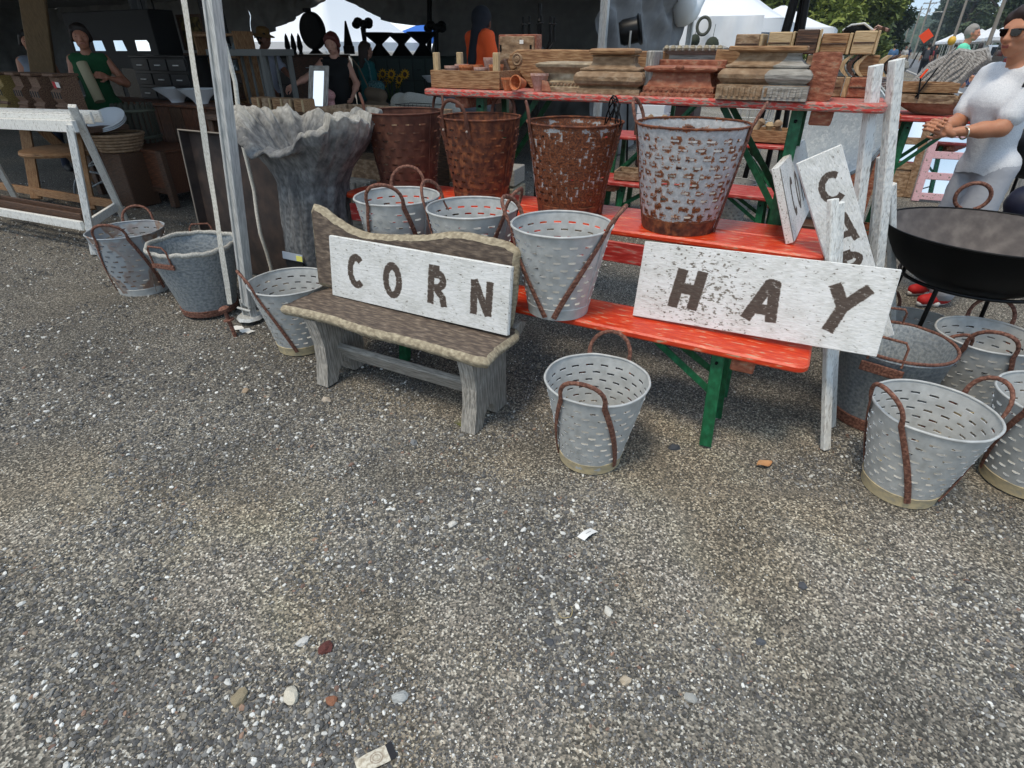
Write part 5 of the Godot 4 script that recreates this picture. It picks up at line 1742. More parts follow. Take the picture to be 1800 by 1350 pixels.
func build_shelf_goods() -> void:
	var h := 1.306
	crate("pot_crate", "slatted pine crate full of clay pots at the left end of the tall shelf", W(-1.93, h, 3.2), FY, 0.46, 0.3, 0.095, 1, 0.085, M("wood_warm", ""), M("wood_pine_y", ""))
	var r := RandomNumberGenerator.new()
	r.seed = 5
	for k in 7:
		pot("clay_pot", ["clay pot at the left front inside the pine crate", "clay pot beside it in the pine crate", "clay pot in the middle front of the pine crate", "clay pot at the right end of the pine crate", "clay pot behind, left in the pine crate", "clay pot behind, middle of the pine crate", "pale clay pot standing upright behind the crate's right post"][k], W(-2.07 + 0.1 * (k % 4), h + (0.014 if k < 6 else 0.02), 3.14 + 0.11 * (k / 4)), Vector3(0.0, 0.0, 0.0), 0.042, 0.088 + 0.02 * r.randf() + (0.03 if k == 6 else 0.0), M("terracotta_pale", "") if k % 2 == 0 else M("terracotta", ""), "clay pots in the crate")
	pot("clay_cup", "small orange clay cup standing upright beside the crate", W(-1.64, h, 3.04), Vector3.ZERO, 0.04, 0.062, M("terracotta", ""), "")
	pot("clay_cup", "orange clay cup tipped over on its side", W(-1.545, h + 0.036, 3.04), Vector3(1.45, 0.2, 0.4), 0.037, 0.075, M("terracotta", ""), "")
	pot("clay_cup", "pale pinkish clay pot standing next to the tipped cup", W(-1.465, h, 3.07), Vector3.ZERO, 0.05, 0.085, M("terracotta_pale", ""), "")
	var sh := Mb.new()
	sh.at(Vector3.ZERO, Vector3(-0.25, 0.1, 0)).prism(PackedVector2Array([Vector2(-0.025, 0), Vector2(0.03, 0), Vector2(0.005, 0.05), Vector2(-0.03, 0.055)]), 0.012, 0.002)
	solo(sh, "pot_shard", M("wood_red", ""), "reddish clay shard leaning on the pale pot", "shard", W(-1.405, h + 0.001, 3.03))
	# small cupboard door and the long timber at the back
	var o := thing("small_cupboard", "small brown wall cupboard with a white tag standing behind the clay pots", "cupboard", W(-1.78, h, 3.42))
	part(Mb.new().box(Vector3(0, 0.135, -0.03), Vector3(0.25, 0.27, 0.08), 0.004), "case", M("wood_red", ""), o)
	part(Mb.new().box(Vector3(0.005, 0.135, 0.02), Vector3(0.225, 0.25, 0.016), 0.004), "door", M("wood_mould", ""), o)
	part(Mb.new().box(Vector3(0.04, 0.232, 0.03), Vector3(0.025, 0.02, 0.002), 0.0005), "tag", M("paper", ""), o)
	for s in [-1, 1]:
		part(Mb.new().box(Vector3(s * 0.1, 0.2, 0.03), Vector3(0.012, 0.035, 0.004), 0.001), "hinge", M("iron", ""), o)
	o = thing("carved_beam", "long pale timber beam with a carved scroll end lying along the shelf", "beam", W(-1.3, h, 3.36))
	var prof := PackedVector2Array([Vector2(-0.5, 0.10), Vector2(-0.47, 0.17), Vector2(-0.42, 0.195), Vector2(-0.2, 0.195), Vector2(0.5, 0.185), Vector2(0.5, 0.0), Vector2(-0.33, 0.0), Vector2(-0.38, 0.05), Vector2(-0.43, 0.1), Vector2(-0.46, 0.085)])
	part(Mb.new().prism(prof, 0.12, 0.006), "timber", M("wood_warm", ""), o)
	part(Mb.new().at(Vector3(-0.42, 0.145, 0.061), Vector3(PI / 2, 0, 0)).lathe([Vector2(0.001, 0.008), Vector2(0.012, 0.008), Vector2(0.018, 0.002), Vector2(0.028, 0.008), Vector2(0.034, 0.0)], 18), "scroll", M("wood_mould", ""), o)
	part(Mb.new().at(Vector3(-0.5, 0.06, 0.02), Vector3(0, 0, 0.5)).box(Vector3.ZERO, Vector3(0.1, 0.16, 0.12), 0.01), "broken_end", M("wood_dark", ""), o)
	# mouldings and capitals: profiles of (overhang, height) that return round three sides
	var mw := M("wood_mould", "")
	var a := thing("timber_moulding", "low stepped timber moulding left of the big brown capital", "moulding", W(-1.30, h, 3.16))
	capital(a, "carved_body", [[0.02, 0.0], [0.02, 0.022], [0.008, 0.028], [0.012, 0.045], [-0.012, 0.055], [-0.018, 0.085], [0.0, 0.1], [0.02, 0.115], [0.024, 0.128], [0.008, 0.135], [-0.03, 0.14]], 0.34, 0.13, Vector3.ZERO, M("wood_pale", Color.WHITE, 0.85, 0.0, NT(0.014, [[0.0, "6b5a46"], [0.4, "8f7d64"], [0.65, "a8977d"], [0.9, "bcae96"]], 5, 121), Vector3(1.6, 3.4, 3.4), mw.normal_texture, 0.5))
	for k in 17:
		part(Mb.new().ball(Vector3(-0.168 + 0.021 * k, 0.036, 0.075), Vector3(0.008, 0.007, 0.007), 6), "bead", mw, a)
	a = thing("timber_capital", "brown timber capital with a fat roll, narrow waist and flat top", "moulding", W(-1.06, h, 3.10))
	capital(a, "carved_body", [[0.03, 0.0], [0.03, 0.022], [0.012, 0.03], [0.02, 0.036], [0.036, 0.045], [0.044, 0.06], [0.044, 0.078], [0.034, 0.094], [0.014, 0.102], [0.02, 0.106], [0.02, 0.112], [-0.012, 0.12], [-0.026, 0.135], [-0.028, 0.162], [-0.018, 0.168], [-0.03, 0.172]], 0.27, 0.12, Vector3(0.0, 0, 0), mw)
	capital(a, "top_slip", [[-0.004, 0.173], [0.012, 0.178], [0.014, 0.19], [0.004, 0.198], [-0.02, 0.2]], 0.21, 0.09, Vector3(0.0, 0, 0.01), M("wood_warm", ""))
	part(Mb.new().box(Vector3(0.19, 0.095, -0.03), Vector3(0.04, 0.19, 0.16), 0.006), "raw_end", M("wood_grey", ""), a)
	a = thing("timber_capital", "reddish carved moulding with scalloped lower edge", "moulding", W(-0.715, h, 3.10))
	capital(a, "carved_body", [[0.028, 0.0], [0.028, 0.012], [0.018, 0.014], [0.018, 0.04], [0.006, 0.045], [-0.006, 0.07], [-0.014, 0.1], [0.012, 0.104], [0.022, 0.112], [0.022, 0.12], [0.01, 0.126], [-0.02, 0.128]], 0.3, 0.11, Vector3.ZERO, M("wood_red", ""))
	part(Mb.new().box(Vector3(0, 0.076, -0.07), Vector3(0.37, 0.152, 0.03), 0.004), "back_board", M("wood_red", ""), a)
	for k in 12:
		part(Mb.new().at(Vector3(-0.165 + 0.03 * k, 0.004, 0.082), Vector3(PI / 2, 0, 0)).lathe([Vector2(0.012, 0.0), Vector2(0.011, 0.006), Vector2(0.001, 0.008)], 10), "scallop", M("wood_red", ""), a)
	for k in 13:
		part(Mb.new().at(Vector3(-0.156 + 0.026 * k, 0.027, 0.0735), Vector3(0, 0, PI / 4)).box(Vector3.ZERO, Vector3(0.013, 0.013, 0.008), 0.002), "zigzag_tooth", M("wood_red", ""), a)
	part(Mb.new().ball(Vector3(0.0, 0.122, 0.078), Vector3(0.022, 0.01, 0.01), 8), "boss", M("wood_red", ""), a)
	a = thing("timber_capital", "grey weathered capital standing behind the reddish carved moulding", "moulding", W(-0.72, h, 3.34))
	capital(a, "carved_body", [[0.0, 0.0], [0.0, 0.17], [0.012, 0.178], [0.03, 0.19], [0.03, 0.2], [0.0, 0.212]], 0.24, 0.1, Vector3.ZERO, M("wood_grey_x", ""))
	for k in 9:
		part(Mb.new().ball(Vector3(-0.13 + 0.0325 * k, 0.2, 0.08), Vector3(0.014, 0.014, 0.01), 8), "knob", M("wood_edge", ""), a)
	a = thing("timber_capital", "large capital with fluted band and bulging roll, right half of the shelf", "moulding", W(-0.335, h, 3.08))
	capital(a, "carved_body", [[0.045, 0.0], [0.045, 0.058], [0.022, 0.062], [0.034, 0.07], [0.046, 0.084], [0.048, 0.1], [0.036, 0.116], [0.016, 0.124], [0.024, 0.128], [0.024, 0.134], [0.004, 0.142], [-0.012, 0.156], [-0.02, 0.17], [-0.02, 0.182], [-0.004, 0.188]], 0.29, 0.13, Vector3.ZERO, mw)
	capital(a, "weathered_half", [[0.0465, 0.0005], [0.0465, 0.0575], [0.0235, 0.062], [0.0355, 0.07], [0.0475, 0.084], [0.0495, 0.1], [0.0375, 0.116], [0.0175, 0.124], [0.0255, 0.128], [0.0255, 0.134], [0.0055, 0.142], [-0.0105, 0.156], [-0.0185, 0.17], [-0.0185, 0.181]], 0.09, 0.13, Vector3(0.1, 0, 0.0), M("wood_grey_x", ""))
	part(Mb.new().box(Vector3(-0.01, 0.198, 0.015), Vector3(0.32, 0.02, 0.13), 0.008), "top_board", M("wood_warm", ""), a)
	for k in 15:
		part(Mb.new().box(Vector3(-0.165 + 0.0235 * k, 0.031, 0.1125 if k < 9 else 0.114), Vector3(0.011, 0.036, 0.008), 0.0035), "flute", mw if k < 9 else M("wood_grey_x", ""), a)
	a = thing("sawn_block", "raw red-brown sawn block at the right of the fluted capital", "block", W(-0.105, h, 3.12))
	var zb := noise(71, 9.0, 3)
	var bp := PackedVector2Array()
	for k in 24:
		var q := TAU * k / 24.0
		bp.append(Vector2(clampf(cos(q) * 1.35, -1, 1) * 0.055 * (1.0 + 0.2 * zb.get_noise_1d(k)), 0.093 + clampf(sin(q) * 1.35, -1, 1) * 0.092))
	part(Mb.new().prism(bp, 0.16, 0.006), "timber", M("wood_red", ""), a)
	a = thing("plank_offcut", "flat brown plank standing on edge left of the fluted capital", "plank", W(-0.53, h, 3.2))
	part(Mb.new().at(Vector3(0, 0.098, 0), Vector3(0, 0.25, -0.04)).box(Vector3.ZERO, Vector3(0.13, 0.19, 0.035), 0.004), "timber", M("wood_warm", ""), a)
	# the pile of old brick moulds
	var grp := "old timber moulds piled on the shelf"
	var mould := func(label: String, p: Vector3, w: float, hh: float, d: float, yaw: float, curved: bool, mat: Material) -> void:
		var t := thing("timber_mould", label, "mould", p, FY + yaw, grp)
		if curved:
			part(Mb.new().box(Vector3(-w * 0.22, hh / 2, 0), Vector3(w * 0.55, hh, d), 0.004), "block", mat, t)
			var pr := PackedVector2Array()
			for k in 9:
				var u := k / 8.0
				pr.append(Vector2(0.02 + 0.028 * (1.0 - sin(u * PI)), hh * u))
			for k in 9:
				var u := 1.0 - k / 8.0
				pr.append(Vector2(0.02 + 0.028 * (1.0 - sin(u * PI)) - 0.014 - 0.008 * sin(u * PI), hh * u))
			for j in 3:
				part(Mb.new().at(Vector3(w * 0.06 + 0.03 * j, 0, 0.0)).prism(pr, d * 0.9, 0.001), "curved_cheek", M("wood_pine_y", "") if j != 1 else M("wood_dark_y", ""), t)
		else:
			part(Mb.new().box(Vector3(-w * 0.06, hh / 2, 0), Vector3(w * 0.86, hh - 0.002, d), 0.004), "block", mat, t)
			part(Mb.new().box(Vector3(w * 0.43, hh / 2, 0), Vector3(w * 0.1, hh, d + 0.006), 0.003), "end_cheek", M("wood_pine_y", ""), t)
			part(Mb.new().box(Vector3(-w * 0.06, hh * 0.5, d / 2 + 0.002), Vector3(w * 0.8, 0.006, 0.004), 0.001), "seam_strip", M("wood_dark", ""), t)
	var al := 3.41
	mould.call("lowest left timber mould of the pile, right of the sawn block", W(-0.10, h, al), 0.22, 0.085, 0.14, 0.0, false, M("wood_mould", ""))
	mould.call("lowest right timber mould of the pile with a red streak", W(0.055, h, al - 0.02), 0.1, 0.085, 0.14, 0.0, false, M("wood_red", ""))
	mould.call("middle timber mould of the pile with curved cheeks", W(-0.07, h + 0.087, al), 0.26, 0.085, 0.14, 0.0, true, M("wood_mould", ""))
	mould.call("middle right timber mould with curved cheek at the end of the pile", W(0.09, h + 0.087, al + 0.02), 0.14, 0.085, 0.12, 0.05, true, M("wood_warm", ""))
	mould.call("supporting timber mould hidden behind the fluted capital", W(-0.40, h, al + 0.01), 0.3, 0.17, 0.12, 0.0, false, M("wood_warm", ""))
	var xs := [-0.47, -0.33, -0.215, -0.09, 0.025]
	var ws := [0.13, 0.12, 0.11, 0.13, 0.105]
	var ms := ["wood_mould", "wood_pine", "wood_dark", "wood_warm", "wood_pine"]
	var wh := ["leftmost timber mould on top of the pile", "pale timber mould second on top of the pile", "dark timber mould in the middle on top of the pile", "brown timber mould fourth on top of the pile", "pale timber mould with rusty streak at the right top of the pile"]
	for k in 5:
		mould.call(wh[k], W(xs[k], h + 0.174, al - 0.01 + 0.015 * (k % 2)), ws[k], 0.085 + 0.008 * (k % 3), 0.13, 0.06 * (k % 3 - 1), false, M(ms[k], ""))
	for q in [[0.04, 1.566, "rust streak on the topmost pale mould"], [0.065, 1.38, "rust streak on the lowest mould"]]:
		pass
	var hb := thing("hand_scoop", "dark domed scoop with torn straps lying on top of the mould pile", "scoop", W(-0.02, h + 0.27, al + 0.02))
	part(Mb.new().ball(Vector3.ZERO, Vector3(0.06, 0.028, 0.05), 16), "dome", M("iron", ""), hb)
	part(Mb.new().tube([Vector3(-0.06, 0.0, 0), Vector3(-0.03, 0.02, 0.03), Vector3(0.02, 0.025, 0.05), Vector3(0.06, 0.0, 0.04)], 0.005, 6), "wire", M("galv_pole", ""), hb)
	for k in 5:
		part(Mb.new().at(Vector3(0.055 + 0.014 * k, 0.002 + 0.004 * (k % 2), 0.02), Vector3(0.3 * k, 1.1 * k, 0.5)).box(Vector3.ZERO, Vector3(0.05, 0.004, 0.014), 0.001), "torn_strap", M("terracotta_pale", "") if k % 2 else M("wood_dark", ""), hb)
	var bk := thing("wicker_bowl", "small grey bowl beyond the right end of the mould pile", "bowl", W(0.21, 1.39, 3.9))
	part(Mb.new().lathe([Vector2(0.001, 0.0), Vector2(0.03, 0.003), Vector2(0.05, 0.03), Vector2(0.042, 0.055), Vector2(0.02, 0.066), Vector2(0.001, 0.067)], 18), "body", M("burlap", ""), bk)
	part(Mb.new().tube([Vector3(0, -1.38, 0), Vector3(0, 0.0, 0)], 0.03, 8), "stand", M("wood_dark_y", ""), bk)
	# iron candelabrum behind the beam and a dark easel
	var c := thing("candelabrum", "black wrought iron candelabrum rising behind the timber beam", "candelabrum", W(-1.78, 1.17, 5.1))
	c.position = W(-2.35, 1.2, 4.9)
	var mb := Mb.new()
	mb.tube([Vector3(0, 0, 0), Vector3(0, 0.62, 0)], 0.014, 7)
	mb.lathe([Vector2(0.001, 0.0), Vector2(0.07, 0.0), Vector2(0.05, 0.02), Vector2(0.012, 0.05)], 14)
	mb.ball(Vector3(0, 0.5, 0), Vector3(0.018, 0.03, 0.018), 8)
	part(mb, "stem", M("iron", ""), c)
	for k in 6:
		var q := TAU * k / 6.0
		mb = Mb.new()
		var rad := 0.15 if k % 2 else 0.1
		mb.tube([Vector3(0, 0.32, 0), Vector3(cos(q) * rad * 0.6, 0.28, sin(q) * rad * 0.6), Vector3(cos(q) * rad, 0.36, sin(q) * rad), Vector3(cos(q) * rad, 0.48, sin(q) * rad)], 0.012, 6)
		mb.at(Vector3(cos(q) * rad, 0.47, sin(q) * rad)).lathe([Vector2(0.004, 0.0), Vector2(0.025, 0.008), Vector2(0.022, 0.014), Vector2(0.01, 0.016), Vector2(0.01, 0.06)], 8)
		part(mb, "arm", M("iron", ""), c)
	part(Mb.new().tube([Vector3(0, -1.2, 0), Vector3(0, 0, 0)], 0.02, 8), "stand", M("iron", ""), c)
	var e := thing("iron_tripod", "tall dark iron tripod rising behind the mould pile", "tripod", W(-0.62, 0, 7.5))
	part(Mb.new().tube([Vector3(-0.13, 1.0, 0.1), Vector3(-0.05, 2.3, 0)], 0.045, 8), "leg", M("iron", ""), e)
	part(Mb.new().tube([Vector3(0.1, 1.0, 0.1), Vector3(0.02, 2.3, 0)], 0.035, 8), "leg", M("iron", ""), e)
	part(Mb.new().tube([Vector3(0.0, 0.0, -0.25), Vector3(0, 2.3, -0.02)], 0.03, 8), "leg", M("iron", ""), e)
	part(Mb.new().tube([Vector3(-0.2, 0.0, 0.15), Vector3(-0.13, 1.0, 0.1), Vector3(0.1, 1.0, 0.1), Vector3(0.18, 0, 0.15)], 0.03, 8), "frame", M("iron", ""), e)
	# stage lamp on a stand by the side wall (not lit)
	var sl := thing("stage_lamp", "black stage lamp on a folding stand before the grey canvas wall", "lamp", W(-2.73, 0, 8.5))
	sl.rotation.y = FY + 1.9
	sl.scale = Vector3(0.9, 0.9, 0.9)
	mb = Mb.new()
	mb.at(Vector3(0, 1.9, 0), Vector3(PI / 2 - 0.2, 0, 0)).lathe([Vector2(0.001, -0.16), Vector2(0.14, -0.16), Vector2(0.17, -0.1), Vector2(0.17, 0.1), Vector2(0.21, 0.13), Vector2(0.2, 0.16)], 20)
	part(mb, "housing", M("black_metal", ""), sl)
	part(Mb.new().at(Vector3(0, 1.9, 0), Vector3(PI / 2 - 0.2, 0, 0)).lathe([Vector2(0.001, 0.12), Vector2(0.1, 0.13), Vector2(0.19, 0.15)], 20), "lens", M("dark_lens", Color(0.05, 0.05, 0.055), 0.1), sl)
	part(Mb.new().tube([Vector3(-0.23, 1.9, 0), Vector3(-0.22, 1.66, 0), Vector3(0, 1.6, 0), Vector3(0.22, 1.66, 0), Vector3(0.23, 1.9, 0)], 0.014, 6), "yoke", M("galv_pole", ""), sl)
	for s in [-1, 1]:
		part(Mb.new().tube([Vector3(0, 1.62, 0), Vector3(s * 0.3, 0, 0.15 * s)], 0.018, 6), "leg", M("black_metal", ""), sl)
	part(Mb.new().tube([Vector3(0, 1.62, 0), Vector3(0, 0, -0.3)], 0.018, 6), "leg", M("black_metal", ""), sl)


# ---------------------------------------------------------------- right side
func build_right() -> void:
	# galvanised round seen behind the upright board
	var o := thing("galvanised_lid", "large round galvanised tub bottom leaning behind the C A R board", "tub", W(0.02, 1.125, 3.78))
	o.rotation = Vector3(-0.22, FY - 0.35, 0.25)
	part(Mb.new().at(Vector3.ZERO, Vector3(PI / 2, 0, 0)).lathe([Vector2(0.001, 0.0), Vector2(0.222, 0.004), Vector2(0.232, 0.012), Vector2(0.246, 0.0), Vector2(0.235, -0.05), Vector2(0.225, -0.05), Vector2(0.225, -0.01)], 48, 1.0, 1.06), "tub", M("galv_shiny", ""), o)
	part(Mb.new().tube(ring_pts(0.243, 0.0, 1, 1, 40).map(func(p): return Vector3(p.x, -p.z * 1.06, 0.005)), 0.006, 6, true), "rim", M("galv_old", ""), o)
	part(Mb.new().bar(Vector3(0, -0.9, -0.34), Vector3(0, -0.18, -0.12), 0.05, 0.03), "prop", M("wood_dark_y", ""), o)
	# wok on its stand
	o = thing("iron_cauldron", "huge shallow black iron cauldron with ring handles on a stand at right", "cauldron", Vector3(2.33, 0, -2.70), FY)
	var R := 0.46
	var prof := []
	for k in 13:
		var q := deg_to_rad(lerpf(0, 74, k / 12.0))
		prof.append(Vector2(maxf(0.001, 0.478 * sin(q)), 0.43 + 0.435 * (1.0 - cos(q))))
	var mb := Mb.new()
	mb.lathe(prof, 56)
	part(mb, "bowl", M("iron", ""), o)
	mb = Mb.new()
	var inner := []
	for p in prof:
		inner.append(Vector2(maxf(0.001, p.x - 0.006), p.y + 0.004))
	inner.reverse()
	mb.lathe(inner, 56)
	part(mb, "inside", M("iron_inside", ""), o)
	var top: float = prof[12].y
	part(Mb.new().tube(ring_pts(prof[12].x - 0.002, top + 0.002, 1, 1, 64), 0.006, 8, true), "rim", M("iron", ""), o)
	for q in [95.0, 275.0 + 30.0]:
		var a := deg_to_rad(q)
		var hp := []
		for k in 25:
			var u := TAU * k / 24.0 * 0.88 + 0.38
			hp.append(Vector3(sin(u) * 0.078, -cos(u) * 0.074, 0))
		mb = Mb.new()
		mb.at(Vector3(cos(a) * (R + 0.002), top + 0.068, -sin(a) * (R + 0.002)), Vector3(0.15, a - PI / 2, 0))
		mb.tube(hp, 0.0105, 9)
		part(mb, "ring_handle", M("rust_strap", ""), o)
	for k in 5:
		var a := deg_to_rad(95.0 + (k - 2) * 4.5)
		part(Mb.new().ball(Vector3(cos(a) * 0.452, top - 0.03, -sin(a) * 0.452), Vector3(0.008, 0.008, 0.008), 8), "rivet", M("iron_inside", ""), o)
	part(Mb.new().tube(ring_pts(0.31, 0.505, 1, 1, 48), 0.009, 7, true), "stand_ring", M("black_metal", ""), o)
	for k in 4:
		var a := deg_to_rad(45.0 + 90.0 * k + 12.0)
		part(Mb.new().tube([Vector3(cos(a) * 0.31, 0.505, -sin(a) * 0.31), Vector3(cos(a) * 0.36, 0.0, -sin(a) * 0.36)], 0.011, 7), "leg", M("black_metal", ""), o)
	part(Mb.new().tube(ring_pts(0.345, 0.15, 1, 1, 40), 0.006, 6, true), "lower_ring", M("black_metal", ""), o)
	# mirrored doors leaning beyond the table
	var door := func(nm: String, label: String, p: Vector3, w: float, h: float, rows: int, bottom: float, mat: Material, lean: float, yaw: float) -> void:
		var t := thing(nm, label, "door", p, FY + yaw, "old doors glazed with mirror")
		t.rotation.x = lean
		var sw := 0.075
		for s in [-1, 1]:
			part(Mb.new().box(Vector3(s * (w / 2 - sw / 2), h / 2, 0), Vector3(sw, h, 0.04), 0.004), "stile", mat, t)
		var ys := [bottom]
		for k in rows:
			ys.append(lerpf(bottom, h - sw, (k + 1.0) / rows))
		for k in rows + 1:
			part(Mb.new().box(Vector3(0, ys[k] + 0.0375, 0.001), Vector3(w - sw * 2 + 0.002, 0.075, 0.036), 0.004), "rail", mat, t)
		for k in rows:
			part(Mb.new().box(Vector3(0, (ys[k] + 0.075 + ys[k + 1]) / 2, 0.002), Vector3(w - sw * 2 + 0.004, ys[k + 1] - ys[k] - 0.075, 0.006), 0.001), "mirror_pane", M("mirror", ""), t)
		if bottom > 0.2:
			part(Mb.new().box(Vector3(0, bottom / 2, -0.004), Vector3(w - sw * 2, bottom, 0.016), 0.004), "lower_panel", mat, t)
			part(Mb.new().box(Vector3(0, bottom / 2 + 0.02, 0.006), Vector3(w - sw * 2 - 0.08, bottom - 0.12, 0.012), 0.005), "raised_field", mat, t)
	door.call("mirror_door", "bare brown wooden door with mirror panes behind the white posts", W(0.70, 0, 8.15), 0.56, 0.92, 2, 0.3, M("wood_mould", ""), -0.22, 0.12)
	door.call("mirror_door", "peeling pink door with mirror panes beside the woman in white", W(1.28, 0, 8.05), 0.62, 0.97, 4, 0.02, M("pink_worn", ""), -0.16, 0.1)
	# goods on the table beyond
	var t := thing("dough_bowl", "long carved wooden dough bowl on the red table", "bowl", W(0.72, 1.068, 5.85), FY + 0.12)
	t.scale = Vector3(0.95, 0.8, 0.9)
	var rows := []
	for j in 13:
		var v := j / 12.0
		var row := PackedVector3Array()
		for k in 40:
			var q := TAU * k / 40.0
			var s := 0.55 + 0.45 * sin(minf(v * 1.5, 1.0) * PI / 2) if v < 0.66 else lerpf(1.0, 0.5, (v - 0.66) / 0.34)
			var y := 0.16 * minf(v / 0.66, 1.0) if v < 0.66 else lerpf(0.16, 0.03, pow((v - 0.66) / 0.34, 0.6))
			y += 0.05 * pow(absf(cos(q)), 4.0) * (1.0 if v > 0.3 else 0.0) * (1.0 - absf(v - 0.66))
			row.append(Vector3(cos(q) * 0.36 * s * (1.0 + 0.15 * absf(cos(q))), y, -sin(q) * 0.2 * s))
		rows.append(row)
	part(Mb.new().grid(rows, true), "bowl", M("wood_mould", ""), t)
	crate("wood_tray", "shallow brown wooden tray box lying across the dough bowl", W(0.52, 1.215, 5.85), FY + 0.1, 0.42, 0.3, 0.07, 1, 0.0, M("wood_warm", ""), M("wood_warm_y", ""))
	crate("wood_tray", "second shallow tray under the first on the dough bowl", W(0.54, 1.142, 5.83), FY - 0.05, 0.4, 0.3, 0.068, 1, 0.0, M("wood_mould", ""), M("wood_mould", ""))
	t = thing("garden_shears", "black and orange handled shears stuck upright in the tray", "shears", W(0.5, 1.225, 5.68))
	part(Mb.new().bar(Vector3(-0.02, -0.04, 0), Vector3(0.06, 0.16, 0), 0.02, 0.01), "blade", M("black_metal", ""), t)
	part(Mb.new().bar(Vector3(0.0, -0.05, 0.01), Vector3(-0.03, 0.11, 0.01), 0.018, 0.01), "blade", M("black_metal", ""), t)
	part(Mb.new().bar(Vector3(-0.03, 0.09, 0.015), Vector3(0.0, 0.15, 0.015), 0.03, 0.014), "grip", M("sign_orange", ""), t)
	t = thing("driftwood_slab", "big grey cracked driftwood slab leaning upright before the road", "slab", W(0.50, 1.1, 6.2), FY)
	t.scale = Vector3(0.88, 0.9, 0.9)
	t.rotation = Vector3(-0.25, FY - 0.2, -0.62)
	live_slab(t, PackedVector2Array([Vector2(-0.12, 0.0), Vector2(0.16, 0.0), Vector2(0.19, 0.2), Vector2(0.15, 0.42), Vector2(0.17, 0.58), Vector2(0.08, 0.62), Vector2(0.02, 0.55), Vector2(-0.08, 0.5), Vector2(-0.16, 0.3), Vector2(-0.14, 0.1)]), 0.09, Transform3D.IDENTITY, "slab", M("slab", ""), M("slab", ""), 77, 0.03)
	for k in 7:
		var x := -0.1 + 0.038 * k
		var pts := []
		for j in 8:
			pts.append(Vector3(x + 0.012 * sin(j * 1.7 + k), 0.04 + 0.065 * j, 0.045 + 0.006 * sin(j + k * 2)))
		part(Mb.new().tube(pts, [0.004, 0.013, 0.017, 0.016, 0.018, 0.014, 0.012, 0.004], 6), "ridge", M("slab", ""), t)
	t = thing("bark_trough", "rough brown hollow log trough propped against the driftwood slab", "trough", W(0.98, 1.1, 6.05))
	t.rotation = Vector3(0, FY + 0.3, -0.75)
	rows = []
	var zt := noise(88, 6.0, 3)
	for j in 16:
		var row := PackedVector3Array()
		for k in 22:
			var q := PI + PI * k / 21.0
			var r := 0.13 * (1.0 + 0.22 * zt.get_noise_2d(j * 0.16, k * 0.14))
			row.append(Vector3(cos(q) * r, 0.5 * j / 15.0, -sin(q) * r - 0.1))
		rows.append(row)
	mb = Mb.new()
	mb.grid(rows)
	part(mb, "shell", M("wood_carved", ""), t)
	for k in 9:
		part(Mb.new().at(Vector3(0.12 * (1 if k % 2 else -1), 0.04 + 0.05 * k, -0.1), Vector3(k, k * 2.0, k * 0.7)).ball(Vector3.ZERO, Vector3(0.022, 0.03, 0.02), 8), "bark_knob", M("wood_edge", ""), t)
	crate("wood_box", "plain brown wooden box below the hollow log", W(0.98, 1.08, 5.95), FY + 0.5, 0.3, 0.24, 0.13, 1, 0.0, M("wood_mould", ""), M("wood_mould", ""))
	part(Mb.new().box(Vector3(0, 0, 0), Vector3(0.2, 0.24, 0.2), 0.01, 1.1), "planter", M("orange_pot", ""), thing("clay_planter", "orange clay planter box seen between the white posts", "planter", W(0.27, 1.0, 5.1)))
	part(Mb.new().bar(Vector3(0, -0.98, 0), Vector3(0, -0.12, 0), 0.16, 0.16), "plinth", M("wood_red", ""), get_node("clay_planter"))
	# small stacked stones or slates and stepladder bits behind the white posts
	for k in 5:
		part(Mb.new().at(Vector3(0.01 * (k % 3), 0.02 * k, 0), Vector3(0, 0.2 * k, 0)).box(Vector3.ZERO, Vector3(0.3, 0.018, 0.2), 0.004), "slate", M("slab", ""), get_node_or_null("slate_stack") if k else thing("slate_stack", "stack of grey slates on the far red table", "slates", W(0.22, 1.215, 6.35)))
	# chair and bags at the right edge
	t = thing("garden_chair", "slatted metal garden chair behind the woman in white", "chair", W(1.55, 0, 5.4), FY + 2.6)
	for k in 7:
		part(Mb.new().bar(Vector3(-0.21 + 0.07 * k, 0.46, -0.2), Vector3(-0.21 + 0.07 * k, 0.92, -0.28), 0.03, 0.006, Vector3(0, 0, 1), 0.001), "back_slat", M("galv_pole", ""), t)
		part(Mb.new().bar(Vector3(-0.21 + 0.07 * k, 0.45, -0.2), Vector3(-0.21 + 0.07 * k, 0.45, 0.22), 0.03, 0.006, Vector3(0, 1, 0), 0.001), "seat_slat", M("galv_pole", ""), t)
	part(Mb.new().tube([Vector3(-0.24, 0.44, -0.2), Vector3(-0.24, 0.94, -0.29), Vector3(0.24, 0.94, -0.29), Vector3(0.24, 0.44, -0.2)], 0.012, 7), "back_frame", M("black_metal", ""), t)
	for a in [-1, 1]:
		for b in [-1, 1]:
			part(Mb.new().tube([Vector3(a * 0.23, 0.44, b * 0.21), Vector3(a * 0.25, 0, b * 0.24)], 0.012, 7), "leg", M("black_metal", ""), t)
	t = thing("blue_bag", "bulging navy blue bag lying on the garden chair", "bag", W(1.45, 0.46, 5.2), FY + 0.3)
	var zq := noise(93, 5.0, 2)
	part(Mb.new().skin([[Vector3(-0.18, 0.12, 0), Vector3(0.2, 0.12, 0.02), 0.12, 0.13], [Vector3(-0.1, 0.2, 0), Vector3(0.12, 0.19, 0), 0.07, 0.08]], 0.06, 0.02, func(p: Vector3, _n: Vector3) -> Array: return [Color.WHITE, 0.02 * zq.get_noise_3dv(p)]), "body", M("navy", Color(0.035, 0.05, 0.16), 0.6), t)
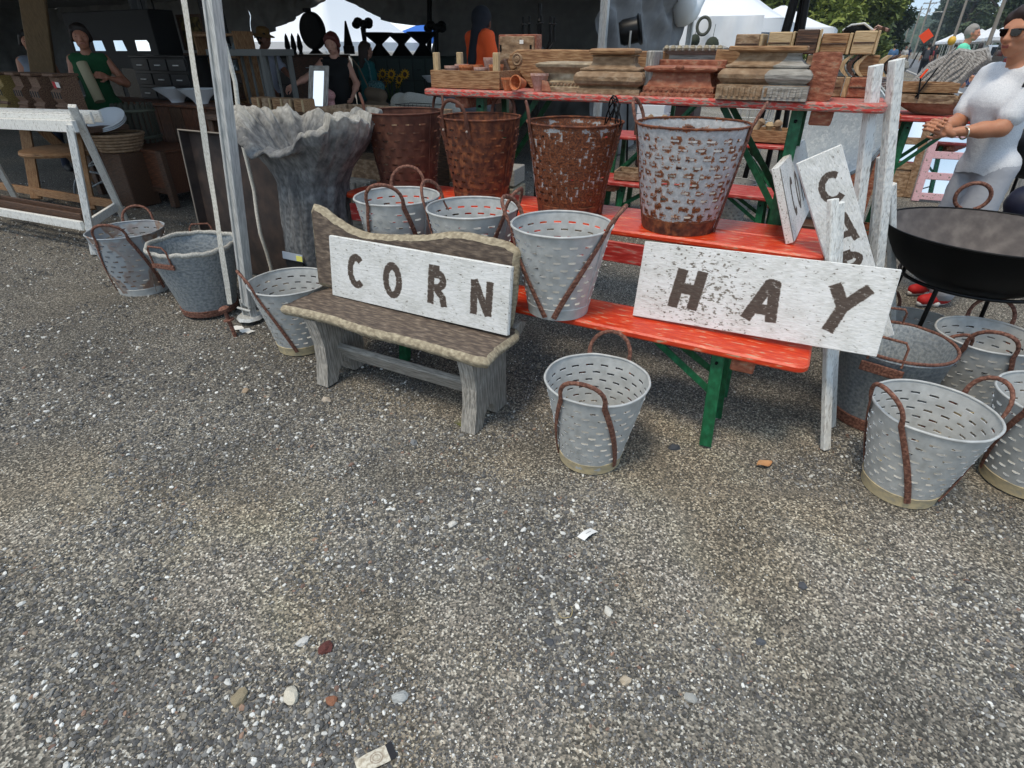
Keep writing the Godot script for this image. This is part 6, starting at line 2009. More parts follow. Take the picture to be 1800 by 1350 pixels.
	part(Mb.new().tube([Vector3(-0.12, 0.24, 0), Vector3(-0.08, 0.34, 0.02), Vector3(0.08, 0.34, 0.02), Vector3(0.12, 0.24, 0)], 0.012, 6), "strap", M("navy", ""), t)
	var hose := []
	for k in 60:
		var q := TAU * k / 26.0
		hose.append(Vector3(cos(q) * (0.24 + 0.002 * k * 0.3), 0.018 + 0.0004 * k, -sin(q) * 0.24))
	solo(Mb.new().tube(hose, 0.016, 7), "hose_coil", M("rubber", "26272a", 0.7), "dark hose coiled on the gravel beyond the cauldron stand", "hose", W(1.45, 0.0, 3.75))
	# odds and ends on the red tables seen through the display
	crate("oddment_box", "wooden box of oddments on the back red table, between the legs", W(-0.55, 0.81, 5.75), FY, 0.4, 0.28, 0.1, 1, 0.0, M("wood_warm", ""), M("wood_warm_y", ""))
	crate("oddment_box", "dark box with round wooden knobs beside the grey zinc bucket", W(-1.45, 0.81, 5.7), FY, 0.42, 0.28, 0.11, 1, 0.0, M("wood_dark", ""), M("wood_dark_y", ""))
	crate("oddment_box", "low tray with pale pieces on the dull red bench", W(-1.5, 0.475, 5.3), FY + 0.1, 0.4, 0.26, 0.08, 1, 0.0, M("wood_mould", ""), M("wood_mould", ""))
	var wr := RandomNumberGenerator.new()
	wr.seed = 12
	for k in 9:
		var a := -0.68 + 0.08 * (k % 4) if k < 5 else -1.6 + 0.09 * (k - 5)
		var ob := Mb.new()
		ob.at(Vector3.ZERO, Vector3(wr.randf() * 2, wr.randf() * 3, wr.randf())).lathe([Vector2(0.001, -0.05), Vector2(0.03, -0.045), Vector2(0.022, 0.0), Vector2(0.038, 0.03), Vector2(0.02, 0.055), Vector2(0.001, 0.058)], 12)
		solo(ob, "wooden_bobbin", M("wood_mould", "") if k % 2 else M("wood_pine", ""), "small turned wooden bobbin heaped in a box on the back table", "bobbin", W(a, 0.9 + 0.03 * (k % 2), 5.7 + 0.05 * (k % 3)), FY, "turned wooden bobbins in the boxes")
	crate("white_basket", "white plastic crate seen past the wire loop of the rusty bucket", W(-1.6, 0.81, 5.95), FY, 0.26, 0.26, 0.24, 3, 0.0, M("enamel", ""), M("enamel", ""))
	t = thing("travel_chest", "dark maroon trunk standing under the tall red table further back", "trunk", W(-2.15, 0, 8.9))
	part(Mb.new().box(Vector3(0, 0.42, 0), Vector3(0.75, 0.84, 0.5), 0.02), "case", M("maroon", "2c0f10", 0.6), t)
	part(Mb.new().box(Vector3(0, 0.86, 0), Vector3(0.78, 0.05, 0.53), 0.015), "lid", M("maroon", ""), t)
	t = thing("wire_basket", "grey wire laundry basket behind the green braces", "basket", W(-0.9, 0.0, 7.3))
	for k in 18:
		var q := TAU * k / 18.0
		part(Mb.new().tube([Vector3(cos(q) * 0.2, 0.45, -sin(q) * 0.2), Vector3(cos(q) * 0.26, 0.95, -sin(q) * 0.26)], 0.006, 5), "wire", M("galv_pole", ""), t)
	for k in 5:
		part(Mb.new().tube(ring_pts(0.2 + 0.015 * k, 0.45 + 0.125 * k, 1, 1, 24), 0.006, 5, true), "hoop", M("galv_pole", ""), t)
	for k in 3:
		part(Mb.new().tube([Vector3(cos(k * 2.1) * 0.18, 0.45, sin(k * 2.1) * 0.18), Vector3(cos(k * 2.1) * 0.24, 0, sin(k * 2.1) * 0.24)], 0.012, 6), "leg", M("galv_pole", ""), t)
	t = thing("wooden_stool", "small dark stool under the dull red bench", "stool", W(-0.05, 0, 5.1))
	part(Mb.new().box(Vector3(0, 0.3, 0), Vector3(0.34, 0.04, 0.3), 0.006), "seat", M("wood_dark", ""), t)
	for a in [-1, 1]:
		for b in [-1, 1]:
			part(Mb.new().bar(Vector3(a * 0.13, 0.28, b * 0.11), Vector3(a * 0.16, 0, b * 0.13), 0.035, 0.035), "leg", M("wood_dark_y", ""), t)


# ---------------------------------------------------------------- left side and the tent's inside
func build_left() -> void:
	# driftwood stump with flaring roots on top
	var o := thing("driftwood_stump", "grey driftwood stump turned root side up like a flaring pedestal bowl", "stump", W(-2.66, 0, 2.52))
	var r := RandomNumberGenerator.new()
	r.seed = 21
	var zn := noise(31, 3.2, 4)
	var zf := noise(32, 16.0, 3)
	var mb := Mb.new()
	var tint := func(p: Vector3, n: Vector3) -> Array:
		var streak := zn.get_noise_3d(p.x * 5, p.y * 0.9, p.z * 5)
		var fine := zf.get_noise_3d(p.x, p.y * 0.4, p.z)
		var grey := Color(0.11, 0.11, 0.112).lerp(Color(0.28, 0.278, 0.27), clampf(0.5 + streak * 0.9 + fine * 0.5, 0, 1))
		var bare := smoothstep(1.09, 1.165, p.y + fine * 0.09 + streak * 0.06)
		return [grey.lerp(Color(0.56, 0.53, 0.47).lerp(Color(0.34, 0.32, 0.28), clampf(0.4 + fine, 0, 1)), bare), 0.014 * streak + 0.008 * fine]
	var zr := noise(35, 1.0, 3)
	var zk := noise(36, 1.0, 2)
	var prof := [Vector2(0.27, 0.0), Vector2(0.23, 0.12), Vector2(0.21, 0.3), Vector2(0.21, 0.5), Vector2(0.205, 0.7), Vector2(0.215, 0.82), Vector2(0.265, 0.91), Vector2(0.36, 1.0), Vector2(0.44, 1.08), Vector2(0.475, 1.15)]
	var rows := []
	var nt := 150
	for j in 78:
		var row := PackedVector3Array()
		for k in nt:
			var q := TAU * k / nt
			var cs := Vector2(cos(q), sin(q))
			# knobs of root round the rim, low in front
			var kn := zk.get_noise_2d(cs.x * 3.1 + 7, cs.y * 3.1)
			var lump := 0.5 + 0.5 * sin(q * 11.0 + 3.0 * kn)
			var front := smoothstep(0.55, 0.98, -cs.y) * (1.0 - 0.4 * absf(cs.x))
			var top := 1.13 + 0.04 * lump * (1.0 - 0.6 * front) + 0.05 * kn - 0.13 * front + 0.03 * absf(cs.x)
			var p := Vector2.ZERO
			var u := j / 55.0
			if j <= 55:
				var f := u * (prof.size() - 1)
				var n := mini(int(f), prof.size() - 2)
				p = (prof[n] as Vector2).lerp(prof[n + 1], f - n)
				p.y *= lerpf(1.0, top / 1.15, smoothstep(0.75, 1.0, u))
			else:
				var w := (j - 55) / 22.0
				p = Vector2(lerpf(0.475 - 0.075 * sin(minf(w * 4.0, 1.0) * PI / 2), 0.001, pow(w, 1.2)), top + 0.022 * sin(minf(w * 5.0, 1.0) * PI) - smoothstep(0.04, 0.75, w) * (top - 0.93))
			var ridge := zr.get_noise_3d(cs.x * 2.2, p.y * 0.5, cs.y * 2.2)
			var rim := smoothstep(0.95, 1.12, p.y)
			var rr := p.x * (1.0 + 0.10 * ridge + 0.045 * rim * (lump - 0.5) + 0.03 * zr.get_noise_3d(cs.x * 9, p.y * 3, cs.y * 9))
			var flat := lerpf(0.95, 0.66, smoothstep(0.7, 1.05, p.y))
			row.append(Vector3(cs.x * rr - 0.03 + 0.05 * (1.0 - smoothstep(0.3, 0.9, p.y)) * -1.0, p.y + 0.02 * zr.get_noise_3d(cs.x * 5, j * 0.05, cs.y * 5) * rim, -cs.y * rr * flat))
		rows.append(row)
	mb.grid(rows, true)
	for k in mb.v.size():
		var res: Array = tint.call(mb.v[k], mb.n[k])
		mb.c[k] = res[0]
		mb.v[k] += mb.n[k] * float(res[1]) * 0.6
	part(mb, "wood", M("drift", ""), o)
	part(Mb.new().at(Vector3(-0.08, 0.335, 0.212), Vector3(0, 0, 0)).box(Vector3.ZERO, Vector3(0.15, 0.12, 0.012), 0.004), "knot_hole", M("black", ""), o)
	part(Mb.new().at(Vector3(-0.08, 0.415, 0.222), Vector3(-0.1, 0, 0)).box(Vector3.ZERO, Vector3(0.17, 0.045, 0.004), 0.001), "grey_label", M("grey_label", ""), o)
	part(Mb.new().at(Vector3(-0.02, 0.412, 0.226), Vector3(-0.1, 0, 0)).box(Vector3.ZERO, Vector3(0.05, 0.032, 0.003), 0.001), "yellow_tag", M("yellow_tag", ""), o)
	# the huge rusty tray standing on edge
	o = thing("iron_tray", "huge dark rusty iron tray standing on edge behind the tent pole", "tray", W(-3.55, 0, 2.72), FY)
	o.rotation.x = -0.07
	part(Mb.new().box(Vector3(0, 0.5, 0), Vector3(1.2, 0.98, 0.006), 0.002), "sheet", M("iron_sheet", ""), o)
	for s in [-1, 1]:
		part(Mb.new().at(Vector3(s * 0.603, 0.5, 0.03), Vector3(0, s * 0.25, 0)).box(Vector3.ZERO, Vector3(0.006, 1.0, 0.07), 0.002), "side_lip", M("iron_sheet", ""), o)
		part(Mb.new().tube([Vector3(s * 0.612, 0.0, 0.066), Vector3(s * 0.612, 1.0, 0.066)], 0.006, 6), "bead", M("bead_pale", "8d8377", 0.6, 0.3), o)
	part(Mb.new().at(Vector3(0, 0.995, 0.03), Vector3(-0.25, 0, 0)).box(Vector3.ZERO, Vector3(1.21, 0.006, 0.07), 0.002), "top_lip", M("iron_sheet", ""), o)
	part(Mb.new().tube([Vector3(-0.615, 1.006, 0.064), Vector3(0.615, 1.006, 0.064)], 0.006, 6), "bead", M("bead_pale", ""), o)
	# white trestle
	o = thing("white_trestle", "peeling white painted trestle at the left edge in front of the carved corbels", "trestle", Vector3.ZERO, 0.0)
	var ww := M("white_worn", "")
	var fl := W(-5.33, 0, 2.43)
	var ft := W(-5.27, 1.0, 2.58)
	part(Mb.new().bar(fl, ft, 0.05, 0.045, Vector3(0.4, 0, 1)), "leg", ww, o)
	part(Mb.new().bar(W(-5.86, 0, 3.05), W(-5.22, 1.13, 2.62), 0.055, 0.04, Vector3(0.4, 0, 1)), "leg", ww, o)
	part(Mb.new().bar(W(-6.98, 0, 2.36), W(-6.98, 0.95, 2.5), 0.05, 0.045, Vector3(0.4, 0, 1)), "leg", ww, o)
	part(Mb.new().bar(W(-7.75, 0, 3.0), W(-7.0, 1.05, 2.62), 0.05, 0.04, Vector3(0.4, 0, 1)), "leg", ww, o)
	part(Mb.new().bar(W(-5.235, 0.985, 2.6), W(-7.3, 0.93, 2.55), 0.035, 0.085, Vector3.UP), "top_rail", ww, o)
	part(Mb.new().bar(W(-5.36, 0.235, 2.44), W(-7.3, 0.21, 2.36), 0.03, 0.075, Vector3.UP), "lower_rail", ww, o)
	part(Mb.new().bar(W(-5.37, 0.24, 2.5), W(-5.72, 0.25, 2.93), 0.03, 0.07, Vector3.UP), "end_rail", ww, o)
	for k in 4:
		if k < 2:
			part(Mb.new().bar(W(-5.45 - 0.05 * k, 0.262, 2.5 + 0.11 * k), W(-7.3, 0.24, 2.46 + 0.11 * k), 0.02, 0.1, Vector3.UP), "shelf_board", M("wood_dark", ""), o)
		part(Mb.new().bar(W(-5.3 - 0.05 * k, 1.02, 2.63 + 0.1 * k), W(-7.3, 0.975, 2.6 + 0.1 * k), 0.02, 0.092, Vector3.UP), "top_board", M("white_worn_x", ""), o)
	# brown trestle table inside it with the corbels on top
	o = thing("oak_trestle", "brown oak trestle stand seen through the white trestle", "trestle", Vector3.ZERO, 0.0)
	var wy := M("wood_warm_y", "")
	for q in [[-8.0, -7.8], [-7.0, -6.75]]:
		part(Mb.new().bar(W(q[1], 0.05, 3.2), W(q[0], 0.74, 3.45), 0.1, 0.045, Vector3(0.4, 0, 1)), "leg", wy, o)
		part(Mb.new().bar(W(q[1], 0.05, 3.95), W(q[0], 0.74, 3.6), 0.1, 0.045, Vector3(0.4, 0, 1)), "leg", wy, o)
	part(Mb.new().bar(W(-8.6, 0.12, 3.2), W(-6.3, 0.14, 3.25), 0.04, 0.08, Vector3.UP), "foot_rail", M("wood_warm", ""), o)
	part(Mb.new().at(W(-7.4, 0.53, 3.5), Vector3(0, FY, 0)).lathe([Vector2(0.001, 0.0), Vector2(0.42, 0.0), Vector2(0.43, 0.02), Vector2(0.42, 0.045), Vector2(0.001, 0.045)], 30), "round_shelf", M("wood_warm", ""), o)
	part(Mb.new().at(W(-7.9, 0.79, 3.6), Vector3(0, FY, 0)).box(Vector3.ZERO, Vector3(2.4, 0.05, 0.5), 0.006), "top", M("wood_dark", ""), o)
	var grp := "carved corbels on the trestle"
	for k in 4:
		var c := thing("carved_corbel", ["yellowish carved corbel at the far left edge", "dark carved corbel second from the left", "dark carved corbel third from the left", "carved corbel with a red and white tag, nearest the green shirt"][k], "corbel", W(-8.36 + 0.38 * k, 0.816, 3.6 + 0.02 * (k % 2)), FY - 0.1, grp)
		var pr := PackedVector2Array([Vector2(-0.1, 0), Vector2(0.11, 0), Vector2(0.115, 0.13), Vector2(0.085, 0.16), Vector2(0.075, 0.2), Vector2(0.1, 0.24), Vector2(0.1, 0.31), Vector2(0.06, 0.34), Vector2(0.07, 0.44), Vector2(-0.1, 0.45)])
		part(Mb.new().at(Vector3.ZERO, Vector3(0, -PI / 2, 0)).prism(pr, 0.22, 0.012), "body", M("wood_carved", "") if k else M("wood_ochre", Color.WHITE, 0.8, 0.0, NT(0.03, [[0.0, "4b3a1f"], [0.5, "84703c"], [0.9, "9c8850"]], 4, 94), Vector3(5, 5, 5)), c)
		for j in 4:
			part(Mb.new().box(Vector3(-0.09 + 0.06 * j, 0.275, 0.1), Vector3(0.022, 0.06, 0.012), 0.004), "carved_slot", M("black", ""), c)
		part(Mb.new().tube([Vector3(-0.13, 0.17, 0.085), Vector3(0.13, 0.17, 0.085)], 0.016, 8), "bead", M("wood_carved", ""), c)
		part(Mb.new().box(Vector3(0, 0.46, 0), Vector3(0.25, 0.025, 0.24), 0.005), "cap", M("wood_carved", ""), c)
		if k == 3:
			part(Mb.new().at(Vector3(0.0, 0.37, 0.085), Vector3(0.05, 0, -0.05)).box(Vector3.ZERO, Vector3(0.06, 0.06, 0.003), 0.001), "red_tag", M("tag_red", "b01c22"), c)
			part(Mb.new().at(Vector3(0.075, 0.372, 0.085), Vector3(0.05, 0, -0.05)).box(Vector3.ZERO, Vector3(0.08, 0.05, 0.003), 0.001), "white_tag", M("paper", ""), c)
	part(Mb.new().at(Vector3.ZERO, Vector3(-0.4, 0, 0)).box(Vector3.ZERO, Vector3(0.1, 0.1, 0.003), 0.001), "card", M("paper", ""), thing("price_card", "white price card propped before the yellowish corbel", "card", W(-7.95, 0.87, 3.3)))
	# wire chair hoops
	o = thing("wire_chair", "old bent wire chair lying under the trestles", "chair", W(-7.1, 0, 3.75))
	for k in 3:
		var pts := []
		for j in 15:
			var q := PI * j / 14.0
			pts.append(Vector3(cos(q) * (0.5 - 0.1 * k), 0.05 + sin(q) * (0.42 - 0.06 * k), 0.12 * k - 0.1 * cos(q)))
		part(Mb.new().tube(pts, 0.012, 7), "hoop", M("galv_old", ""), o)
	part(Mb.new().tube([Vector3(-0.5, 0.03, 0.3), Vector3(0.3, 0.35, 0.1)], 0.01, 6), "strut", M("galv_old", ""), o)
	# small crate by the pail
	crate("nail_crate", "small rusty brown crate with wire handle behind the battered pail", W(-4.1, 0, 2.62), FY + 0.2, 0.26, 0.22, 0.15, 2, 0.0, M("wood_warm", ""), M("wood_warm_y", ""))
	part(Mb.new().tube([Vector3(-0.09, 0.12, 0.1), Vector3(-0.08, 0.22, 0.1), Vector3(0.09, 0.24, 0.1), Vector3(0.1, 0.12, 0.1)], 0.006, 6), "handle", M("rust_strap", ""), get_node("nail_crate"))
	# timber stack right of the stump and behind the rusty buckets
	o = thing("timber_stack", "rough stack of sawn timber offcuts between the stump and the first rusty bucket", "timber", W(-3.35, 0, 3.9))
	r.seed = 31
	for k in 9:
		var y := 0.06 + 0.115 * (k / 2)
		part(Mb.new().at(Vector3(0.35 * (k % 2) - 0.1 + 0.06 * r.randf(), y, 0.05 * r.randf()), Vector3(0, r.randf_range(-0.2, 0.2), 0)).box(Vector3.ZERO, Vector3(0.36, 0.1, 0.3), 0.006), "block", M(["wood_mould", "wood_warm", "wood_grey_x"][k % 3], ""), o)
	part(Mb.new().box(Vector3(0.1, 0.62, 0), Vector3(0.75, 0.2, 0.3), 0.008), "top_beam", M("wood_mould", ""), o)
	for k in 4:
		part(Mb.new().box(Vector3(-0.1 + 0.13 * k, 0.4 + 0.03 * (k % 3), 0.24), Vector3(0.05, 0.3 - 0.05 * k, 0.03), 0.005), "peg", M("wood_grey", ""), o)
	o = thing("timber_stack", "second stack of pale timber pieces seen between the two left rusty buckets", "timber", W(-2.75, 0, 4.6))
	for k in 8:
		part(Mb.new().at(Vector3(0.3 * (k % 2) - 0.1, 0.06 + 0.16 * (k / 2), 0), Vector3(0, r.randf_range(-0.3, 0.3), 0)).box(Vector3.ZERO, Vector3(0.34, 0.14, 0.3), 0.006), "block", M(["wood_mould", "wood_grey_x", "wood_edge"][k % 3], ""), o)


func dresser(nm: String, label: String, p: Vector3, w: float, h: float, d: float, nx: int, ny: int, body: Material, face: Material, knob: Material, yaw := FY) -> Node3D:
	var o := thing(nm, label, "cabinet", p, yaw)
	part(Mb.new().box(Vector3(0, h / 2, 0), Vector3(w, h, d), 0.006), "case", body, o)
	part(Mb.new().box(Vector3(0, h + 0.012, 0), Vector3(w + 0.04, 0.024, d + 0.04), 0.005), "top", body, o)
	for j in ny:
		for k in nx:
			var dr := part(Mb.new().box(Vector3((k + 0.5) * w / nx - w / 2, (j + 0.5) * h / ny, d / 2 + 0.008), Vector3(w / nx - 0.03, h / ny - 0.03, 0.018), 0.004), "drawer", face, o)
			part(Mb.new().box(Vector3((k + 0.5) * w / nx - w / 2, (j + 0.48) * h / ny, d / 2 + 0.024), Vector3(w / nx * 0.3, 0.012, 0.014), 0.003), "pull", knob, dr)
	return o


func build_inside() -> void:
	var wd := M("wood_dark", "")
	# blanket chest and plank counter
	var o := thing("blanket_chest", "dark brown panelled wooden chest standing on the gravel inside the tent", "chest", W(-6.95, 0, 4.05))
	part(Mb.new().box(Vector3(0, 0.34, 0), Vector3(1.4, 0.42, 0.45), 0.006), "case", M("wood_chest", Color.WHITE, 0.55, 0.0, NT(0.02, [[0.0, "3a2013"], [0.4, "512f1c"], [0.6, "653c25"], [0.85, "7a4a2e"]], 5, 97), Vector3(0.9, 9, 9)), o)
	part(Mb.new().box(Vector3(0, 0.565, 0), Vector3(1.46, 0.03, 0.49), 0.006), "lid", M("wood_chest", ""), o)
	for s in [-1, 1]:
		part(Mb.new().box(Vector3(s * 0.69, 0.29, 0.225), Vector3(0.09, 0.58, 0.06), 0.006), "corner_post", wd, o)
		part(Mb.new().box(Vector3(s * 0.69, 0.29, -0.2), Vector3(0.09, 0.58, 0.06), 0.006), "corner_post", wd, o)
	part(Mb.new().box(Vector3(0, 0.16, 0.228), Vector3(1.28, 0.06, 0.02), 0.004), "bottom_rail", wd, o)
	o = thing("plank_counter", "long red-brown counter of upright boards holding white bowls", "counter", W(-7.1, 0, 4.75))
	for k in 17:
		part(Mb.new().box(Vector3(-1.82 + 0.226 * k, 0.47, 0.2), Vector3(0.216, 0.9, 0.025 + 0.003 * (k % 2)), 0.003), "board", M("wood_chest_y", Color.WHITE, 0.55, 0.0, mats["wood_chest"].albedo_texture, Vector3(9, 0.9, 9)) if k % 3 else M("wood_dark_y", ""), o)
	part(Mb.new().box(Vector3(0, 0.94, 0), Vector3(3.9, 0.03, 0.5), 0.006), "top", M("wood_chest", ""), o)
	for q in [[-7.06, 0.17, "left white enamel bowl on the plank counter"], [-6.62, 0.16, "right white enamel bowl on the plank counter, partly behind the pole"]]:
		solo(Mb.new().lathe([Vector2(0.001, 0.0), Vector2(0.07, 0.0), Vector2(0.075, 0.015), Vector2(0.1, 0.05), Vector2(q[1] + 0.06, 0.15), Vector2(q[1] + 0.065, 0.155), Vector2(q[1] + 0.05, 0.15), Vector2(0.09, 0.055), Vector2(0.001, 0.02)], 32), "enamel_bowl", M("enamel", ""), q[2], "bowl", W(q[0], 0.957, 4.72), FY, "white enamel bowls")
	dresser("drawer_cabinet", "black metal cabinet of small drawers standing behind the white bowls", W(-7.42, 0.957, 5.0), 1.05, 0.46, 0.3, 3, 3, M("black_metal", ""), M("drawer_black", "1d1c1c", 0.5, 0.3), M("galv_pole", ""))
	# slatted basket press
	o = thing("slatted_basket", "dark slatted wooden fruit press basket on the chest's back", "basket", W(-7.05, 0.585, 4.15))
	for k in 22:
		var q := TAU * k / 22.0
		part(Mb.new().at(Vector3(cos(q) * 0.2, 0.2, -sin(q) * 0.2), Vector3(0, q + PI / 2, 0)).box(Vector3.ZERO, Vector3(0.035, 0.4, 0.012), 0.003), "slat", M("wood_press", "3d3c31", 0.8), o)
	for y in [0.06, 0.33]:
		part(Mb.new().tube(ring_pts(0.212, y, 1, 1, 32), 0.01, 6, true, 1.8), "hoop", M("press_hoop", "55584a", 0.6, 0.3), o)
	# enamel basins on a wicker basket
	o = thing("wicker_basket", "round brown wicker basket under the white enamel basins", "basket", W(-6.72, 0.585, 3.9))
	o.position = W(-6.75, 0.56, 3.72)
	for k in 6:
		part(Mb.new().tube(ring_pts(0.19 + 0.012 * k, 0.02 + 0.03 * k, 1, 1, 30), 0.016, 6, true), "withe_ring", M("wood_mould", ""), o)
	part(Mb.new().lathe([Vector2(0.001, 0.01), Vector2(0.19, 0.01)], 24), "bottom", M("wood_mould", ""), o)
	part(Mb.new().box(Vector3(0, -0.28, 0), Vector3(0.36, 0.56, 0.3), 0.01), "stand", wd, o)
	for k in 3:
		var b := solo(Mb.new().lathe([Vector2(0.001, 0.0), Vector2(0.12, 0.0), Vector2(0.22, 0.06), Vector2(0.25, 0.065), Vector2(0.25, 0.072), Vector2(0.21, 0.07), Vector2(0.11, 0.008), Vector2(0.001, 0.008)], 36), "enamel_basin", M("enamel", ""), ["lowest white enamel basin on the wicker basket", "middle white enamel basin of the stack", "top white enamel basin of the stack, tilted to the viewer"][k], "basin", W(-6.82, 0.80 + 0.018 * k, 3.72), FY, "stacked white enamel basins")
		b.rotation = Vector3(0.42 + 0.03 * k, FY + 0.2, -0.12)
		b.scale = Vector3(0.76, 0.76, 0.76)
	# leaning beam, dark mirror frame, hanging sheet
	solo(Mb.new().bar(Vector3.ZERO, W(0.65, 1.75, 0.1), 0.24, 0.09, Vector3(0.4, 0, 1), 0.008), "leaning_beam", M("wood_brown_y", Color.WHITE, 0.8, 0.0, NT(0.02, [[0.0, "54422c"], [0.5, "6f5a3e"], [0.9, "83694a"]], 4, 98), Vector3(9, 0.9, 9)), "broad brown timber leaning against the stock at the top left corner", "beam", W(-8.75, 0.8, 4.1), 0.0)
	o = thing("glazed_cabinet", "dark glazed cabinet reflecting daylight behind the two women at left", "cabinet", W(-10.2, 0, 6.2))
	part(Mb.new().box(Vector3(0, 1.0, 0), Vector3(2.2, 2.0, 0.4), 0.01), "case", M("black", ""), o)
	for k in 4:
		part(Mb.new().at(Vector3(-0.78 + 0.52 * k, 1.55, 0.205), Vector3(-0.05, 0.35 - 0.1 * k, 0)).box(Vector3.ZERO, Vector3(0.3, 0.14, 0.008), 0.002), "pane", M("mirror", ""), o)
		part(Mb.new().box(Vector3(-0.78 + 0.52 * k, 1.0, 0.205), Vector3(0.4, 0.5, 0.01), 0.002), "lower_pane", M("dark_lens", ""), o)
	o = thing("hanging_sheet", "pale grey sheet hanging at the back of the tent left of the dark clothes", "cloth", Vector3.ZERO, 0.0)
	var rows := []
	for j in 14:
		var row := PackedVector3Array()
		for k in 14:
			var u := k / 13.0
			row.append(W(-10.7 + 0.55 * u * (1.0 - 0.4 * j / 13.0), 2.3 - 1.15 * j / 13.0, 6.75 + 0.05 * sin(u * 16.0 + j * 0.3)))
		rows.append(row)
	part(Mb.new().grid(rows), "cloth", M("tarp_pale", ""), o)
	part(Mb.new().tube([W(-10.8, 2.31, 6.75), W(-10.0, 2.31, 6.75)], 0.012, 6), "rail", M("iron", ""), o)
	part(Mb.new().tube([W(-10.05, 0, 6.75), W(-10.05, 2.31, 6.75)], 0.015, 6), "upright", M("iron", ""), o)
	o = thing("dark_coat", "dark coat hanging beside the pale sheet", "coat", W(-9.95, 1.85, 6.5))
	part(Mb.new().skin([[Vector3(-0.14, 0, 0), Vector3(0.14, 0, 0), 0.07, 0.07], [Vector3(0, -0.05, 0), Vector3(0, -0.9, 0), 0.15, 0.2], [Vector3(-0.17, -0.04, 0), Vector3(-0.24, -0.6, 0), 0.06, 0.05], [Vector3(0.17, -0.04, 0), Vector3(0.24, -0.6, 0), 0.06, 0.05]], 0.05, 0.03), "cloth", M("coat_dark", "141319", 0.9), o)
	part(Mb.new().tube([Vector3(0, 0.05, 0), Vector3(0, 0.4, 0)], 0.006, 5), "hook", M("iron", ""), o)
	part(Mb.new().tube([Vector3(0, 0.4, -0.3), Vector3(0, 0.4, 0.3)], 0.012, 5), "rail", M("iron", ""), o)
	o = thing("framed_picture", "dark framed yellowish picture hung high at the back of the tent", "picture", W(-8.9, 1.72, 6.5))
	part(Mb.new().box(Vector3.ZERO, Vector3(0.5, 0.4, 0.012), 0.002), "canvas", M("pic_ochre", Color.WHITE, 0.8, 0.0, NT(0.01, [[0.2, "2c2611"], [0.5, "5a4a1c"], [0.8, "6e6136"]], 3, 99), Vector3(2, 2, 2)), o)
	for s in [-1, 1]:
		part(Mb.new().box(Vector3(s * 0.26, 0, 0.01), Vector3(0.04, 0.46, 0.03), 0.006), "frame_side", wd, o)
		part(Mb.new().box(Vector3(0, s * 0.212, 0.01), Vector3(0.48, 0.036, 0.03), 0.006), "frame_side", wd, o)
	part(Mb.new().bar(Vector3(0, -1.72, -0.05), Vector3(0, -0.2, -0.03), 0.05, 0.03), "post", wd, o)
	o = thing("chalk_board", "blackboard with lines of white chalk writing standing behind the pole", "board", W(-7.6, 1.75, 5.9))
	part(Mb.new().box(Vector3(0, 0.1, 0), Vector3(0.45, 0.62, 0.02), 0.003), "board", M("black", ""), o)
	for k in 12:
		part(Mb.new().box(Vector3(-0.03 + 0.01 * (k % 3), 0.36 - 0.045 * k, 0.0115), Vector3(0.26 + 0.04 * (k % 2), 0.012, 0.002), 0.0005), "chalk_line", M("chalk", "55585a", 0.9), o)
	part(Mb.new().bar(Vector3(0, -1.75, -0.04), Vector3(0, 0, -0.02), 0.06, 0.03), "easel", wd, o)
	# shelves with oddments and a grey table frame behind the pole
	o = thing("open_shelf", "brown open shelf unit with jars, left of the man in the straw hat", "shelf", W(-7.3, 0, 5.75))
	for y in [0.9, 1.25, 1.42, 1.66]:
		part(Mb.new().box(Vector3(0, y, 0), Vector3(0.72, 0.03, 0.3), 0.004), "board", M("wood_warm", ""), o)
	for s in [-1, 1]:
		part(Mb.new().box(Vector3(s * 0.375, 0.85, 0), Vector3(0.03, 1.7, 0.3), 0.004), "side", M("wood_warm_y", ""), o)
	for k in 5:
		var jr := solo(Mb.new().lathe([Vector2(0.001, 0.0), Vector2(0.04, 0.0), Vector2(0.042, 0.09), Vector2(0.028, 0.11), Vector2(0.03, 0.13), Vector2(0.001, 0.13)], 14), "glass_jar", M("jar", Color(0.5, 0.56, 0.58), 0.1, 0.2), ["glass jar at the right end of the upper shelf", "second glass jar on the upper shelf", "glass jar at the right of the middle shelf", "second glass jar on the middle shelf", "glass jar at the left of the middle shelf"][k], "jar", W(-7.05 - 0.12 * (k % 3) - 0.02 * k, (1.436 if k < 2 else 1.266), 5.7), FY, "jars on the open shelf")
		jr.scale = Vector3(1, 1.0 if k < 2 else 0.9, 1)
	o = thing("grey_table_frame", "grey painted table frame standing among the stock in front of the straw hat man", "table", W(-6.5, 0, 5.45))
	part(Mb.new().box(Vector3(0, 1.47, 0), Vector3(0.95, 0.07, 0.5), 0.005), "top_frame", M("grey_paint", "6f706d", 0.7), o)
	for a in [-1, 1]:
		for b in [-1, 1]:
			part(Mb.new().bar(Vector3(a * 0.43, 1.44, b * 0.2), Vector3(a * 0.43, 0.0, b * 0.2), 0.055, 0.045), "leg", M("grey_paint", ""), o)
	for k in 5:
		part(Mb.new().bar(Vector3(-0.35 + 0.15 * k, 0.9, -0.15), Vector3(-0.35 + 0.15 * k, 1.44, -0.15), 0.03, 0.02), "spindle", M("grey_paint", ""), o)
	# mould row, troughs and mirror behind the stump
	o = thing("work_table", "dark table behind the stump holding wooden moulds and troughs", "table", W(-3.7, 0, 3.85))
	part(Mb.new().box(Vector3(0, 1.0, 0), Vector3(2.5, 0.05, 0.8), 0.006), "top", wd, o)
	for a in [-1, 1]:
		for b in [-1, 1]:
			part(Mb.new().bar(Vector3(a * 1.15, 0.98, b * 0.33), Vector3(a * 1.15, 0.0, b * 0.33), 0.07, 0.07), "leg", M("wood_dark_y", ""), o)
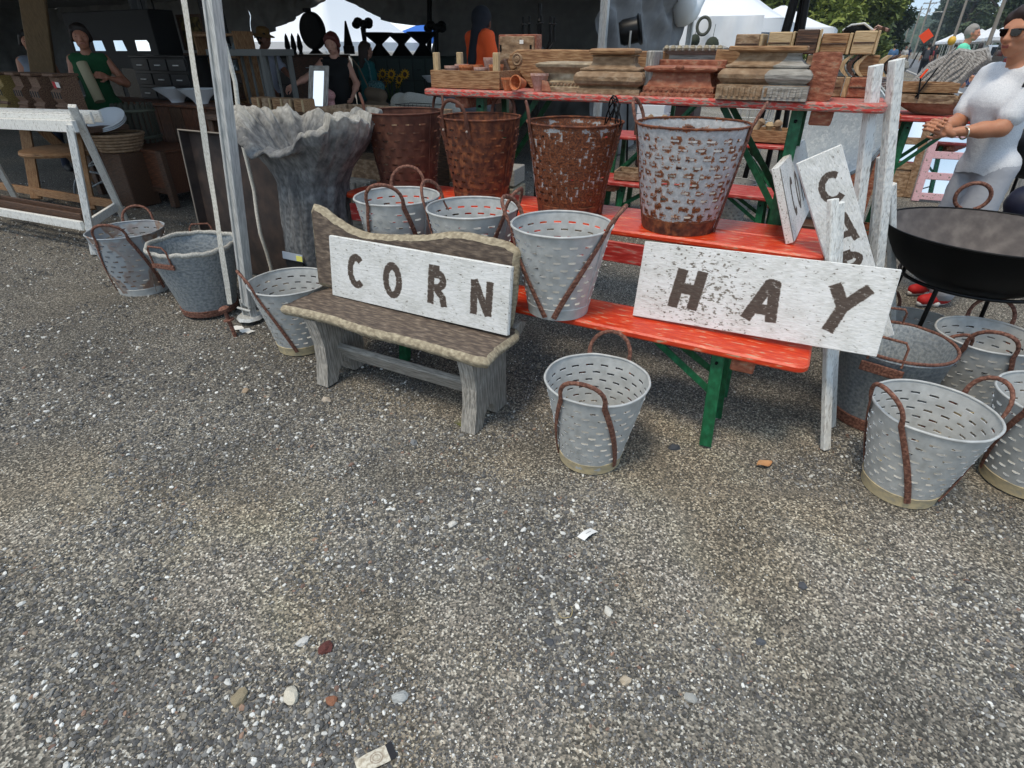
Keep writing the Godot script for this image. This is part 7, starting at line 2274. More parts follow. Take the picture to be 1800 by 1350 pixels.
	for k in 5:
		var t := thing("timber_mould", ["pale timber mould at the left end behind the stump", "second timber mould behind the stump", "third timber mould behind the stump", "fourth timber mould behind the stump", "timber mould at the right end beside the mirror"][k], "mould", W(-4.75 + 0.135 * k, 1.026, 4.0), FY + 0.1 * (k % 3 - 1), "timber moulds behind the stump")
		part(Mb.new().box(Vector3(0, 0.05, 0), Vector3(0.12, 0.1, 0.14), 0.006), "block", M("wood_mould", "") if k % 2 else M("wood_warm", ""), t)
		part(Mb.new().box(Vector3(0.048, 0.05, 0.0705), Vector3(0.02, 0.1, 0.01), 0.002), "end_cheek", M("wood_pine_y", ""), t)
	for k in 2:
		crate("long_trough", ["left grey wooden trough behind the stump's rim", "right grey wooden trough behind the stump's rim"][k], W(-3.3 + 0.52 * k, 1.026, 3.65), FY, 0.5, 0.35, 0.1, 1, 0.0, M("wood_mould", ""), M("wood_mould", ""), "wooden troughs")
	o = thing("leaning_mirror", "small grey framed mirror leaning behind the stump, bright with sky", "mirror", W(-4.28, 1.03, 4.22), FY + 0.1)
	o.rotation.x = -0.32
	part(Mb.new().box(Vector3(0, 0.17, 0), Vector3(0.13, 0.3, 0.008), 0.002), "glass", M("mirror", ""), o)
	for s in [-1, 1]:
		part(Mb.new().box(Vector3(s * 0.085, 0.17, 0.004), Vector3(0.045, 0.38, 0.02), 0.004), "frame_side", M("wood_grey", ""), o)
		part(Mb.new().box(Vector3(0, 0.17 + s * 0.17, 0.004), Vector3(0.125, 0.04, 0.018), 0.004), "frame_side", M("wood_grey_x", ""), o)
	o = thing("wire_basket", "low black wire basket on the table behind the first rusty bucket", "basket", W(-2.95, 1.026, 4.0))
	for k in 3:
		part(Mb.new().tube([Vector3(-0.17, 0.02 + 0.04 * k, -0.1), Vector3(0.17, 0.02 + 0.04 * k, -0.1), Vector3(0.17, 0.02 + 0.04 * k, 0.1), Vector3(-0.17, 0.02 + 0.04 * k, 0.1)], 0.003, 5, true), "hoop", M("black_metal", ""), o)
	for k in 9:
		part(Mb.new().tube([Vector3(-0.16 + 0.04 * k, 0.0, 0.1), Vector3(-0.16 + 0.04 * k, 0.11, 0.1)], 0.0025, 4), "wire", M("black_metal", ""), o)
	o = thing("canvas_bundle", "folded grey-green canvas bundle lying behind the wire basket", "cloth", W(-3.55, 1.0, 4.9))
	part(Mb.new().skin([[Vector3(-0.3, 0.04, 0), Vector3(0.35, 0.0, 0.05), 0.1, 0.07], [Vector3(-0.15, 0.08, 0.05), Vector3(0.2, 0.04, -0.05), 0.07, 0.06]], 0.05, 0.02), "cloth", M("burlap", ""), o)
	part(Mb.new().box(Vector3(0, -0.55, 0), Vector3(0.9, 0.9, 0.5), 0.01), "crate_under", wd, o)
	o = thing("grey_boulder_pot", "round dark grey pot behind the left end of the tall red table", "pot", W(-3.45, 0.75, 5.4))
	part(Mb.new().lathe([Vector2(0.001, 0.0), Vector2(0.2, 0.0), Vector2(0.29, 0.16), Vector2(0.3, 0.26), Vector2(0.22, 0.38), Vector2(0.1, 0.43), Vector2(0.001, 0.44)], 28), "body", M("pot_grey", "3f4246", 0.8), o)
	part(Mb.new().box(Vector3(0, -0.38, 0), Vector3(0.5, 0.74, 0.5), 0.01), "plinth", wd, o)
	# back counter with silhouetted garden ornaments
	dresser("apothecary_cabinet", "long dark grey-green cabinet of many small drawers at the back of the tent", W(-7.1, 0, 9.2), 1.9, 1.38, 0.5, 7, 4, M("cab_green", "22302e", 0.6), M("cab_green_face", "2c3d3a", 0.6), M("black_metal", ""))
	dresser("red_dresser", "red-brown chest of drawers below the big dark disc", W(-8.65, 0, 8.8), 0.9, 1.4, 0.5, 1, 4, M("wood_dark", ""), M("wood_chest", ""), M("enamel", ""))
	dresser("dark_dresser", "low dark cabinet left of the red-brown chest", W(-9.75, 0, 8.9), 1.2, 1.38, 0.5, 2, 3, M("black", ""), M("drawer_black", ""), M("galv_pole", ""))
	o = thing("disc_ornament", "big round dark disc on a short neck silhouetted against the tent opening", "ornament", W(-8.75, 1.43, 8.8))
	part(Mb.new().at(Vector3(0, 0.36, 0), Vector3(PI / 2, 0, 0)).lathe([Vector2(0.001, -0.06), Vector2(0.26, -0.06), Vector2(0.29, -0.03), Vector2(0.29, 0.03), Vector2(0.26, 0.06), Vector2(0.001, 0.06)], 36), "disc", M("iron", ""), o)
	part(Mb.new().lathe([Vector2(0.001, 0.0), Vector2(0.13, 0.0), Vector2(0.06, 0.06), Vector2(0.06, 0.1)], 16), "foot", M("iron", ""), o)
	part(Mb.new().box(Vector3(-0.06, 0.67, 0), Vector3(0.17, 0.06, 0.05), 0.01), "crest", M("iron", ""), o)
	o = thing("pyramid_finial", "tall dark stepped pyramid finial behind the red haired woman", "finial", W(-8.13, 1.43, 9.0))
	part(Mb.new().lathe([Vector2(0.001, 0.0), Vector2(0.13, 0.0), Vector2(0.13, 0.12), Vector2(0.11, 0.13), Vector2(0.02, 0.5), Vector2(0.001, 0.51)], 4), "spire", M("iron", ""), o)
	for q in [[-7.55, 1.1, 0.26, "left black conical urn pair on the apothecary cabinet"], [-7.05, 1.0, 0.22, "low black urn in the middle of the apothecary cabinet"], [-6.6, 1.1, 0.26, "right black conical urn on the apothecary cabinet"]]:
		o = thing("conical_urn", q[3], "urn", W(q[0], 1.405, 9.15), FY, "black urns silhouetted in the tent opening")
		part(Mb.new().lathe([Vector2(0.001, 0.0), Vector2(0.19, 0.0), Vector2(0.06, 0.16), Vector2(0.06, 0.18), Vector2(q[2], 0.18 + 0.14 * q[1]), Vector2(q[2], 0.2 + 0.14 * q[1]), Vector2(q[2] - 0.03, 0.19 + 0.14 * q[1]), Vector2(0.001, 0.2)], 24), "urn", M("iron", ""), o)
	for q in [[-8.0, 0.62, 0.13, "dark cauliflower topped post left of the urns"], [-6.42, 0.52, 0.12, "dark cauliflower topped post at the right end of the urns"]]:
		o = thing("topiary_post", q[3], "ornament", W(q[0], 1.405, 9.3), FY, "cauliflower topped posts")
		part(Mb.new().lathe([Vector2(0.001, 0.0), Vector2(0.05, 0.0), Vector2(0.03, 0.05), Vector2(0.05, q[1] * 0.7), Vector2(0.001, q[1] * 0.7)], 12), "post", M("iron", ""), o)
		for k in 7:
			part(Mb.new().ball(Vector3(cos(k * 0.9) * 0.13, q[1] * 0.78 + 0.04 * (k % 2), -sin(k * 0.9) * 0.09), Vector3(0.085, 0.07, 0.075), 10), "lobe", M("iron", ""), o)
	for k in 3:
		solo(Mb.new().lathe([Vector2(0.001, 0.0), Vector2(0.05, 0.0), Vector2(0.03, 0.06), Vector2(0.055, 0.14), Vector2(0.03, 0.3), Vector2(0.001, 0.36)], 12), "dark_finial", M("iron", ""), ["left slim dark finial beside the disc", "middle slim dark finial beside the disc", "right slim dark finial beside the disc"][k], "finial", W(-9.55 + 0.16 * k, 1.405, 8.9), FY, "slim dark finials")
	# sunflowers
	o = thing("sunflower_bunch", "bunch of yellow sunflowers glowing dimly in front of the drawers", "flowers", W(-6.6, 0.72, 8.2))
	for k in 9:
		var p := Vector3(-0.3 + 0.075 * k, 0.3 + 0.07 * (k % 3), 0.06 * (k % 2))
		part(Mb.new().tube([Vector3(0, 0, 0), p], 0.008, 5), "stem", M("stem_green", ""), o)
		var fm := Mb.new()
		for j in 12:
			var q := TAU * j / 12.0
			fm.at(p, Vector3(-0.3, 0.3 * (k % 3 - 1), q))
			fm.tri(Vector3(-0.018, 0.03, 0), Vector3(0.018, 0.03, 0), Vector3(0, 0.085, 0.01))
		part(fm, "petals", M("leaf_yellow", ""), o)
		part(Mb.new().ball(p + Vector3(0, 0, 0.01), Vector3(0.038, 0.038, 0.015), 10), "flower_heart", M("wood_dark", ""), o)
	part(Mb.new().lathe([Vector2(0.001, -0.7), Vector2(0.13, -0.7), Vector2(0.15, 0.0), Vector2(0.14, 0.0), Vector2(0.12, -0.6)], 18), "can", M("galv_old", ""), o)
	o = thing("wash_basin", "small white basin on a black stand by the apothecary cabinet", "basin", W(-5.75, 1.05, 8.2))
	part(Mb.new().lathe([Vector2(0.001, 0.0), Vector2(0.1, 0.02), Vector2(0.18, 0.1), Vector2(0.185, 0.1), Vector2(0.1, 0.01)], 24), "basin", M("enamel", ""), o)
	for k in 3:
		part(Mb.new().tube([Vector3(cos(k * 2.1) * 0.15, 0.06, sin(k * 2.1) * 0.15), Vector3(cos(k * 2.1) * 0.2, -1.05, sin(k * 2.1) * 0.2)], 0.012, 6), "leg", M("black_metal", ""), o)
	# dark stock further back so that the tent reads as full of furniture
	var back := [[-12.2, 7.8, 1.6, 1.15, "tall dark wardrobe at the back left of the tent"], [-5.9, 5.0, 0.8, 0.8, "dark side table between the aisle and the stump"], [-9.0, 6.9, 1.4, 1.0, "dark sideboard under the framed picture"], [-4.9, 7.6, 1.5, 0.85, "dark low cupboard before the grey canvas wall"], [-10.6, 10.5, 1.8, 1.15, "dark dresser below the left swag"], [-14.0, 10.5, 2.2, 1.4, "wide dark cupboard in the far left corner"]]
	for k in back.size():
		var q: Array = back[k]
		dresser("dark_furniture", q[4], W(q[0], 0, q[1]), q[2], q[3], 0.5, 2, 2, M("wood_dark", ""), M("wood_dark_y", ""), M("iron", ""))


# ---------------------------------------------------------------- people
func elbow(s: Vector3, w: Vector3, l1: float, l2: float, hint: Vector3) -> Vector3:
	var d := w - s
	var l := minf(d.length(), l1 + l2 - 0.004)
	var a := (l1 * l1 - l2 * l2 + l * l) / (2.0 * l)
	var h := sqrt(maxf(l1 * l1 - a * a, 0.0))
	var u := d.normalized()
	var n := (hint - u * hint.dot(u)).normalized()
	return s + u * a + n * h


# local axes: +z ahead of the person, +x to the person's left
func person(label: String, p: Vector3, yaw: float, o: Dictionary, group := "") -> Node3D:
	var t := thing("person", label, "person", p, yaw, group)
	var k: float = o.get("h", 1.7) / 1.7
	t.scale = Vector3(k, k, k)
	var cell: float = o.get("cell", 0.022)
	var lean: Vector3 = o.get("lean", Vector3.ZERO)
	var fat: float = o.get("fat", 1.0)
	var look: float = o.get("look", 0.0)
	var skin_m := M("skin" + str(o.get("skin", "c08a6c")), o.get("skin", "c08a6c"), 0.55)
	skin_m.subsurf_scatter_enabled = true
	skin_m.subsurf_scatter_strength = 0.08
	var hipc := Vector3(0, 0.93, 0)
	var chest := hipc + Vector3(0, 0.36, 0) + lean * 0.75
	var neck := hipc + Vector3(0, 0.53 - float(o.get("hunch", 0.0)), -0.01) + lean
	var head := neck + Vector3(0, 0.15, 0.03) + lean * 0.2
	var sh := [chest + Vector3(0.165, 0.105, -0.01) + lean * 0.1, chest + Vector3(-0.165, 0.105, -0.01) + lean * 0.1]
	var hands: Array = o.get("hands", [Vector3(0.27, 0.82, 0.08), Vector3(-0.27, 0.82, 0.08)])
	var hints: Array = o.get("hints", [Vector3(0.5, -0.6, -1), Vector3(-0.5, -0.6, -1)])
	var feet: Array = o.get("feet", [Vector3(0.1, 0.0, 0.02), Vector3(-0.1, 0.0, -0.02)])
	var torso := [[hipc + Vector3(0.07, -0.02, 0), hipc + Vector3(-0.07, -0.02, 0), 0.115 * fat, 0.115 * fat], [hipc, hipc.lerp(chest, 0.45), 0.118 * fat, 0.115 * fat], [hipc.lerp(chest, 0.45), chest, 0.115 * fat, 0.12 * (0.4 + 0.6 * minf(fat, 1.0))], [chest + Vector3(0.07, 0.0, 0.01), chest + Vector3(-0.07, 0.0, 0.01), 0.105 * (0.5 + 0.5 * minf(fat, 1.0)), 0.105 * (0.5 + 0.5 * minf(fat, 1.0))], [sh[0] + Vector3(-0.03, 0, 0), sh[1] + Vector3(0.03, 0, 0), 0.06, 0.06]]
	if o.get("bust", true):
		torso.append([chest + Vector3(0.075, -0.03, 0.085), chest + Vector3(-0.075, -0.03, 0.085), 0.046, 0.046])
	var limbs := []
	var sleeves := []
	var legs := []
	var arms := []
	for s in 2:
		var w: Vector3 = hands[s]
		var e := elbow(sh[s], w, 0.285, 0.25, hints[s])
		limbs.append([sh[s], e, 0.05 * sqrt(fat), 0.039])
		limbs.append([e, e.lerp(w, 0.35), 0.039, 0.038])
		limbs.append([e.lerp(w, 0.35), w, 0.038, 0.025])
		arms.append([e, w])
		var sl: float = o.get("sleeve", 0.6)
		if sl > 0.0:
			sleeves.append([sh[s], sh[s].lerp(e, minf(sl, 1.0)), 0.072, 0.066])
			if sl > 1.0:
				sleeves.append([e, e.lerp(w, sl - 1.0), 0.058, 0.048])
		var hp := hipc + Vector3(0.09 if s == 0 else -0.09, -0.04, 0)
		var kn: Vector3 = hp.lerp(feet[s] + Vector3(0, 0.08, 0), 0.5) + Vector3(0, 0, 0.03)
		var an: Vector3 = feet[s] + Vector3(0, 0.085, -0.01)
		legs.append([hp, kn, 0.088 * sqrt(fat), 0.057])
		legs.append([kn, an, 0.056, 0.037])
		limbs.append([hp, kn, 0.08, 0.052])
		limbs.append([kn, an, 0.05, 0.034])
		limbs.append([feet[s] + Vector3(0, 0.045, -0.03), feet[s] + Vector3(0, 0.03, 0.12), 0.036, 0.028])
	var body := Mb.new()
	body.skin(torso + limbs + [[neck + Vector3(0, -0.06, -0.01), neck + Vector3(0, 0.07, 0.01), 0.056, 0.05]], 0.045, cell)
	# head in its own finer grid, turned by look
	var tb := Basis(Vector3.UP, look) * Basis(Vector3.RIGHT, o.get("nod", 0.0))
	var hx := Transform3D(tb, head)
	body.x = hx
	var hc: float = o.get("head_cell", 0.011)
	body.skin([[Vector3(0, 0.045, -0.012), Vector3(0, 0.03, 0.012), 0.088, 0.082], [Vector3(0, 0.0, 0.035), Vector3(0, -0.05, 0.05), 0.058, 0.045], [Vector3(0, -0.085, 0.062), Vector3(0, -0.082, 0.066), 0.022, 0.02], [Vector3(0.03, -0.06, 0.04), Vector3(-0.03, -0.06, 0.04), 0.03, 0.03], [Vector3(0, 0.025, 0.098), Vector3(0, -0.018, 0.117), 0.009, 0.0135], [Vector3(0.014, -0.02, 0.1), Vector3(-0.014, -0.02, 0.1), 0.009, 0.009], [Vector3(0.04, 0.035, 0.075), Vector3(-0.04, 0.035, 0.075), 0.02, 0.02], [Vector3(0.046, -0.012, 0.06), Vector3(-0.046, -0.012, 0.06), 0.026, 0.026], [Vector3(0.018, -0.05, 0.093), Vector3(-0.018, -0.05, 0.093), 0.008, 0.008], [Vector3(0, -0.06, 0.0), Vector3(0, -0.15, -0.03), 0.048, 0.05], [Vector3(0.086, 0.015, -0.01), Vector3(0.09, -0.02, 0.0), 0.016, 0.01], [Vector3(-0.086, 0.015, -0.01), Vector3(-0.09, -0.02, 0.0), 0.016, 0.01]], 0.022, hc)
	body.x = Transform3D.IDENTITY
	# hands: palm, four fingers of different lengths and a thumb
	for s in 2:
		if o.get("far", false):
			break
		var w: Vector3 = hands[s]
		var d: Vector3 = (o.get("hand_dir", {}) as Dictionary).get(s, (w - arms[s][0]).normalized())
		var sg := 1.0 if s == 0 else -1.0
		var palm_n: Vector3 = (o.get("palm", {}) as Dictionary).get(s, Vector3(-sg, 0, 0))
		palm_n = (palm_n - d * palm_n.dot(d)).normalized()
		var side := d.cross(palm_n).normalized() * sg
		var caps := [[w - d * 0.02, w + d * 0.02, 0.025, 0.026]]
		for f in 4:
			var b: Vector3 = w + d * 0.02 + side * (0.026 - 0.0165 * f)
			var q: Vector3 = w + d * (0.088 - 0.004 * absf(f - 1.3)) + side * (0.031 - 0.0205 * f)
			caps.append([b, q, 0.015, 0.0115])
			var l: float = [0.036, 0.042, 0.039, 0.03][f]
			var m := q + d * l * 0.9 + palm_n * l * 0.45
			caps.append([q, m, 0.0095, 0.0088])
			caps.append([m, m + d * l * 0.35 + palm_n * l * 0.7, 0.0088, 0.0075])
		var tb0: Vector3 = w + d * 0.022 + side * 0.026
		var t1 := tb0 + d * 0.032 + side * 0.03 + palm_n * 0.014
		caps.append([tb0, t1, 0.015, 0.0105])
		caps.append([t1, t1 + d * 0.03 + side * 0.006 + palm_n * 0.01, 0.0105, 0.008])
		body.skin(caps, 0.006, o.get("hand_cell", 0.0085))
	part(body, "body", skin_m, t)
	# clothes
	var sc := M("cloth" + str(o.shirt), o.shirt, 0.9, 0.0, o.get("shirt_tex"), Vector3(3, 3, 3), mats["galv"].normal_texture, 0.5)
	var grow := func(caps: Array, g: float) -> Array:
		return caps.map(func(c): return [c[0], c[1], c[2] + g, c[3] + g])
	var st := Mb.new()
	var scaps: Array = grow.call(torso, 0.014)
	scaps.append([hipc + Vector3(0.06, -0.05, 0), hipc + Vector3(-0.06, -0.05, 0), 0.124 * fat, 0.124 * fat])
	scaps.append([hipc + Vector3(0, -0.02, 0.015), chest + Vector3(0, -0.03, 0.03), 0.135 * fat, 0.13])
	var zc := noise(51, 5.0, 3)
	var fold := func(q: Vector3, _n: Vector3) -> Array: return [Color.WHITE, 0.014 * zc.get_noise_3d(q.x * 2.2 + q.y, q.y * 0.9 + q.x, q.z * 2.2)]
	if o.get("loose", 0.0) > 0.0:
		scaps.append([chest + Vector3(0, -0.05, 0.0), hipc + Vector3(0.0, -0.02, 0.02), 0.13, 0.15 + o.loose])
	scaps.append([hipc + Vector3(0.05, -0.1, 0), hipc + Vector3(-0.05, -0.1, 0), 0.13 * fat, 0.13 * fat])
	st.skin(scaps + sleeves, 0.03, cell, fold)
	# a straight hem
	for k2 in st.v.size():
		if st.v[k2].y < 0.86:
			st.v[k2].y = 0.86 + 0.012 * sin(st.v[k2].x * 20.0 + st.v[k2].z * 9.0)
	part(st, "shirt", sc, t)
	var pw: float = o.get("wide", 0.012)
	var pl: float = o.get("pants_len", 1.0)
	var pt := Mb.new()
	var pc := [[hipc + Vector3(0.065, -0.03, 0), hipc + Vector3(-0.065, -0.03, 0), 0.126 * fat, 0.126 * fat]]
	for s in 2:
		pc.append([legs[s * 2][0], legs[s * 2][1], legs[s * 2][2] + 0.012, legs[s * 2][3] + pw])
		pc.append([legs[s * 2 + 1][0], (legs[s * 2 + 1][0] as Vector3).lerp(legs[s * 2 + 1][1], pl), legs[s * 2 + 1][2] + pw, legs[s * 2 + 1][3] + pw * 0.95])
	pt.skin(pc, 0.03, cell, fold)
	part(pt, "trousers", M("cloth" + str(o.pants), o.pants, 0.9, 0.0, null, Vector3(3, 3, 3), mats["galv"].normal_texture, 0.5), t)
	var shoe_m := M("cloth" + str(o.get("shoes", "222222")), o.get("shoes", "222222"), 0.7)
	for s in 2:
		var f: Vector3 = feet[s]
		part(Mb.new().skin([[f + Vector3(0, 0.05, -0.035), f + Vector3(0, 0.042, 0.12), 0.046, 0.036], [f + Vector3(0, 0.075, -0.03), f + Vector3(0, 0.07, 0.03), 0.042, 0.034]], 0.02, maxf(cell * 0.6, 0.01)), "shoe", shoe_m, t)
		if o.has("soles"):
			part(Mb.new().skin([[f + Vector3(0, 0.018, -0.045), f + Vector3(0, 0.018, 0.135), 0.024, 0.022], [f + Vector3(0.02, 0.018, 0.03), f + Vector3(-0.02, 0.018, 0.03), 0.026, 0.026]], 0.02, 0.009), "sole", M("sole_white", "d8d6d2"), t)
	# hair
	var hair: String = o.get("hair", "short")
	if hair != "none":
		var hm := M("hair" + str(o.get("hair_col", "2a1d16")), o.get("hair_col", "2a1d16"), 0.6)
		var h := Mb.new()
		h.x = hx
		var zh := noise(61, 14.0, 2)
		var hcaps := [[Vector3(0, 0.066, -0.018), Vector3(0, 0.045, -0.032), 0.092, 0.096], [Vector3(0, 0.0, -0.05), Vector3(0, -0.03, -0.045), 0.072, 0.06], [Vector3(0.05, 0.09, 0.035), Vector3(-0.05, 0.09, 0.035), 0.035, 0.035], [Vector3(0.072, 0.035, 0.0), Vector3(0.078, 0.0, -0.02), 0.026, 0.022], [Vector3(-0.072, 0.035, 0.0), Vector3(-0.078, 0.0, -0.02), 0.026, 0.022]]
		if hair == "long":
			hcaps.append([Vector3(0, 0.0, -0.06), Vector3(0, -0.22, -0.09), 0.08, 0.06])
			hcaps.append([Vector3(0.06, 0.0, -0.03), Vector3(0.07, -0.18, -0.06), 0.035, 0.03])
			hcaps.append([Vector3(-0.06, 0.0, -0.03), Vector3(-0.07, -0.18, -0.06), 0.035, 0.03])
		if hair == "tied":
			hcaps.append([Vector3(0, 0.03, -0.1), Vector3(0, -0.1, -0.13), 0.04, 0.03])
			hcaps.append([Vector3(0.066, 0.075, 0.05), Vector3(0.088, -0.01, -0.005), 0.026, 0.028])
			hcaps.append([Vector3(0.05, 0.1, 0.06), Vector3(-0.02, 0.115, 0.045), 0.024, 0.026])
			hcaps.append([Vector3(0, -0.04, -0.075), Vector3(0, -0.11, -0.075), 0.06, 0.045])
			hcaps.append([Vector3(-0.066, 0.075, 0.05), Vector3(-0.088, -0.01, -0.005), 0.026, 0.028])
		h.skin(hcaps, 0.02, hc * 1.1, func(q: Vector3, _n: Vector3) -> Array: return [Color.WHITE, 0.006 * zh.get_noise_3d(q.x * 2.0, q.y * 0.6, q.z * 2.0)])
		part(h, "hair", hm, t)
	if not o.get("far", false) and not o.has("glasses"):
		for s in [-1, 1]:
			var e := Mb.new()
			e.x = hx
			e.ball(Vector3(s * 0.032, 0.018, 0.0895), Vector3(0.0125, 0.007, 0.006), 10)
			part(e, "eye", M("eye_dark", "1d1512", 0.2), t)
			var br := Mb.new()
			br.x = hx
			br.tube([Vector3(s * 0.016, 0.036, 0.096), Vector3(s * 0.034, 0.041, 0.094), Vector3(s * 0.05, 0.034, 0.085)], 0.0035, 5)
			part(br, "eyebrow", M("eye_dark", ""), t)
		var mo := Mb.new()
		mo.x = hx
		mo.tube([Vector3(-0.024, -0.046, 0.094), Vector3(0, -0.048, 0.103), Vector3(0.024, -0.046, 0.094)], 0.0055, 6)
		part(mo, "mouth", M("lips", "8e4d45", 0.5), t)
	t.set_meta("head_frame", 0)
	t.remove_meta("head_frame")
	return t


func head_of(t: Node3D, o: Dictionary) -> Transform3D:
	var lean: Vector3 = o.get("lean", Vector3.ZERO)
	var head := Vector3(0, 0.93 + 0.53 + 0.15 - float(o.get("hunch", 0.0)), 0.02) + lean * 1.2
	return Transform3D(Basis(Vector3.UP, o.get("look", 0.0)) * Basis(Vector3.RIGHT, o.get("nod", 0.0)), head)


func build_people() -> void:
	# the woman in white at the right
	var knit := NT(0.08, [[0.3, "c9cacd"], [0.5, "d6d7d9"], [0.7, "e3e3e3"]], 4, 101)
	var o := {"h": 1.66, "cell": 0.014, "head_cell": 0.0065, "hand_cell": 0.0065, "lean": Vector3(-0.01, 0.0, 0.07), "skin": "b47a5a", "hair": "tied", "hair_col": "2b1a14", "shirt": Color(1, 1, 1), "shirt_tex": knit, "sleeve": 0.72, "pants": "a2a4aa", "pants_len": 0.94, "wide": 0.05, "shoes": "b01714", "soles": 1, "glasses": 1, "loose": 0.0, "fat": 0.82,
		"hands": [Vector3(0.055, 1.11, 0.40), Vector3(-0.02, 1.125, 0.385)], "hints": [Vector3(0.5, -1, -0.4), Vector3(-0.6, -1, -0.5)], "hand_dir": {0: Vector3(-0.5, 0.35, 0.75).normalized(), 1: Vector3(0.45, 0.3, 0.8).normalized()}, "palm": {0: Vector3(-0.8, -0.2, -0.2), 1: Vector3(0.8, -0.2, -0.2)}, "feet": [Vector3(0.1, 0, 0.05), Vector3(-0.09, 0, -0.03)], "look": 0.12, "nod": 0.06}
	var t := person("woman in white textured tee, sunglasses and grey trousers with hands clasped, looking left", Vector3(2.95, 0, -3.66), -PI / 2 + 0.12, o)
	var hx := head_of(t, o)
	var g := Mb.new()
	g.x = hx
	for s in [-1, 1]:
		g.x = hx * Transform3D(Basis.from_euler(Vector3(-0.05, s * 0.25, 0)), Vector3(s * 0.036, 0.016, 0.104))
		g.prism(PackedVector2Array([Vector2(-0.028, 0.016), Vector2(0.028, 0.018), Vector2(0.026, -0.008), Vector2(0.014, -0.02), Vector2(-0.014, -0.02), Vector2(-0.026, -0.008)]), 0.005, 0.001)
	part(g, "sunglass_lens", M("lens_black", Color(0.02, 0.018, 0.018), 0.08), t)
	g = Mb.new()
	g.x = hx
	g.bar(Vector3(-0.066, 0.03, 0.1), Vector3(0.066, 0.03, 0.1), 0.007, 0.008, Vector3(0, 1, 0), 0.001)
	for s in [-1, 1]:
		g.bar(Vector3(s * 0.068, 0.027, 0.098), Vector3(s * 0.092, 0.02, -0.02), 0.011, 0.005, Vector3(s, 0, 0), 0.001)
	part(g, "sunglass_frame", M("frame_brown", "1c1412", 0.3), t)
	g = Mb.new()
	g.x = hx
	g.skin([[Vector3(0.017, -0.048, 0.099), Vector3(-0.017, -0.048, 0.099), 0.006, 0.006], [Vector3(0.013, -0.056, 0.097), Vector3(-0.013, -0.056, 0.097), 0.0065, 0.0065]], 0.004, 0.003)
	part(g, "lips", M("lips", "8e4d45", 0.5), t)
	for s in [-1, 1]:
		g = Mb.new()
		g.x = hx * Transform3D(Basis.from_euler(Vector3(0, PI / 2, 0)), Vector3(s * 0.095, -0.045, 0.0))
		var ring := []
		for k in 16:
			ring.append(Vector3(cos(TAU * k / 16) * 0.02, sin(TAU * k / 16) * 0.02, 0))
		g.tube(ring, 0.0022, 6, true)
		part(g, "earring", M("silver", Color(0.8, 0.78, 0.72), 0.25, 0.9), t)
	var ww: Vector3 = o.hands[0]
	var rg := []
	for k in 14:
		rg.append(ww + Vector3(0.05, 0.0, -0.05) + Vector3(cos(TAU * k / 14) * 0.033, sin(TAU * k / 14) * 0.033, 0))
	part(Mb.new().tube(rg, 0.0045, 6, true), "bracelet", M("silver", ""), t)
	# bag on a strap over her left shoulder, behind her
	var bag := thing("shoulder_bag", "black shoulder bag on a broad strap carried by the woman in white", "bag", t.position, t.rotation.y)
	part(Mb.new().skin([[Vector3(0.16, 1.02, -0.2), Vector3(-0.05, 1.0, -0.24), 0.085, 0.085], [Vector3(0.16, 0.9, -0.2), Vector3(-0.05, 0.88, -0.24), 0.08, 0.08]], 0.05, 0.016), "pouch", M("black", ""), bag)
	var sp := []
	for q in [Vector3(0.17, 1.05, -0.16), Vector3(0.17, 1.2, -0.12), Vector3(0.14, 1.34, -0.045), Vector3(0.105, 1.445, 0.03), Vector3(0.09, 1.485, 0.1), Vector3(0.07, 1.44, 0.19), Vector3(0.05, 1.36, 0.235)]:
		sp.append(q)
	part(Mb.new().tube([Vector3(0.17, 1.05, -0.19), Vector3(0.19, 1.22, -0.16), Vector3(0.19, 1.37, -0.10), Vector3(0.175, 1.462, -0.03), Vector3(0.165, 1.475, 0.04), Vector3(0.165, 1.42, 0.115), Vector3(0.16, 1.32, 0.13)], 0.02, 8, false, 0.3, Vector3(1, 0, 0)), "strap", M("strap_black", "17181a", 0.8), bag)
	# man in mint at the kerb
	person("grey haired man in a mint green polo shirt and jeans standing by the road", W(1.8, 0, 15.6), FY + 1.35, {"h": 1.86, "fat": 1.15, "bust": false, "skin": "bf8468", "hair": "short", "hair_col": "8c8780", "shirt": "6fdcb4", "sleeve": 0.75, "pants": "2f4a70", "lean": Vector3(0, 0, 0.07), "hands": [Vector3(0.2, 0.95, 0.3), Vector3(-0.24, 0.9, 0.22)], "loose": 0.02})
	# in the tent
	var ot := {"h": 1.97, "bust": false, "skin": "6b4431", "hair": "none", "hunch": 0.1, "shirt": "ee5a24", "sleeve": 0.95, "pants": "15161c", "loose": 0.05, "fat": 1.1, "look": 0.7, "hands": [Vector3(0.22, 0.86, 0.2), Vector3(-0.24, 0.84, 0.16)], "nod": 0.15}
	t = person("person in a bright orange tee shirt with a black cap and head scarf", W(-3.93, 0, 6.6), FY + 2.6, ot)
	hx = head_of(t, ot)
	g = Mb.new()
	g.x = hx
	g.skin([[Vector3(0, 0.06, -0.015), Vector3(0, 0.04, -0.02), 0.1, 0.098], [Vector3(0, -0.01, -0.06), Vector3(0.0, -0.08, -0.07), 0.07, 0.06], [Vector3(0.02, -0.08, -0.09), Vector3(0.05, -0.34, -0.12), 0.055, 0.045]], 0.03, 0.014)
	g.skin([[Vector3(0.03, 0.07, 0.08), Vector3(0.02, 0.06, 0.16), 0.022, 0.014], [Vector3(-0.03, 0.07, 0.08), Vector3(-0.02, 0.06, 0.16), 0.022, 0.014]], 0.04, 0.012)
	part(g, "cap_and_scarf", M("scarf", "15171f", 0.9), t)
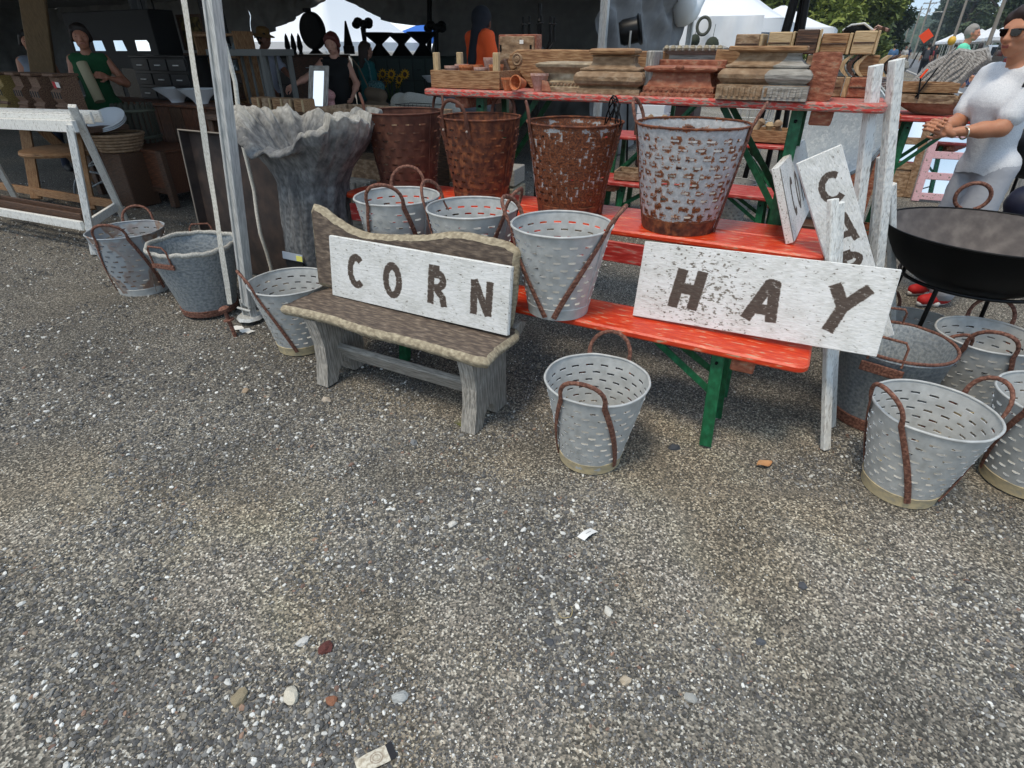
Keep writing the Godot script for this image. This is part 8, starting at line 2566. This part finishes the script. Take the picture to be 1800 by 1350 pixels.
	person("red haired woman in a black tank top and jeans reaching out to shake hands", W(-6.15, 0, 6.5), 0.35, {"h": 1.64, "fat": 1.2, "skin": "c59480", "hair": "tied", "hair_col": "5a241f", "shirt": "0c0c0e", "sleeve": 0.0, "pants": "35508a", "look": -0.5, "nod": 0.2, "hands": [Vector3(0.16, 1.0, 0.26), Vector3(-0.62, 1.13, 0.22)], "hints": [Vector3(0.9, -0.6, -0.5), Vector3(-0.2, -1, -0.2)]})
	t = get_node("person_003") as Node3D
	var pk := NT(0.03, [[0.2, "b06a6e"], [0.5, "d59a98"], [0.8, "e2c0bc"]], 3, 103)
	var cl := thing("pink_cloth", "bunched pink cloth held by the red haired woman", "cloth", W(-6.05, 0.98, 6.2))
	part(Mb.new().skin([[Vector3(-0.05, 0.03, 0), Vector3(0.05, 0.0, 0.02), 0.06, 0.06], [Vector3(0, -0.02, 0), Vector3(0.04, -0.16, 0), 0.06, 0.035], [Vector3(-0.03, -0.02, 0), Vector3(-0.05, -0.11, 0.02), 0.045, 0.03]], 0.02, 0.014), "cloth", M("pink_cloth", Color.WHITE, 0.9, 0.0, pk, Vector3(5, 5, 5)), cl)
	bag = thing("tan_bag", "tan shoulder bag hanging behind the red haired woman", "bag", W(-5.72, 0, 6.75))
	part(Mb.new().skin([[Vector3(-0.1, 0.98, 0), Vector3(0.1, 0.96, 0), 0.08, 0.08], [Vector3(-0.1, 0.8, 0), Vector3(0.12, 0.78, 0), 0.1, 0.1]], 0.05, 0.02), "pouch", M("burlap_tan", "6b5b49", 0.9), bag)
	part(Mb.new().tube([Vector3(-0.1, 1.02, 0), Vector3(-0.2, 1.3, 0.05), Vector3(-0.26, 1.42, 0.12)], 0.018, 6, false, 0.4), "strap", M("burlap_tan", ""), bag)
	person("person in a teal tee shirt turned away in front of the drawers", W(-6.9, 0, 8.0), FY + PI - 0.4, {"h": 1.56, "skin": "b98d7a", "hair": "long", "hair_col": "31201a", "shirt": "0d5a5c", "sleeve": 0.7, "pants": "1d2026"})
	bag = thing("patterned_bag", "teal and white patterned tote bag beside the person in teal", "bag", W(-6.5, 0, 7.7))
	part(Mb.new().skin([[Vector3(-0.06, 1.0, 0), Vector3(0.06, 1.0, 0), 0.09, 0.09], [Vector3(-0.05, 0.72, 0), Vector3(0.05, 0.72, 0), 0.11, 0.11]], 0.05, 0.02), "tote", M("tote_print", Color.WHITE, 0.9, 0.0, NT(0.03, [[0.0, "0c2c30"], [0.48, "17545a"], [0.52, "b9cfcf"], [0.66, "17545a"], [1.0, "7fa5a8"]], 2, 104), Vector3(3, 3, 3)), bag)
	part(Mb.new().tube([Vector3(-0.08, 1.06, 0), Vector3(-0.1, 1.3, 0), Vector3(-0.16, 1.38, 0)], 0.012, 6), "strap", M("tote_print", ""), bag)
	var os := {"h": 1.72, "bust": false, "skin": "8a5e48", "hair": "short", "hair_col": "241a15", "shirt": "aab0c2", "sleeve": 0.8, "pants": "191a20", "look": 0.2, "nod": 0.25, "hands": [Vector3(0.12, 1.06, 0.5), Vector3(-0.2, 0.95, 0.35)], "lean": Vector3(0, 0, 0.08)}
	t = person("man in a straw hat and pale tee shirt reaching towards the red haired woman", W(-8.55, 0, 7.4), FY + 1.5, os)
	hx = head_of(t, os)
	g = Mb.new()
	g.x = hx * Transform3D(Basis.from_euler(Vector3(-0.1, 0, 0)), Vector3(0, 0.06, -0.015))
	g.lathe([Vector2(0.17, -0.01), Vector2(0.175, 0.0), Vector2(0.115, 0.02), Vector2(0.1, 0.03), Vector2(0.095, 0.1), Vector2(0.05, 0.125), Vector2(0.001, 0.12)], 24)
	part(g, "straw_hat", M("straw", "8a6a3c", 0.9), t)
	t = person("woman in a green tank top holding a rolled paper behind the carved corbels", W(-7.95, 0, 4.35), 0.5, {"h": 1.7, "fat": 1.05, "skin": "a9745c", "hair": "tied", "hair_col": "20150f", "shirt": "0c4a26", "sleeve": 0.0, "pants": "3d4654", "hands": [Vector3(0.14, 1.22, 0.2), Vector3(-0.27, 0.84, 0.08)], "hints": [Vector3(0.8, -1, -0.2), Vector3(-0.6, -0.3, -1)]})
	var ro := thing("paper_roll", "roll of cream paper held by the woman in green", "paper", W(-7.74, 1.2, 4.2))
	part(Mb.new().tube([Vector3(-0.06, 0.17, 0.02), Vector3(0.1, -0.22, 0.05)], 0.055, 14), "roll", M("cream_paper", "a39a7d", 0.9), ro)
	person("woman in a grey tank top at the left edge beside the leaning beam", W(-9.55, 0, 4.55), 0.9, {"h": 1.66, "skin": "b07a60", "hair": "tied", "hair_col": "1c1410", "shirt": "7d8590", "sleeve": 0.0, "pants": "252a3a", "look": -0.3})
	# shoppers on the road
	var grp := "shoppers walking along the road"
	var crowd := [
		["shopper in black with a dark backpack walking away up the road", 3.6, 44.0, "14151c", "1a1c26", "241a14", PI, 1.78],
		["shopper in a white top with long dark hair beside the driftwood slab", 4.9, 36.0, "d8d2b4", "27335e", "1d120d", PI - 0.4, 1.7],
		["shopper in blue with a cap at the left of the road crowd", 2.0, 46.0, "4a6c90", "2a2a30", "16120f", PI, 1.75],
		["shopper in a pale shirt deep in the crowd", 3.5, 62.0, "cfc8c0", "39404c", "33261c", 0.2, 1.72],
		["shopper in a red top carrying a bag", 4.6, 54.0, "8d2c34", "3a3d44", "1a1210", PI, 1.66],
		["shopper in a black top with arms bare, mid road", 5.4, 60.0, "1c1c20", "54565c", "2d2018", 0.0, 1.74],
		["shopper in a light grey top behind the backpack", 2.9, 70.0, "a9adb2", "2b3040", "1d1512", PI, 1.7],
		["shopper in a pink top far along the road", 4.0, 82.0, "c0727c", "2a2c34", "2a1c14", 0.0, 1.65],
		["shopper in navy at the far end of the crowd", 5.6, 92.0, "1d2846", "5a5448", "17110e", PI, 1.76],
		["shopper in white far down the road under the pole line", 3.2, 104.0, "d6d8da", "30343c", "3a2a1e", 0.0, 1.7],
		["shopper in green standing left of the crowd", 1.6, 78.0, "3f5a44", "2c2c30", "1a1411", 0.6, 1.72],
		["shopper in a straw coloured top near the orange sign", 6.3, 74.0, "b09a68", "2f3a52", "241912", PI, 1.7]]
	for q in crowd:
		t = person(q[0], W(q[1], 0, q[2]), FY + q[6], {"h": q[7], "cell": 0.034, "head_cell": 0.024, "far": true, "skin": "a8765e", "hair": "long" if q[1] > 4.5 else "short", "hair_col": q[5], "shirt": q[3], "pants": q[4], "sleeve": 0.7, "feet": [Vector3(0.1, 0, 0.16), Vector3(-0.1, 0, -0.16)]}, grp)
		if q[2] == 44.0:
			bag = thing("backpack", "dark grey backpack worn by the shopper in black", "backpack", t.position, t.rotation.y)
			part(Mb.new().skin([[Vector3(0, 1.38, -0.17), Vector3(0, 1.08, -0.19), 0.12, 0.14]], 0.02, 0.03), "pack", M("pack_grey", "33363d", 0.8), bag)
	o = {}
	var bl := thing("yellow_balloon", "round yellow balloon held above the crowd by the orange sign", "balloon", W(5.4, 2.0, 52.0))
	part(Mb.new().ball(Vector3(0, 0.0, 0), Vector3(0.24, 0.27, 0.24), 16), "balloon", M("balloon", "d8a92c", 0.4), bl)
	part(Mb.new().tube([Vector3(0, -0.26, 0), Vector3(0.02, -0.9, 0)], 0.01, 4), "string", M("paper", ""), bl)


# ---------------------------------------------------------------- small things on the gravel
func build_litter() -> void:
	var nz := noise(3, 0.9, 4)
	var gy := func(x: float, z: float) -> float: return ground_h(x, z, nz)
	# price tag
	var im := Image.create(96, 48, false, Image.FORMAT_RGB8)
	im.fill(Color(0.90, 0.90, 0.89))
	for k in 9:
		im.fill_rect(Rect2i(38 + k * 4, 20 + (k % 2), 2, 7 - (k % 3)), Color(0.25, 0.25, 0.27))
	var tm := StandardMaterial3D.new()
	tm.albedo_texture = ImageTexture.create_from_image(im)
	tm.roughness = 0.7
	tm.cull_mode = BaseMaterial3D.CULL_DISABLED
	var rows := []
	for j in 5:
		var row := PackedVector3Array()
		for k in 9:
			row.append(Vector3((k / 8.0 - 0.5) * 0.072, 0.006 * sin(k * 0.5) + 0.002 * j, (j / 4.0 - 0.5) * 0.034))
		rows.append(row)
	var t := solo(Mb.new().grid(rows, false, false, true), "price_tag", tm, "small white printed price tag lying in the middle of the gravel", "tag", Vector3(0.272, gy.call(0.27, -1.44) + 0.008, -1.44), 0.72)
	# luggage label at the bottom edge
	rows = []
	for j in 5:
		var row := PackedVector3Array()
		for k in 9:
			row.append(Vector3((k / 8.0 - 0.5) * 0.095, 0.004 * sin(k * 0.7) + 0.003 * (j % 2), (j / 4.0 - 0.5) * 0.042))
		rows.append(row)
	im = Image.create(128, 64, false, Image.FORMAT_RGB8)
	im.fill(Color(0.80, 0.77, 0.69))
	var z := noise(9, 0.05, 3)
	for y in 64:
		for x in 128:
			var c := Color(0.82, 0.79, 0.72).lerp(Color(0.62, 0.57, 0.49), clampf(z.get_noise_2d(x, y) + 0.3, 0, 1))
			if absf(Vector2(x - 66, y - 32).length() - 20.0) < 1.8 or absf(Vector2(x - 66, y - 32).length() - 12.0) < 1.2:
				c = c.lerp(Color(0.55, 0.48, 0.42), 0.7)
			if x > 104:
				c = Color(0.16, 0.16, 0.17)
			im.set_pixel(x, y, c)
	tm = StandardMaterial3D.new()
	tm.albedo_texture = ImageTexture.create_from_image(im)
	tm.cull_mode = BaseMaterial3D.CULL_DISABLED
	t = solo(Mb.new().grid(rows, false, false, true), "paper_label", tm, "torn cream paper label with a round stamp at the bottom edge of the view", "label", Vector3(-0.335, gy.call(-0.33, -0.70) + 0.009, -0.70), 0.55)
	# orange leaf
	var lf := Mb.new()
	rows = []
	for j in 7:
		var row := PackedVector3Array()
		for k in 7:
			var u := k / 6.0 * 2.0 - 1.0
			var w := 0.022 * sin(minf(1.0, (j + 0.4) / 6.6) * PI)
			row.append(Vector3((j / 6.0 - 0.5) * 0.07, 0.006 + 0.008 * u * u + 0.003 * sin(j * 1.3), u * w))
		rows.append(row)
	lf.grid(rows, false, false, true)
	solo(lf, "dry_leaf", M("leaf_dry", "b98a5e", 0.8), "dry tan leaf lying below the foot of the white post", "leaf", Vector3(1.06, gy.call(1.06, -1.83) + 0.006, -1.83), 0.2)
	# larger stones that one can pick out
	var st := [[-1.36, -2.42, 0.026, "a08a70", "tan stone on the open gravel left of the log bench"], [-0.935, -2.36, 0.03, "b5a795", "flat pale stone just in front of the log bench's left leg"], [-0.62, -1.02, 0.022, "c9c6bf", "white quartz stone left of the paper label"], [-0.60, -0.86, 0.032, "cfc7b4", "large cream stone near the bottom left corner"], [-0.305, -0.855, 0.026, "a9aaa6", "grey glassy stone near the bottom, left of centre"], [-0.74, -0.855, 0.03, "8e8167", "dull brown stone at the lower left edge"], [-0.355, -0.9, 0.0, "", ""], [-0.485, -0.845, 0.022, "8a5a40", "reddish brown stone among the chips at lower left"], [-0.545, -1.0, 0.028, "5c2f28", "dark red flat stone left of centre"], [0.11, -1.02, 0.02, "4a4c50", "dark chipped stone low in the middle"], [0.315, -0.90, 0.02, "b4a58e", "tan stone at the bottom right of centre"], [0.30, -1.12, 0.02, "c8c4b8", "pale round stone right of centre"], [0.735, -1.02, 0.018, "54575c", "dark grey stone at the right of the foreground"], [0.95, -1.22, 0.02, "47494d", "dark stone at the far right of the foreground"], [0.48, -0.85, 0.021, "9d9c96", "grey stone near the bottom right"], [-0.22, -1.5, 0.022, "d0ccc2", "white stone below the log bench"], [-0.44, -2.0, 0.024, "77797a", "flat grey stone before the log bench's middle"], [0.72, -1.97, 0.03, "3a3d42", "dark slate stone beside the green bench leg"]]
	var made := 0
	for q in st:
		if q[2] == 0.0:
			continue
		var m := stone_mesh(1, 700 + made, 0.6, 0.5)
		made += 1
		var so := solo(m, "stone", M("stone" + q[3], Color.WHITE, 0.85, 0.0, NT(0.02, [[0.1, Color(q[3]).darkened(0.25)], [0.5, Color(q[3])], [0.9, Color(q[3]).lightened(0.15)]], 4, 111 + made, FastNoiseLite.TYPE_SIMPLEX_SMOOTH, 128), Vector3(5, 5, 5)), q[4], "stone", Vector3(q[0], gy.call(q[0], q[1]) + q[2] * 0.12, q[1]), made * 1.3, "larger stones on the gravel")
		so.scale = Vector3(q[2] * 0.85, q[2] * 0.85, q[2] * 0.8)
	# a dry stem and a grass tuft
	var gt := thing("grass_tuft", "tiny tuft of dry grass in front of the log bench", "grass", Vector3(-0.24, gy.call(-0.24, -2.12), -2.12), 0.0)
	for k in 12:
		var q := k * 0.53
		part(Mb.new().tube([Vector3.ZERO, Vector3(cos(q) * 0.012, 0.018, sin(q) * 0.012), Vector3(cos(q) * 0.03, 0.026 + 0.004 * (k % 3), sin(q) * 0.03)], [0.0012, 0.001, 0.0004], 4), "blade", M("grass_dry", "8d8f4a", 0.8), gt)
	var pts := []
	for k in 14:
		var q := -0.6 + 3.4 * k / 13.0
		pts.append(Vector3(cos(q) * 0.022, 0.006 + 0.003 * sin(k), sin(q) * 0.028))
	solo(Mb.new().tube(pts, 0.0011, 4), "dry_straw", M("straw_pale", "b9a676", 0.8), "curled dry grass stem on the gravel right of centre", "stem", Vector3(0.165, gy.call(0.165, -1.12) + 0.004, -1.12), 0.0)
	# white paper patch under the pole foot
	rows = []
	for j in 4:
		var row := PackedVector3Array()
		for k in 10:
			row.append(Vector3((k / 9.0 - 0.5) * 0.17, 0.004 + 0.004 * sin(k * 1.3 + j), (j / 3.0 - 0.5) * 0.05 * (1.0 - 0.3 * sin(k * 2.0))))
		rows.append(row)
	solo(Mb.new().grid(rows, false, false, true), "paper_scrap", M("paper", ""), "crumpled white paper scrap beside the tent pole foot", "paper", W(-2.985, gy.call(-1.72, -3.22) + 0.008, 2.01))
